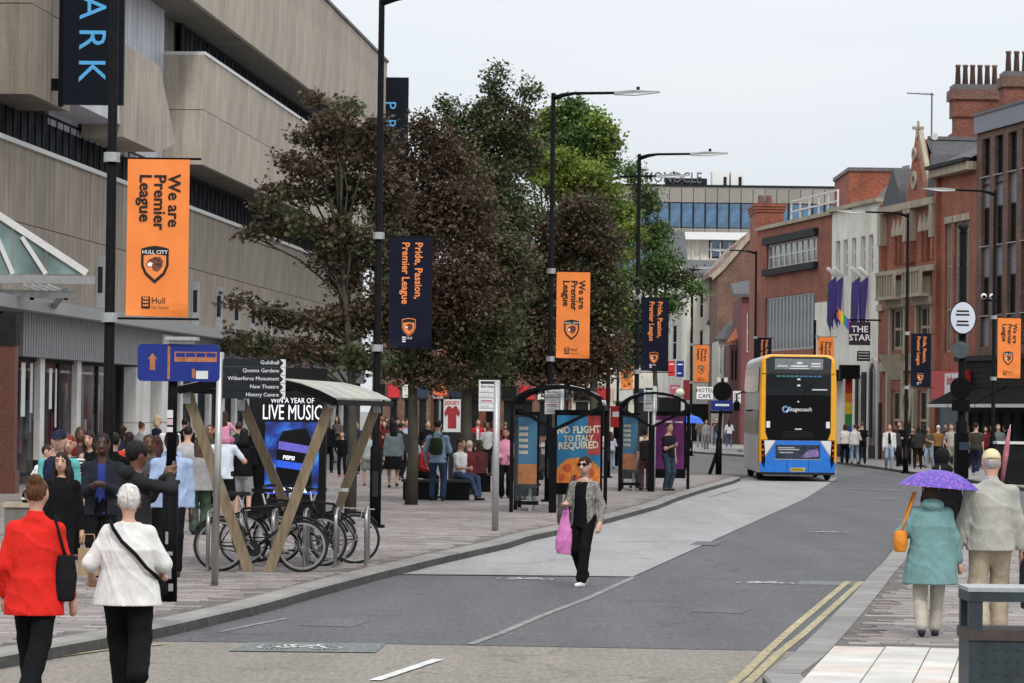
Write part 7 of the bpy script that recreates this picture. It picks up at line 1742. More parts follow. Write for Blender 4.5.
def person(px, base, h, face, label, top=(BLK, 'tshirt'), bot=(BLK, 'trousers'), shoes=BLK, skin='fair', hair=(BRN, 'short'), w=1.0, sex='m', hands=None, feet=None, seat=None, lean=(0, 0), inner=None, group='people on the pavements', zg=PZ, head=(0, 0), walk=0.0, slit=.05, collar=None, name='person', loc=None, bust=0.0, fine=None):
    """px, base: pixel column and ground row; face: heading in degrees, 0 = away from the viewer, 180 = towards, 90 = left"""
    P0 = G(px, base, zg) if loc is None else Vector(loc); s = SC(P0); k = h / 1.72; vx = min(.034, max(.0085, 1.15 / s)) / k if fine is None else fine / k
    f = (sex == 'f'); shw, hip = (.158 if f else .185), .088
    hz = .90 if seat is None else seat / k + .09
    N = np.array([lean[0], lean[1], hz + .53]); pel = np.array([0, 0, hz]); sp = lambda t: pel + (N - pel) * t
    vr = random.Random(label); pk = vr.random()
    if hands is None and seat is None and not walk and pk < .7:
        a_, b_ = (-.235, .03, .80), (.235, .03, .80)
        hands = (((-.05, .26, 1.14), b_), ((-.19, .13, .93), (.19, .13, .93)), (a_, (.13, .17, 1.22)), ((-.08, .24, 1.0), (.08, .24, 1.0)), ((-.26, .10, .84), (.16, .27, 1.05)))[int(pk / .7 * 5)]
        lean = (vr.uniform(-.03, .03), vr.uniform(-.02, .05)); feet = feet or ((-.1 - vr.uniform(0, .05), vr.uniform(-.1, .12), 0), (.09 + vr.uniform(0, .05), vr.uniform(-.1, .12), 0)); head = (vr.uniform(-.02, .02), vr.uniform(0, .02)) if head == (0, 0) else head
    feet = feet or ((-.09, walk * .26, .0), (.09, -walk * .26, .05 if walk else 0))
    hands = hands or ((-.235, .03 - walk * .14, .80), (.235, .03 + walk * .14, .80))
    body = Field(); body.k = .035
    hd = N + np.array([head[0], .025 + head[1], .168]); nk = N + np.array([0, .0, .03])
    body.ell(hd + [0, 0, .02], (.077, .095, .098)).ell(hd + [0, .028, -.055], (.056, .066, .062)).cap(hd + [0, .09, -.005], hd + [0, .112, -.03], .008, .014)
    for e in (-1, 1): body.ell(hd + [e * .076, -.005, -.01], (.012, .02, .03))
    body.cap(N - [0, 0, .05], hd - [0, .02, .08], .052 if f else .058, .046 if f else .054)
    wx = .155 * w; tors = [(hz - .10, 0, 0, .155 * w, .105 * w), (hz, *sp(0)[:2], .16 * w, .112 * w), (hz + .17, *sp(.32)[:2], .128 * w, .095 * w), (hz + .33, *sp(.62)[:2], .148 * w, .105 * w), (hz + .41, *sp(.78)[:2], .148, .088), (hz + .46, *sp(.87)[:2], .11, .07), (hz + .52, *sp(.98)[:2], .09, .06)]
    body.stack(tors); sh = [N + np.array([e * shw * (.92 + .08 * w), -.005, -.098]) for e in (-1, 1)]
    for q in sh: body.cap(N - [0, 0, .045], q, .042, .046)
    arms = []; legs = []
    for i, e in enumerate((-1, 1)):
        el, wr = ik(sh[i], hands[i], .285, .25, (e * .5, -1, -.3)); arms.append((sh[i], el, wr)); body.chain([sh[i], el, wr], [.05 * (.85 + .15 * w), .039, .027])
        dr = (wr - el) / max(1e-6, np.linalg.norm(wr - el))
        hr = wr + dr * .05
        if s > 60:
            body.ell(wr + dr * .045, (.026, .036, .048)); sd_ = np.cross(dr, [0, 0, 1.0]) if abs(dr[2]) < .8 else np.array([0, 1.0, 0]); sd_ /= np.linalg.norm(sd_)
            inw = np.array([-e * .5, .3, 0])
            for m in range(4):
                o = sd_ * (m - 1.5) * .019; b0 = wr + dr * .075 + o; b1 = b0 + dr * (.045 - .006 * abs(m - 1.3)) + inw * .012; b2 = b1 + dr * .025 + inw * .03; body.chain([b0, b1, b2], [.0098, .0088, .0075])
            t0 = wr + dr * .025 + sd_ * .028; body.chain([t0, t0 + dr * .035 + sd_ * .02, t0 + dr * .06 + sd_ * .015 + inw * .02], [.012, .0105, .009])
        else: body.ell(wr + dr * .07, (.032, .035, .065))
        hp = np.array([e * hip, 0, hz]); an = np.array(feet[i], float) + [0, -.02, .085]; kn, an = ik(hp, an, .425, .415, (e * .12, 1, .1)); legs.append((hp, kn, an)); body.chain([hp, kn, an, an + [0, .03, -.04]], [.082 * w, .055, .037, .033])
    bm = body.mesh('person', vx); zmin = min(l[2][2] for l in legs) - .085
    root = link(name, bm, fabric(SK[skin], 'skin')); tag(root, label, 'person', group)
    root.location = P0 + Vector((0, 0, -zmin * k if seat is None else 0)); root.rotation_euler = (0, 0, R(face)); root.scale = (k, k, k)
    def add(nm, fld, mat, hh=1.0):
        me = fld.mesh(nm, vx * hh)
        if me is None: return None
        o = link(nm, me, mat, root); return o
    def sleeve(fl, n, r0, r1, r2, e=0.0):
        for (a, b, c) in arms:
            if n == 0: continue
            if n <= 1: fl.cap(a, a + (b - a) * n, r0, r0 + (r1 - r0) * n)
            else:
                m = n - 1; fl.chain([a, b, b + (c - b) * m], [r0, r1, r1 + (r2 - r1) * m])
    # ---- lower garment
    bc, bk = bot; B = Field(); B.k = .03; B.fold = .006
    if bk in ('trousers', 'jeans', 'wide', 'leggings'):
        r = {'trousers': (.098, .078, .075), 'jeans': (.095, .072, .066), 'wide': (.10, .084, .082), 'leggings': (.09, .06, .045)}[bk]
        B.stack([(hz - .12, 0, 0, .165 * w, .118 * w), (hz + .02, 0, 0, .170 * w, .120 * w), (hz + .12, *sp(.2)[:2], .148 * w, .108 * w)])
        for (a, b, c) in legs: B.chain([a, b, c + [0, .0, .025]], [r[0] * w, r[1] * (.6 + .4 * w), r[2] * (.7 + .3 * w)])
    elif bk == 'shorts':
        B.stack([(hz - .12, 0, 0, .17 * w, .12 * w), (hz + .1, 0, 0, .155 * w, .112 * w)])
        for (a, b, c) in legs: B.cap(a, a + (b - a) * .85, .10 * w, .105 * w)
    elif bk == 'skirt':
        B.stack([(hz - .42, 0, 0, .27 * w, .23 * w), (hz - .12, 0, 0, .19 * w, .15 * w), (hz + .12, 0, 0, .145 * w, .108 * w)])
    nm = {'shorts': 'shorts', 'skirt': 'skirt'}.get(bk, 'trousers'); add(nm, B, fabric(bc))
    # ---- upper garment
    tcx, tk = top; T = Field(); T.k = .035; ex = {'tshirt': .016, 'jacket': .034, 'coat': .05, 'sleeveless': .010, 'hoodie': .03, 'blazer': .03, 'loose': .035, 'shirt': .02}[tk]
    hem = {'tshirt': -.10, 'jacket': -.12, 'coat': -.34, 'sleeveless': -.02, 'hoodie': -.10, 'blazer': -.22, 'loose': -.16, 'shirt': -.12}[tk]
    fl = {'coat': .06, 'blazer': .035, 'loose': .04}.get(tk, .012); T.fold = .0085
    hem = max(hem, -.08) if seat is not None else hem
    T.stack([(hz + hem, 0, -.005, .162 * w + ex + fl, .112 * w + ex + fl), (hz + hem * .4, 0, 0, .163 * w + ex + fl * .6, .114 * w + ex + fl * .6), (hz + .14, *sp(.28)[:2], .138 * w + ex + .012, .102 * w + ex + .01), (hz + .30, *sp(.58)[:2], .155 * w + ex, .112 * w + ex + bust), (hz + .41, *sp(.78)[:2], .150 + ex * .6, .094 + ex), (hz + .46, *sp(.87)[:2], .118 + ex * .5, .078 + ex * .7), (hz + .525, *sp(.97)[:2], .085 + ex * .3, .062 + ex * .4)])
    for q in sh: T.cap(N - [0, 0, .055], q, .042 + ex * .3, .047 + ex * .5)
    n = {'tshirt': .72, 'sleeveless': 0, 'loose': 1.15}.get(tk, 1.93)
    if n: sleeve(T, n, .048 + ex * .5, .042 + ex * .65, .032 + ex * .55)
    if tk in ('hoodie', 'coat'): T.ell(N + [0, -.085, .0], (.13, .075, .07))
    if tk in ('jacket', 'blazer', 'shirt'): T.stack([(N[2] - .02, N[0], N[1] - .008, .078, .07), (N[2] + .045, N[0], N[1], .066, .062)])
    if inner is not None:
        I_ = Field(); I_.k = .03; I_.fold = .004; I_.stack([(hz - .1, 0, 0, .165 * w + .004, .114 * w + .006), (hz + .14, *sp(.28)[:2], .132 * w + .008, .1 * w + .010), (hz + .30, *sp(.58)[:2], .152 * w, .108 * w + .008 + bust), (hz + .44, *sp(.84)[:2], .152, .090), (hz + .50, *sp(.97)[:2], .085, .065)])
        add('shirt', I_, fabric(inner))
        me = None
        old = T.mesh
        T.slot = True
    T.zcut = True
    T.cut((0, 0, -1), -(hz + hem + vx))
    if inner is None: add({'coat': 'coat', 'jacket': 'jacket', 'blazer': 'jacket', 'hoodie': 'hoodie'}.get(tk, 'top'), T, fabric(tcx))
    else:                                       # open front: two halves that leave the shirt showing
        T2 = Field(); T2.k = T.k; T2.fold = T.fold; T2.p = T.p; T2.cuts = list(T.cuts); T2.slit = .055
        me = T2.mesh('jacket', vx)
        co = np.empty(len(me.vertices) * 3, np.float32); me.vertices.foreach_get('co', co); co = co.reshape(-1, 3)
        import bmesh
        b = bmesh.new(); b.from_mesh(me); cut = [q for q in b.faces if abs(q.calc_center_median().x) < slit + .06 * max(0, (hz + .3 - q.calc_center_median().z)) and q.calc_center_median().y > .0 and hz + hem - .02 < q.calc_center_median().z < N[2] + .03]
        bmesh.ops.delete(b, geom=cut, context='FACES'); b.to_mesh(me); b.free(); link('jacket', me, fabric(tcx), root)
    # ---- shoes
    for i, (a, b, c) in enumerate(legs):
        S_ = Field(); S_.k = .02; ft = np.array(c); up = feet[i][2] if len(feet[i]) > 2 else 0
        pit = min(.9, up * 3.5) if seat is None else 0
        S_.ell(ft + [0, -.005, -.04], (.042, .055, .05)).cap(ft + [0, -.02, -.05], ft + [e * 0, .15, -.055 - .10 * pit], .036, .031).cut((0, 0, -1), -(ft[2] - .085 - .14 * pit)); add('shoe', S_, fabric(shoes, 'shoe'))
    # ---- hair
    hc, hs = hair; Hh = Field(); Hh.k = .025; hm = fabric(hc, 'hair')
    def cap_part(r=1.0, low=-.03):
        Hh.ell(hd + [0, -.012, .028], (.086 * r, .104 * r, .102 * r))
    if hs in ('short', 'bun', 'pony', 'long', 'bob', 'afro', 'receding'):
        cap_part(1.0 if hs != 'afro' else 1.1)
        # carve the face: everything in front of a slanted plane goes
        if hs == 'long':
            Hh.stack([(N[2] - .17, N[0], N[1] - .075, .115, .05), (N[2] - .02, N[0] * .9, N[1] - .055, .105, .06), (hd[2] - .02, hd[0], hd[1] - .03, .088, .085)])
        if hs == 'long':
            for e in (-1, 1): Hh.chain([hd + [e * .07, .01, .02], hd + [e * .082, .02, -.1], N + [e * .088, .055, -.10]], [.03, .028, .018])
        if hs == 'bob': Hh.stack([(N[2] + .01, hd[0], hd[1] - .035, .095, .075), (hd[2] - .02, hd[0], hd[1] - .02, .09, .09)])
        if hs == 'bun': Hh.ell(hd + [0, -.075, .115], (.05, .045, .042))
        if hs == 'pony': Hh.chain([hd + [.03, -.09, .04], hd + [.11, -.14, .03], hd + [.135, -.14, -.07]], [.036, .046, .028])
        lowz = {'short': -.045, 'afro': -.08, 'bun': -.085, 'pony': -.085}.get(hs, -9)
        Hh.sub(hd + [0, .118, -.06], (.064, .078, .118)); Hh.sub(hd + [0, .12, -.2], (.055, .12, .14))
        if lowz > -5: Hh.cut((0, -.35, -1), -.35 * (hd[1] - .06) - (hd[2] + lowz))
        Hh.fold = .004; Hh.strand = hd; ho = add('hair', Hh, hm)
        if s > 70 and ho is not None:
            vs = np.empty(len(ho.data.vertices) * 3, np.float32); ho.data.vertices.foreach_get('co', vs); vs = vs.reshape(-1, 3); sm_ = MB(); rr_ = np.random.default_rng(3)
            for q in vs[rr_.integers(0, len(vs), 260)]:
                o_ = (q - hd) / np.linalg.norm(q - hd); tn = np.array([o_[0] * .3, -.35 + o_[1] * .3, -.6]) + rr_.normal(0, .35, 3); e_ = q + o_ * .012 + tn * .03; sd2 = np.cross(o_, tn); sd2 = sd2 / max(1e-6, np.linalg.norm(sd2)) * .0016
                sm_.poly([q - sd2, q + sd2, e_])
            st_ = sm_.build('hair_strands', hm, root); st_['kind'] = 'stuff'
    elif hs == 'cap':
        Hh.ell(hd + [0, -.008, .04], (.087, .104, .092)); Hh.cut((0, -.3, -1), -(hd[2] + .012) - .3 * hd[1]); add('cap', Hh, fabric(hc))
        V_ = Field(); V_.k = .01; V_.ell(hd + [0, .115, .035], (.07, .075, .010), -.15); add('cap_peak', V_, fabric(hc))
        H2 = Field(); H2.k = .02; H2.ell(hd + [0, -.012, .01], (.083, .10, .09)); H2.cut((0, 0, 1), hd[2] + .035).cut((0, 1, 0), hd[1] + .01).cut((0, 0, -1), -(hd[2] - .055)); add('hair', H2, fabric((.34, .31, .28) if hc[0] > .3 else BRN, 'hair'))
    elif hs == 'beanie':
        Hh.ell(hd + [0, -.008, .035], (.089, .107, .108)); Hh.cut((0, 0, -1), -(hd[2] + .012)); add('hat', Hh, fabric(hc))
    elif hs == 'hood':
        Hh.ell(hd + [0, -.02, .02], (.105, .125, .13)).ell(N + [0, -.05, .02], (.14, .11, .08)); Hh.cut((0, 1, 0), hd[1] + .06); add('hood', Hh, fabric(hc))
    # ---- face
    if s > 34 and 75 < (face % 360) < 285 and hs != 'none':
        dk = fabric((.015, .011, .01), 'shoe'); lp = fabric((.32, .12, .10), 'skin')
        for e in (-1, 1):
            link('eye', MB().ell(hd + [e * .031, .089, .012], (.013, .007, .0065), 8, 6).mesh('eye', True), dk, root); link('eyebrow', MB().ell(hd + [e * .032, .091, .034], (.02, .006, .0045), 8, 6).mesh('eyebrow', True), fabric(hc if hs != 'cap' else BRN, 'hair'), root)
        link('mouth', MB().ell(hd + [0, .091, -.068], (.022, .006, .006), 8, 6).mesh('mouth', True), lp, root)
    root['hd'] = 0; del root['hd']
    root_info[root.name] = dict(hd=hd, N=N, hz=hz, arms=arms, legs=legs, k=k, sh=sh)
    return root
root_info = {}
def attach(name, root, label, cat):
    """Empty for a thing carried by a person, in that person's frame"""
    return empty(name, root.location, root.rotation_euler[2], label, cat)
def bag_field(e, nm, pts, rads, mat, h=.014, k=.03, fold=.004):
    f = Field(); f.k = k; f.fold = fold
    f.chain(pts, rads); link(nm, f.mesh(nm, h), mat, e)
def tote(root, c, size, colr, strap_to, label, cat='bag', name='shoulder_bag'):
    e = attach(name, root, label, cat); c = np.array(c); sx, sy, sz = size
    f = Field(); f.k = .03; f.fold = .004; f.stack([(c[2] - sz, c[0], c[1], sx * .85, sy), (c[2], c[0], c[1], sx, sy * 1.2), (c[2] + sz, c[0], c[1], sx * .8, sy * .7)])
    link('bag_body', f.mesh('bag_body', .016), fabric(colr), e)
    a = [c + [0, -sx * 0 + sy * .2, sz * .9]] + [np.array(q) for q in strap_to] + [c + [0, -sy * .2, sz * .9]]
    MB().tube([Vector(q) for q in a], .011, 6).build('strap', fabric(colr), e, True); return e

# --- the two women in the foreground
p1 = person(33, 706, 1.67, -4, 'woman in a red blazer seen from behind at the left edge', ((.62, .025, .018), 'blazer'), (BLK, 'trousers'), BLK, hair=((.10, .045, .022), 'bun'), sex='f', w=1.06, feet=((-.05, .22, 0), (.03, -.30, .06)), hands=((-.25, .08, .83), (.26, .10, .82)), zg=0, fine=.0085)
tote(p1, (.235, -.045, .94), (.085, .05, .17), (.012, .012, .014), [(.20, -.02, 1.2), (.165, -.015, 1.405), (.15, -.06, 1.40), (.21, -.075, 1.2)], 'black tote bag hanging from the red blazer shoulder')
p2 = person(126, 697, 1.60, 6, 'white-haired woman in a white top and black trousers seen from behind', ((.66, .65, .63), 'loose'), (BLK, 'wide'), (.03, .03, .035), hair=((.62, .60, .56), 'afro'), sex='f', w=1.30, feet=((-.03, .18, 0), (.09, -.30, .09)), hands=((-.30, .20, .96), (.27, .22, .98)), zg=0, fine=.0085)
e = attach('crossbody_strap', p2, 'black crossbody strap running across the back of the white top', 'bag')
i2 = root_info[p2.name]; kk = i2['k']
MB().tube([Vector(q) * kk for q in ((-.15, -.05, 1.435), (-.12, -.135, 1.37), (-.05, -.185, 1.27), (.06, -.205, 1.17), (.15, -.185, 1.06), (.23, -.10, .99), (.26, .03, .95))], .016, 6).build('strap', fabric(BLK), e, True)
bag_field(e, 'pouch', [(.25 * kk, .08, .88 * kk), (.25 * kk, .16, .88 * kk)], [.07, .07], fabric(BLK))
# --- the woman crossing the road
p3 = person(583, 586.5, 1.64, 152, 'woman in black with a patterned cardigan crossing the road', ((.26, .245, .225), 'shirt'), (BLK, 'trousers'), (.62, .62, .60), hair=((.018, .011, .008), 'pony'), sex='f', w=.97, inner=BLK, walk=0, feet=((-.07, .20, 0), (.08, -.16, .035)), hands=((-.29, .10, .85), (.14, .24, 1.08)), zg=0, head=(-.02, 0), fine=.011, slit=.085)
i3 = root_info[p3.name]; hd = i3['hd']
M['knit'] = pm('speckled_cardigan', (.34, .32, .29), .9, c2=(.07, .065, .06), scale=38)
for c in p3.children:
    if c.name.startswith('jacket'): c.data.materials[0] = M['knit']
gl = empty('sunglasses', p3.location, p3.rotation_euler[2], 'dark red sunglasses on the crossing woman', 'sunglasses'); kk = i3['k']
for s_ in (-1, 1): MB().ell(Vector(hd + [s_ * .035, .094, .014]) * kk, (.028, .010, .022)).build('lens', M['black'], gl, True); MB().tube([Vector(hd + [s_ * .065, .085, .02]) * kk, Vector(hd + [s_ * .083, 0, .015]) * kk], .005, 5).build('temple', M['black'], gl)
MB().tube([Vector(hd + [-.012, .10, .018]) * kk, Vector(hd + [.012, .10, .018]) * kk], .005, 5).build('bridge', M['black'], gl)
wr = i3['arms'][1][2] * kk; e = attach('carrier_bag', p3, 'bright pink carrier bag hanging from the crossing woman’s hand'.replace('’', ''), 'bag')
f = Field(); f.k = .04; f.fold = .008; f.stack([(wr[2] - .62, wr[0] + .03, wr[1] + .0, .10, .06), (wr[2] - .45, wr[0] + .03, wr[1], .12, .08), (wr[2] - .25, wr[0] + .02, wr[1], .085, .05), (wr[2] - .06, wr[0], wr[1] + .01, .035, .025)]); link('bag_body', f.mesh('bag_body', .011), pm('pink_plastic', (.60, .19, .44), .45, var=.15, scale=8), e)
for s_ in (-1, 1): MB().tube([Vector((wr[0] + s_ * .03, wr[1], wr[2] - .10)), Vector((wr[0] + s_ * .012, wr[1] + .02, wr[2] + .01))], .012, 6).build('handle', pm('pink_plastic', (.60, .19, .44), .45), e)
tote(p3, (.31, -.06, .90), (.075, .12, .13), (.075, .065, .05), [(.22, .03, 1.2), (.16, .0, 1.40), (.15, -.05, 1.40), (.22, -.05, 1.2)], 'dark patterned handbag under the crossing woman’s arm'.replace('’', ''), name='handbag')

# --- the couple on the right
p4 = person(930, 637, 1.50, -3, 'woman in a teal hooded coat walking away under the purple umbrella', ((.155, .275, .275), 'coat'), ((.42, .385, .33), 'jeans'), (.02, .02, .03), hair=((.05, .03, .02), 'bob'), sex='f', w=1.2, feet=((-.10, -.12, .02), (.06, .14, 0)), hands=((-.25, .26, 1.1), (.33, .08, .74)), fine=.0095)
p5 = person(990, 636, 1.77, 2, 'elderly man in a beige jacket and yellow cap walking beside the umbrella', ((.37, .365, .325), 'jacket'), ((.40, .335, .25), 'wide'), (.30, .27, .23), hair=((.62, .52, .32), 'cap'), w=1.16, feet=((-.10, -.10, .02), (.10, .12, 0)), hands=((-.30, .04, .80), (.30, .06, .79)), fine=.0095)
um = empty('umbrella', p4.location + Vector((-.02, .10, 0)), 0, 'open purple flowered umbrella over the woman in teal', 'umbrella')
def umat():
    m, N, L, b = nodes_of('purple_flower_fabric'); b.inputs['Roughness'].default_value = .6; tc = N.new('ShaderNodeTexCoord'); v = N.new('ShaderNodeTexVoronoi'); v.inputs['Scale'].default_value = 26; L.new(tc.outputs['Object'], v.inputs['Vector'])
    cr = N.new('ShaderNodeValToRGB'); e = cr.color_ramp.elements; e[0].position = .0; e[0].color = (.42, .13, .45, 1); e[1].position = .5; e[1].color = (.09, .05, .34, 1); x = e.new(.25); x.color = (.20, .09, .46, 1); L.new(v.outputs['Distance'], cr.inputs['Fac'])
    v2 = N.new('ShaderNodeTexVoronoi'); v2.inputs['Scale'].default_value = 17; L.new(tc.outputs['Object'], v2.inputs['Vector']); r2 = N.new('ShaderNodeValToRGB'); r2.color_ramp.elements[0].position = .10; r2.color_ramp.elements[0].color = (1, 1, 1, 1); r2.color_ramp.elements[1].position = .22; r2.color_ramp.elements[1].color = (0, 0, 0, 1); L.new(v2.outputs['Distance'], r2.inputs['Fac'])
    mx = N.new('ShaderNodeMix'); mx.data_type = 'RGBA'; L.new(r2.outputs['Color'], mx.inputs['Factor']); L.new(cr.outputs['Color'], mx.inputs['A']); mx.inputs['B'].default_value = (.55, .10, .42, 1); L.new(mx.outputs['Result'], b.inputs['Base Color'])
    return m
M['umb'] = umat(); n8 = 8; Ru = .40; uz0 = D(928, 487, p4.location.y).z - p4.location.z; uh = .165
sv_ = (.02, 0, 0)
ribp = lambda a, t: Vector((Ru * t * math.cos(a), Ru * t * math.sin(a), uz0 + uh * (1 - t ** 2.1)))
for i in range(n8):
    a0, a1 = 2 * math.pi * (i + .5) / n8, 2 * math.pi * (i + 1.5) / n8; mb = MB()
    for j in range(6):
        t0, t1 = j / 6, (j + 1) / 6
        for q in range(4):
            b0, b1 = a0 + (a1 - a0) * q / 4, a0 + (a1 - a0) * (q + 1) / 4
            def pt(a, t): 
                u = (a - a0) / (a1 - a0); sag = 1 - .09 * math.sin(math.pi * u) * t; p_ = ribp(a, t); return (p_.x * sag, p_.y * sag, p_.z - .0)
            mb.quad(pt(b0, t0), pt(b1, t0), pt(b1, t1), pt(b0, t1))
    mb.build('canopy_panel', M['umb'], um, True); MB().tube([ribp(a0, t / 6) - Vector((0, 0, .006)) for t in range(7)], .004, 5).build('rib', M['galv'], um)
MB().tube([(0, 0, uz0 + uh + .04), (-.0, .02, uz0 - .3), (-.16, .08, 1.03)], .007, 6).build('shaft', M['galv'], um); MB().tube([(-.16, .08, 1.05), (-.17, .09, .93)], .014, 8).build('handle', M['black'], um)
um.rotation_euler = (0, R(4), 0)
tote(p4, (-.29, -.05, .90), (.07, .09, .10), (.62, .22, .03), [(-.25, .05, 1.1), (-.17, .02, 1.36), (-.15, -.03, 1.36), (-.24, -.04, 1.1)], 'orange leather handbag beside the teal coat', name='handbag')
e = tote(p5, (.35, .03, .50), (.06, .14, .24), (.03, .035, .06), [(.33, .08, .72), (.31, .06, .80), (.32, .02, .80), (.33, -.03, .72)], 'navy carrier bag in the elderly man right hand', name='carrier_bag')
# --- dark hooded walker ahead of the umbrella
person(941, 580, 1.76, 0, 'person in a black hooded jacket ahead of the purple umbrella', (BLK, 'jacket'), (BLK, 'jeans'), hair=((.012, .012, .013), 'hood'), zg=0, w=1.15, walk=.5)
# --- crowd on the left pavement, nearest first
TEAL = (.12, .40, .38); NAVY = (.018, .022, .045); LBLUE = (.33, .42, .60); GREEN = (.035, .05, .035); PINK = (.62, .26, .38); RED = (.42, .02, .02); MAROON = (.13, .02, .03); CREAM = (.5, .46, .40); OLIVE = (.07, .065, .04); KH = (.28, .24, .17)
ph = dict(hands=((-.06, .27, 1.13), (.07, .27, 1.12)))
q = person(60, 599, 1.58, 176, 'dark-haired woman in a black zipped hoodie facing the camera', (BLK, 'hoodie'), (BLK, 'trousers'), hair=((.02, .014, .012), 'long'), sex='f', walk=.5, w=1.05, inner=None)
e = attach('paper_bag', q, 'brown paper carrier bag beside the woman in black', 'bag'); c = (-.30, .02)
MB().box(-.42, -.20, -.06, .06, .26, .55).build('bag_body', pm('brown_paper', (.36, .25, .15), .8, var=.15), e); MB().tube([(-.38, 0, .55), (-.36, 0, .70), (-.26, 0, .70), (-.24, 0, .55)], .008, 5).build('handle', pm('brown_paper', (.36, .25, .15), .8), e)
person(57, 577, 1.78, 178, 'man in a navy cap and navy vest with teal sleeves', (TEAL, 'tshirt'), (NAVY, 'jeans'), hair=(NAVY, 'cap'), walk=.4, w=1.1, inner=None)
e = None
def vest(o, colr):
    i = root_info[o.name]; f = Field(); f.k = .03; f.fold = .005; hz = i['hz']
    f.stack([(hz - .08, 0, 0, .20, .155), (hz + .14, 0, 0, .185, .15), (hz + .32, 0, 0, .20, .155), (hz + .46, 0, 0, .175, .125), (hz + .52, 0, 0, .10, .08)]); link('vest', f.mesh('vest', .014), fabric(colr), o)
vest(bpy.data.objects[[o.name for o in bpy.data.objects if o.get('label', '').startswith('man in a navy cap')][0]], NAVY)
def stripes(name, a, b, sc=40):
    m, N, L, bs = nodes_of(name); tc = N.new('ShaderNodeTexCoord'); w_ = N.new('ShaderNodeTexWave'); w_.bands_direction = 'Z'; w_.inputs['Scale'].default_value = sc / 6; L.new(tc.outputs['Object'], w_.inputs['Vector']); cr = N.new('ShaderNodeValToRGB'); cr.color_ramp.interpolation = 'CONSTANT'; cr.color_ramp.elements[0].color = c4(a); cr.color_ramp.elements[1].position = .5; cr.color_ramp.elements[1].color = c4(b); L.new(w_.outputs['Fac'], cr.inputs['Fac']); L.new(cr.outputs['Color'], bs.inputs['Base Color']); bs.inputs['Roughness'].default_value = .85; return m
q = person(69, 560, 1.68, 170, 'red-haired woman in a black and white striped top', (WHT, 'loose'), (BLK, 'jeans'), hair=((.20, .03, .02), 'bob'), sex='f')
for c in q.children:
    if c.name.startswith('top'): c.data.materials[0] = stripes('black_white_stripes', (.015, .015, .015), (.65, .65, .65))
person(91, 545, 1.70, 165, 'woman in a black sleeveless top with a white strap', (BLK, 'sleeveless'), (BLK, 'jeans'), hair=((.02, .014, .01), 'long'), sex='f', head=(.03, .02))
person(101, 585, 1.76, 180, 'bearded man in a dark jacket and blue shirt looking at his phone', ((.02, .022, .03), 'jacket'), (BLK, 'jeans'), skin='dark', hair=((.01, .009, .008), 'short'), inner=(.03, .05, .22), head=(0, .02), **ph)
person(30, 536, 1.72, 250, 'man in a white shirt bending forward by the shop', (WHT, 'tshirt'), (BLK, 'jeans'), hair=((.03, .02, .015), 'short'), seat=.55, lean=(0, .22), feet=((-.1, .35, 0), (.1, .42, 0)), hands=((-.12, .45, .75), (.12, .45, .75)), head=(0, .06))
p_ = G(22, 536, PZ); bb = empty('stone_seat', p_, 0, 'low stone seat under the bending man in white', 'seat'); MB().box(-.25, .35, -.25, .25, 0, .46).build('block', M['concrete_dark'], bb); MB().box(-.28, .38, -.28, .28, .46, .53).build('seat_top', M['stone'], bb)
person(128, 532, 1.66, 10, 'person with dark hair in a red top seen from behind', ((.45, .05, .03), 'tshirt'), (BLK, 'jeans'), hair=((.018, .012, .01), 'bob'), sex='f')
q = person(133, 622, 1.74, -62, 'man in a black jacket with a grey hood holding up a phone', ((.022, .022, .024), 'hoodie'), (BLK, 'jeans'), skin='brown', hair=((.012, .01, .01), 'afro'), hands=((-.05, .33, 1.38), (.07, .33, 1.40)), w=1.1)
e = attach('mobile_phone', q, 'mobile phone held up by the man in black', 'phone'); MB().box(-.03, .05, .40, .41, 1.40, 1.56).build('phone_body', M['black'], e); MB().box(-.025, .045, .396, .3995, 1.405, 1.555).build('screen', pm('phone_screen', (.18, .2, .22), .2), e)
q = person(170, 577, 1.79, 178, 'man in a pale blue open hoodie over a black top', (LBLUE, 'hoodie'), (BLK, 'jeans'), skin='dark', hair=((.01, .009, .008), 'short'), inner=BLK, walk=.5)
person(140, 488, 1.68, -30, 'woman with a bun in a grey top near the shop', ((.27, .27, .28), 'shirt'), (BLK, 'jeans'), hair=((.08, .04, .02), 'bun'), sex='f')
person(156, 486, 1.86, -60, 'blonde figure in a dark top by the shop window', (NAVY, 'tshirt'), (BLK, 'trousers'), hair=((.45, .36, .22), 'bob'), sex='f')
person(169, 494, 1.80, 10, 'man in a white T-shirt behind the blue sign post', (WHT, 'tshirt'), (JEAN, 'jeans'), hair=((.03, .02, .015), 'short'))
person(184, 490, 1.80, 0, 'person in black standing behind the sign post', (BLK, 'jacket'), (BLK, 'jeans'), hair=((.015, .012, .01), 'short'))
person(154, 543, 1.64, 0, 'woman with dark red hair in a white top seen from behind', ((.60, .60, .60), 'tshirt'), (BLK, 'skirt'), hair=((.05, .015, .015), 'long'), sex='f')
CAMO = pm('green_camouflage', (.06, .10, .07), .85, c2=(.012, .02, .015), scale=9)
q = person(199, 535, 1.64, 5, 'long-haired woman in a grey top and green patterned trousers', ((.27, .26, .26), 'loose'), (GREEN, 'wide'), hair=((.07, .04, .025), 'long'), sex='f', w=1.12)
for c in q.children:
    if c.name.startswith('trousers'): c.data.materials[0] = CAMO
tote(q, (.27, .0, .90), (.09, .10, .14), (.30, .19, .08), [(.20, .02, 1.2), (.16, 0, 1.40), (.15, -.04, 1.40), (.2, -.05, 1.2)], 'tan cloth shoulder bag of the long-haired woman')
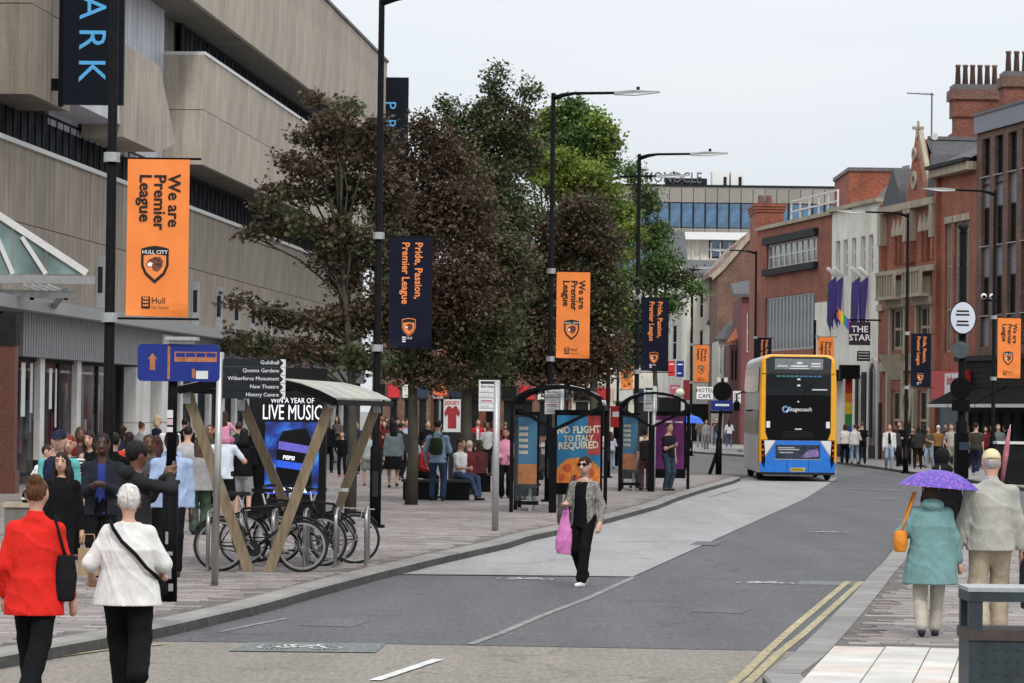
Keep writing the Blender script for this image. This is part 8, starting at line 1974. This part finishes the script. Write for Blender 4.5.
q = person(222, 528, 1.78, -8, 'man in a white T-shirt and black shorts carrying a child', ((.58, .62, .70), 'tshirt'), (BLK, 'shorts'), (.6, .6, .6), hair=((.03, .02, .015), 'short'), w=1.1, hands=((-.20, .22, 1.25), (.20, .22, 1.25)), walk=.5)
person(0, 0, 1.02, -8, 'small child in a pink top riding on the shoulders of the man in white', (PINK, 'tshirt'), ((.55, .2, .32), 'shorts'), (.6, .3, .4), hair=((.04, .02, .012), 'long'), sex='f', seat=.02, feet=((-.12, .22, -.34), (.12, .22, -.34)), hands=((-.16, .20, .5), (.16, .20, .5)), loc=q.location + Vector((.02, -.03, 1.46)))
person(242, 520, 1.70, 0, 'person with dark hair in black with grey shorts behind the shelter leg', (BLK, 'hoodie'), ((.25, .25, .26), 'shorts'), hair=((.014, .012, .01), 'bob'))
person(237, 500, 1.76, 0, 'person with a dark backpack near the store', ((.03, .03, .035), 'jacket'), (BLK, 'jeans'), hair=(BRN, 'short'))
# beyond the cycle shelter
person(337, 463, 1.82, 150, 'long-haired woman in pale jeans beyond the advertising screen', ((.10, .085, .07), 'jacket'), (LJEAN, 'jeans'), hair=(BRN, 'long'), sex='f', hands=((-.10, .25, 1.1), (.235, .03, .8)))
person(342, 477, 1.40, 170, 'child in black with red shoes beyond the advertising screen', (BLK, 'hoodie'), (BLK, 'jeans'), RED, hair=(BRN, 'short'))
q = person(368, 486, 1.52, 10, 'girl in a pale grey top and shorts with a bag strap', ((.36, .42, .40), 'tshirt'), ((.26, .30, .29), 'shorts'), (.05, .05, .05), hair=((.08, .05, .03), 'pony'), sex='f', walk=.5)
person(393, 488, 1.78, 5, 'woman in a grey-blue jacket and dark skirt walking away', ((.17, .20, .21), 'jacket'), (BLK, 'skirt'), hair=((.012, .01, .01), 'long'), sex='f', walk=.5, w=1.1)
person(406, 478, 1.80, 200, 'man in a light blue shirt partly behind a tree trunk', ((.30, .40, .58), 'shirt'), (GRY, 'jeans'), hair=(BRN, 'short'))
q = person(437, 501, 1.86, -8, 'man in a pale blue shirt with a dark green backpack', ((.25, .34, .45), 'shirt'), ((.035, .06, .11), 'jeans'), hair=((.02, .014, .01), 'short'))
e = attach('backpack', q, 'dark green backpack on the man in the pale blue shirt', 'backpack'); f = Field(); f.k = .03; f.stack([(1.06, 0, -.21, .14, .08), (1.25, 0, -.22, .16, .09), (1.45, 0, -.20, .13, .07)]); link('pack', f.mesh('pack', .025), fabric((.03, .04, .02)), e)
for s_ in (-1, 1): MB().tube([(s_ * .1, -.15, 1.48), (s_ * .12, .0, 1.54), (s_ * .12, .13, 1.40), (s_ * .12, .10, 1.2)], .02, 6).build('strap', fabric((.03, .04, .02)), e)
person(459, 500, 1.76, 235, 'man in a white T-shirt and jeans seated on a bench', (WHT, 'tshirt'), (JEAN, 'jeans'), hair=((.02, .014, .01), 'short'), seat=.50, lean=(0, .02), feet=((-.1, .50, 0), (.1, .58, 0)), hands=((-.05, .26, .72), (.06, .28, .72)))
person(469, 497, 1.66, 20, 'pale-haired person seated with their back to the camera', ((.10, .02, .025), 'jacket'), (BLK, 'jeans'), hair=((.42, .36, .27), 'short'), seat=.48, feet=((-.1, .45, 0), (.1, .45, 0)), hands=((-.12, .3, .6), (.12, .3, .6)))
person(479, 495, 1.68, 10, 'person in a maroon jacket seated next to the pale-haired person', ((.085, .025, .03), 'jacket'), (BLK, 'jeans'), hair=((.04, .03, .02), 'bob'), seat=.48, feet=((-.1, .45, 0), (.1, .45, 0)), hands=((-.12, .3, .6), (.12, .3, .6)), sex='f')
person(419, 498, 1.70, 235, 'person in dark clothes bending on the left bench with a red sleeve', ((.30, .03, .03), 'shirt'), (BLK, 'jeans'), hair=(BRN, 'short'), seat=.5, lean=(0, .18), feet=((-.1, .45, 0), (.1, .45, 0)), hands=((-.1, .4, .65), (.1, .4, .65)))
person(505, 498.5, 1.67, 178, 'woman in a pink jumper and black trousers standing by the shelter', (PINK, 'shirt'), (BLK, 'trousers'), hair=((.05, .015, .012), 'bob'), sex='f', skin='tan', w=1.05, hands=((-.10, .24, 1.05), (.10, .24, 1.0)))
person(477, 468, 1.78, 190, 'person in a red and white jacket behind the benches', (RED, 'jacket'), (BLK, 'jeans'), hair=(BRN, 'short'), inner=(.6, .6, .6))
person(493, 468, 1.74, 175, 'person in a dark red hoodie behind the benches', ((.22, .03, .035), 'hoodie'), (BLK, 'jeans'), skin='brown', hair=((.02, .015, .012), 'short'))
person(456, 472, 1.72, 160, 'person in a grey top in front of the shirt poster', ((.22, .2, .2), 'tshirt'), (BLK, 'jeans'), hair=(BRN, 'short'), skin='tan')
person(427, 476, 1.75, 190, 'person in black between the two tree trunks', (BLK, 'jacket'), (BLK, 'jeans'), hair=(BRN, 'short'))
person(537, 500, 1.68, 150, 'person in dark clothes sitting inside the first shelter', ((.04, .035, .04), 'jacket'), (BLK, 'jeans'), hair=(BRN, 'bob'), seat=.5, feet=((-.1, .45, 0), (.1, .45, 0)), hands=((-.1, .3, .62), (.1, .3, .62)), sex='f')
# second shelter
person(629, 489, 1.66, 240, 'person in a pale grey hoodie seated in the second shelter', ((.32, .32, .35), 'hoodie'), ((.35, .36, .42), 'jeans'), (.3, .3, .32), hair=((.02, .015, .012), 'short'), seat=.5, feet=((-.1, .42, 0), (.1, .48, 0)), hands=((-.1, .34, .66), (.1, .34, .66)))
person(645, 491, 1.64, 0, 'woman in a black top and brown trousers seen from behind in the second shelter', ((.022, .018, .018), 'tshirt'), ((.11, .05, .045), 'wide'), hair=((.05, .02, .015), 'bun'), sex='f')
q = person(668, 491, 1.82, 225, 'man in a black T-shirt and jeans in front of the purple poster', ((.016, .017, .02), 'tshirt'), ((.035, .055, .08), 'jeans'), hair=((.02, .016, .014), 'short'), w=1.1, hands=((-.235, .03, .8), (.08, .26, 1.15)))
person(611, 469, 1.38, 10, 'girl in a pale top and blue jeans walking away between the shelters', ((.42, .42, .52), 'shirt'), (LJEAN, 'jeans'), hair=((.07, .025, .015), 'long'), sex='f')
q = person(684, 470, 1.70, 200, 'person in black under a blue umbrella behind the second shelter', (BLK, 'jacket'), (BLK, 'jeans'), hair=(BRN, 'short'))
e = attach('umbrella', q, 'open bright blue umbrella behind the second shelter', 'umbrella'); e.location.x += .25; mb = MB(); bl = pm('blue_umbrella_cloth', (.03, .13, .62), .5)
for i in range(8):
    a0, a1 = 2 * math.pi * i / 8, 2 * math.pi * (i + 1) / 8; mb.poly([(0, 0, 2.02), (.30 * math.cos(a0), .30 * math.sin(a0), 1.93), (.30 * math.cos(a1), .30 * math.sin(a1), 1.93)]); mb.quad((.30 * math.cos(a0), .30 * math.sin(a0), 1.93), (.5 * math.cos(a0), .5 * math.sin(a0), 1.72), (.5 * math.cos(a1), .5 * math.sin(a1), 1.72), (.30 * math.cos(a1), .30 * math.sin(a1), 1.93))
mb.build('canopy', bl, e); MB().tube([(0, 0, 1.1), (0, 0, 2.08)], .012, 6).build('shaft', M['galv'], e)
person(716, 446, 1.84, 180, 'person in a dark top and jeans at the far corner shops', ((.04, .03, .03), 'tshirt'), (JEAN, 'jeans'), hair=(BRN, 'short'))
# right-hand pavement
person(845, 463.5, 1.70, 0, 'woman in a white top and black skirt left of the pub door', ((.60, .56, .52), 'tshirt'), (BLK, 'trousers'), hair=(BRN, 'bob'), sex='f', w=1.15)
q = person(855, 464, 1.70, 10, 'woman in a white top and jeans with a small pink bag', ((.55, .53, .52), 'shirt'), ((.20, .27, .36), 'jeans'), hair=((.06, .03, .02), 'pony'), sex='f')
person(862, 464, 1.80, 0, 'tall man in black walking beside the woman in jeans', (BLK, 'tshirt'), (BLK, 'jeans'), hair=((.10, .06, .04), 'short'))
person(889, 470, 1.76, 180, 'man in a white open shirt, black tee and pale jeans', ((.58, .57, .54), 'shirt'), (LJEAN, 'jeans'), hair=((.02, .014, .01), 'short'), inner=BLK, walk=.5)
person(900, 466, 1.86, 120, 'tall person in a black T-shirt left of the lamp post', (BLK, 'tshirt'), (BLK, 'jeans'), hair=((.10, .06, .04), 'short'), hands=((-.1, .25, 1.1), (.1, .25, 1.1)))
person(912, 466, 1.62, 170, 'person in black with a white bag right of the lamp post', (BLK, 'tshirt'), (BLK, 'jeans'), hair=((.015, .012, .01), 'short'), sex='f')
person(923, 467, 1.74, 60, 'person in a long black top and bare legs on the right pavement', (BLK, 'jacket'), (BLK, 'shorts'), hair=((.02, .014, .01), 'long'), sex='f')
person(929, 468, 1.66, 150, 'woman in an olive top and blue jeans on the right pavement', (OLIVE, 'tshirt'), (LJEAN, 'jeans'), hair=((.12, .07, .04), 'long'), sex='f')
person(938, 467, 1.70, 5, 'person in a white hat and mustard top with a dark backpack', ((.24, .13, .05), 'tshirt'), (BLK, 'jeans'), hair=((.6, .6, .58), 'beanie'))
person(951, 470, 1.80, 175, 'man in a beige top and shorts beside the camera pole', ((.34, .31, .27), 'tshirt'), ((.20, .19, .15), 'shorts'), hair=((.10, .08, .06), 'short'))
person(975.5, 475, 1.86, -20, 'big man in a dark olive T-shirt and navy jeans right of the camera pole', ((.045, .04, .032), 'tshirt'), (NAVY, 'jeans'), (.45, .45, .45), hair=((.02, .016, .014), 'short'), w=1.15, walk=.5)
person(985, 468, 1.70, 175, 'first person in maroon behind the big man', (MAROON, 'tshirt'), (BLK, 'jeans'), hair=(BRN, 'long'), sex='f')
person(991, 467, 1.74, 180, 'second person in maroon nearer the kiosk', ((.17, .02, .03), 'shirt'), (BLK, 'jeans'), hair=(BRN, 'long'), sex='f')
person(998, 470, 1.80, 185, 'man in a grey-green jacket next to the kiosk counter', ((.11, .13, .12), 'jacket'), (BLK, 'jeans'), hair=((.15, .10, .07), 'short'))
person(1016, 466, 1.82, 180, 'man in a blue jacket and white shirt behind the kiosk counter', ((.035, .045, .10), 'jacket'), (BLK, 'jeans'), skin='brown', hair=((.012, .01, .01), 'short'), inner=WHT)
e = empty('striped_parasol', Vector((D(1002, 452, 106).x, 106, PZ)), 0, 'folded pink striped parasol leaning at the kiosk counter', 'parasol'); MB().tube([(0, 0, .0), (.12, 0, 1.0), (.22, 0, 1.72)], [.05, .09, .04], 8).build('folded_cloth', pm('pink_stripe_cloth', (.42, .15, .18), .7, var=.3), e, True); MB().tube([(.22, 0, 1.7), (.25, 0, 1.85)], .015, 6).build('tip', M['white'], e)
# further figures filling the crowd
for (x, y, hh, fc, tc_, tk, bc, hr, lab) in (
    (112, 560, 1.72, 0, BLK, 'jacket', BLK, 'short', 'person in a black jacket behind the man holding up a phone'),
    (147, 560, 1.70, 182, (.09, .09, .10), 'hoodie', BLK, 'short', 'person in a charcoal hoodie left of the pale blue hoodie'),
    (120, 512, 1.70, 5, NAVY, 'jacket', BLK, 'bob', 'person in a navy jacket right of the nearest lamp post'),
    (186, 522, 1.74, 0, (.40, .40, .42), 'tshirt', JEAN, 'short', 'person in a light grey tee behind the blue sign post'),
    (209, 508, 1.72, 180, (.06, .05, .045), 'jacket', BLK, 'short', 'person in a dark brown jacket left of the man with the child'),
    (252, 508, 1.76, 0, BLK, 'jacket', BLK, 'short', 'person in black left of the advertising screen'),
    (79, 528, 1.72, 184, (.05, .035, .03), 'tshirt', BLK, 'long', 'woman in a brown top behind the striped top'),
    (327, 473, 1.75, 0, BLK, 'jacket', BLK, 'short', 'person in black just right of the advertising screen'),
    (356, 474, 1.72, 180, NAVY, 'jacket', BLK, 'short', 'person in navy left of the girl with the bag strap'),
    (384, 474, 1.74, 180, (.10, .02, .02), 'jacket', BLK, 'long', 'person in dark red behind the navy club banner post'),
    (400, 480, 1.70, 0, (.04, .04, .045), 'hoodie', BLK, 'short', 'person in charcoal right of the woman in the skirt'),
    (448, 482, 1.76, 0, BLK, 'jacket', BLK, 'short', 'person in black standing right of the green backpack'),
    (468, 478, 1.74, 180, (.03, .03, .04), 'jacket', BLK, 'bob', 'person in a dark jacket above the seated man'),
    (487, 476, 1.72, 180, (.4, .4, .4), 'tshirt', BLK, 'short', 'person in a pale tee behind the maroon jacket'),
    (515, 482, 1.74, 0, BLK, 'jacket', BLK, 'short', 'person in black behind the pink jumper'),
    (578, 474, 1.74, 180, NAVY, 'jacket', BLK, 'short', 'person in navy behind the pizza poster'),
    (918, 469, 1.70, 0, (.03, .03, .03), 'jacket', BLK, 'bob', 'person in dark grey right of the navy banner post'),
    (945, 467, 1.76, 180, NAVY, 'jacket', BLK, 'short', 'person in navy between the white hat and the beige top'),
    (957, 468, 1.82, 180, BLK, 'tshirt', BLK, 'short', 'person in black directly behind the camera pole'),
    (967, 469, 1.74, 0, (.06, .04, .03), 'jacket', BLK, 'long', 'person in brown right of the camera pole'),
    (1005, 468, 1.74, 0, BLK, 'jacket', BLK, 'short', 'person in black at the left end of the kiosk counter'),
    (895, 467, 1.68, 180, (.05, .05, .06), 'hoodie', BLK, 'bob', 'person in dark grey right of the white open shirt')):
    person(x, y, hh, fc + (x * 7 % 40) - 20, lab, (tc_, tk), (bc, 'jeans'), hair=(BRN if x % 2 else (.018, .013, .011), hr), sex='f' if hr in ('long', 'bob') else 'm', walk=(x % 3) * .3, skin=('fair', 'tan', 'fair', 'brown')[x % 4])
# small figures far along the pavement
rr = random.Random(11); FC = [BLK, NAVY, (.3, .3, .32), (.5, .5, .5), MAROON, LBLUE, (.12, .1, .08), (.35, .05, .05), OLIVE]
WORDS = ['black', 'navy', 'grey', 'white', 'maroon', 'pale blue', 'brown', 'red', 'olive']
spots = [(381, 462), (386, 455), (391, 460), (397, 456), (402, 462), (384, 466), (399, 467), (376, 458), (447, 466), (466, 462), (485, 460), (505, 462), (520, 464), (700, 447), (706, 449), (729, 447)]
for i, (x, y) in enumerate(spots):
    j = rr.randrange(len(FC)); person(x, y, rr.uniform(1.62, 1.82), rr.choice([0, 180, 170, 10, 200]), '%s distant figure in a %s top, %s' % (('first', 'second', 'third', 'fourth', 'fifth', 'sixth', 'seventh', 'eighth', 'ninth')[sorted(z_[0] for z_ in spots if (z_[0] < 410) == (x < 410) and (z_[0] < 530) == (x < 530) and (z_[0] < 740) == (x < 740)).index(x)] + ' from left', WORDS[j], 'left of the tree trunks' if x < 410 else 'seen between the tree trunks' if x < 530 else 'at the far corner shops' if x < 740 else 'near the pub arch'), (FC[j], rr.choice(['tshirt', 'jacket', 'shirt'])), (rr.choice([BLK, JEAN, GRY]), 'jeans'), hair=(rr.choice([BRN, (.02, .015, .01), (.2, .13, .07)]), rr.choice(['short', 'long', 'bob'])), sex=rr.choice('mf'))
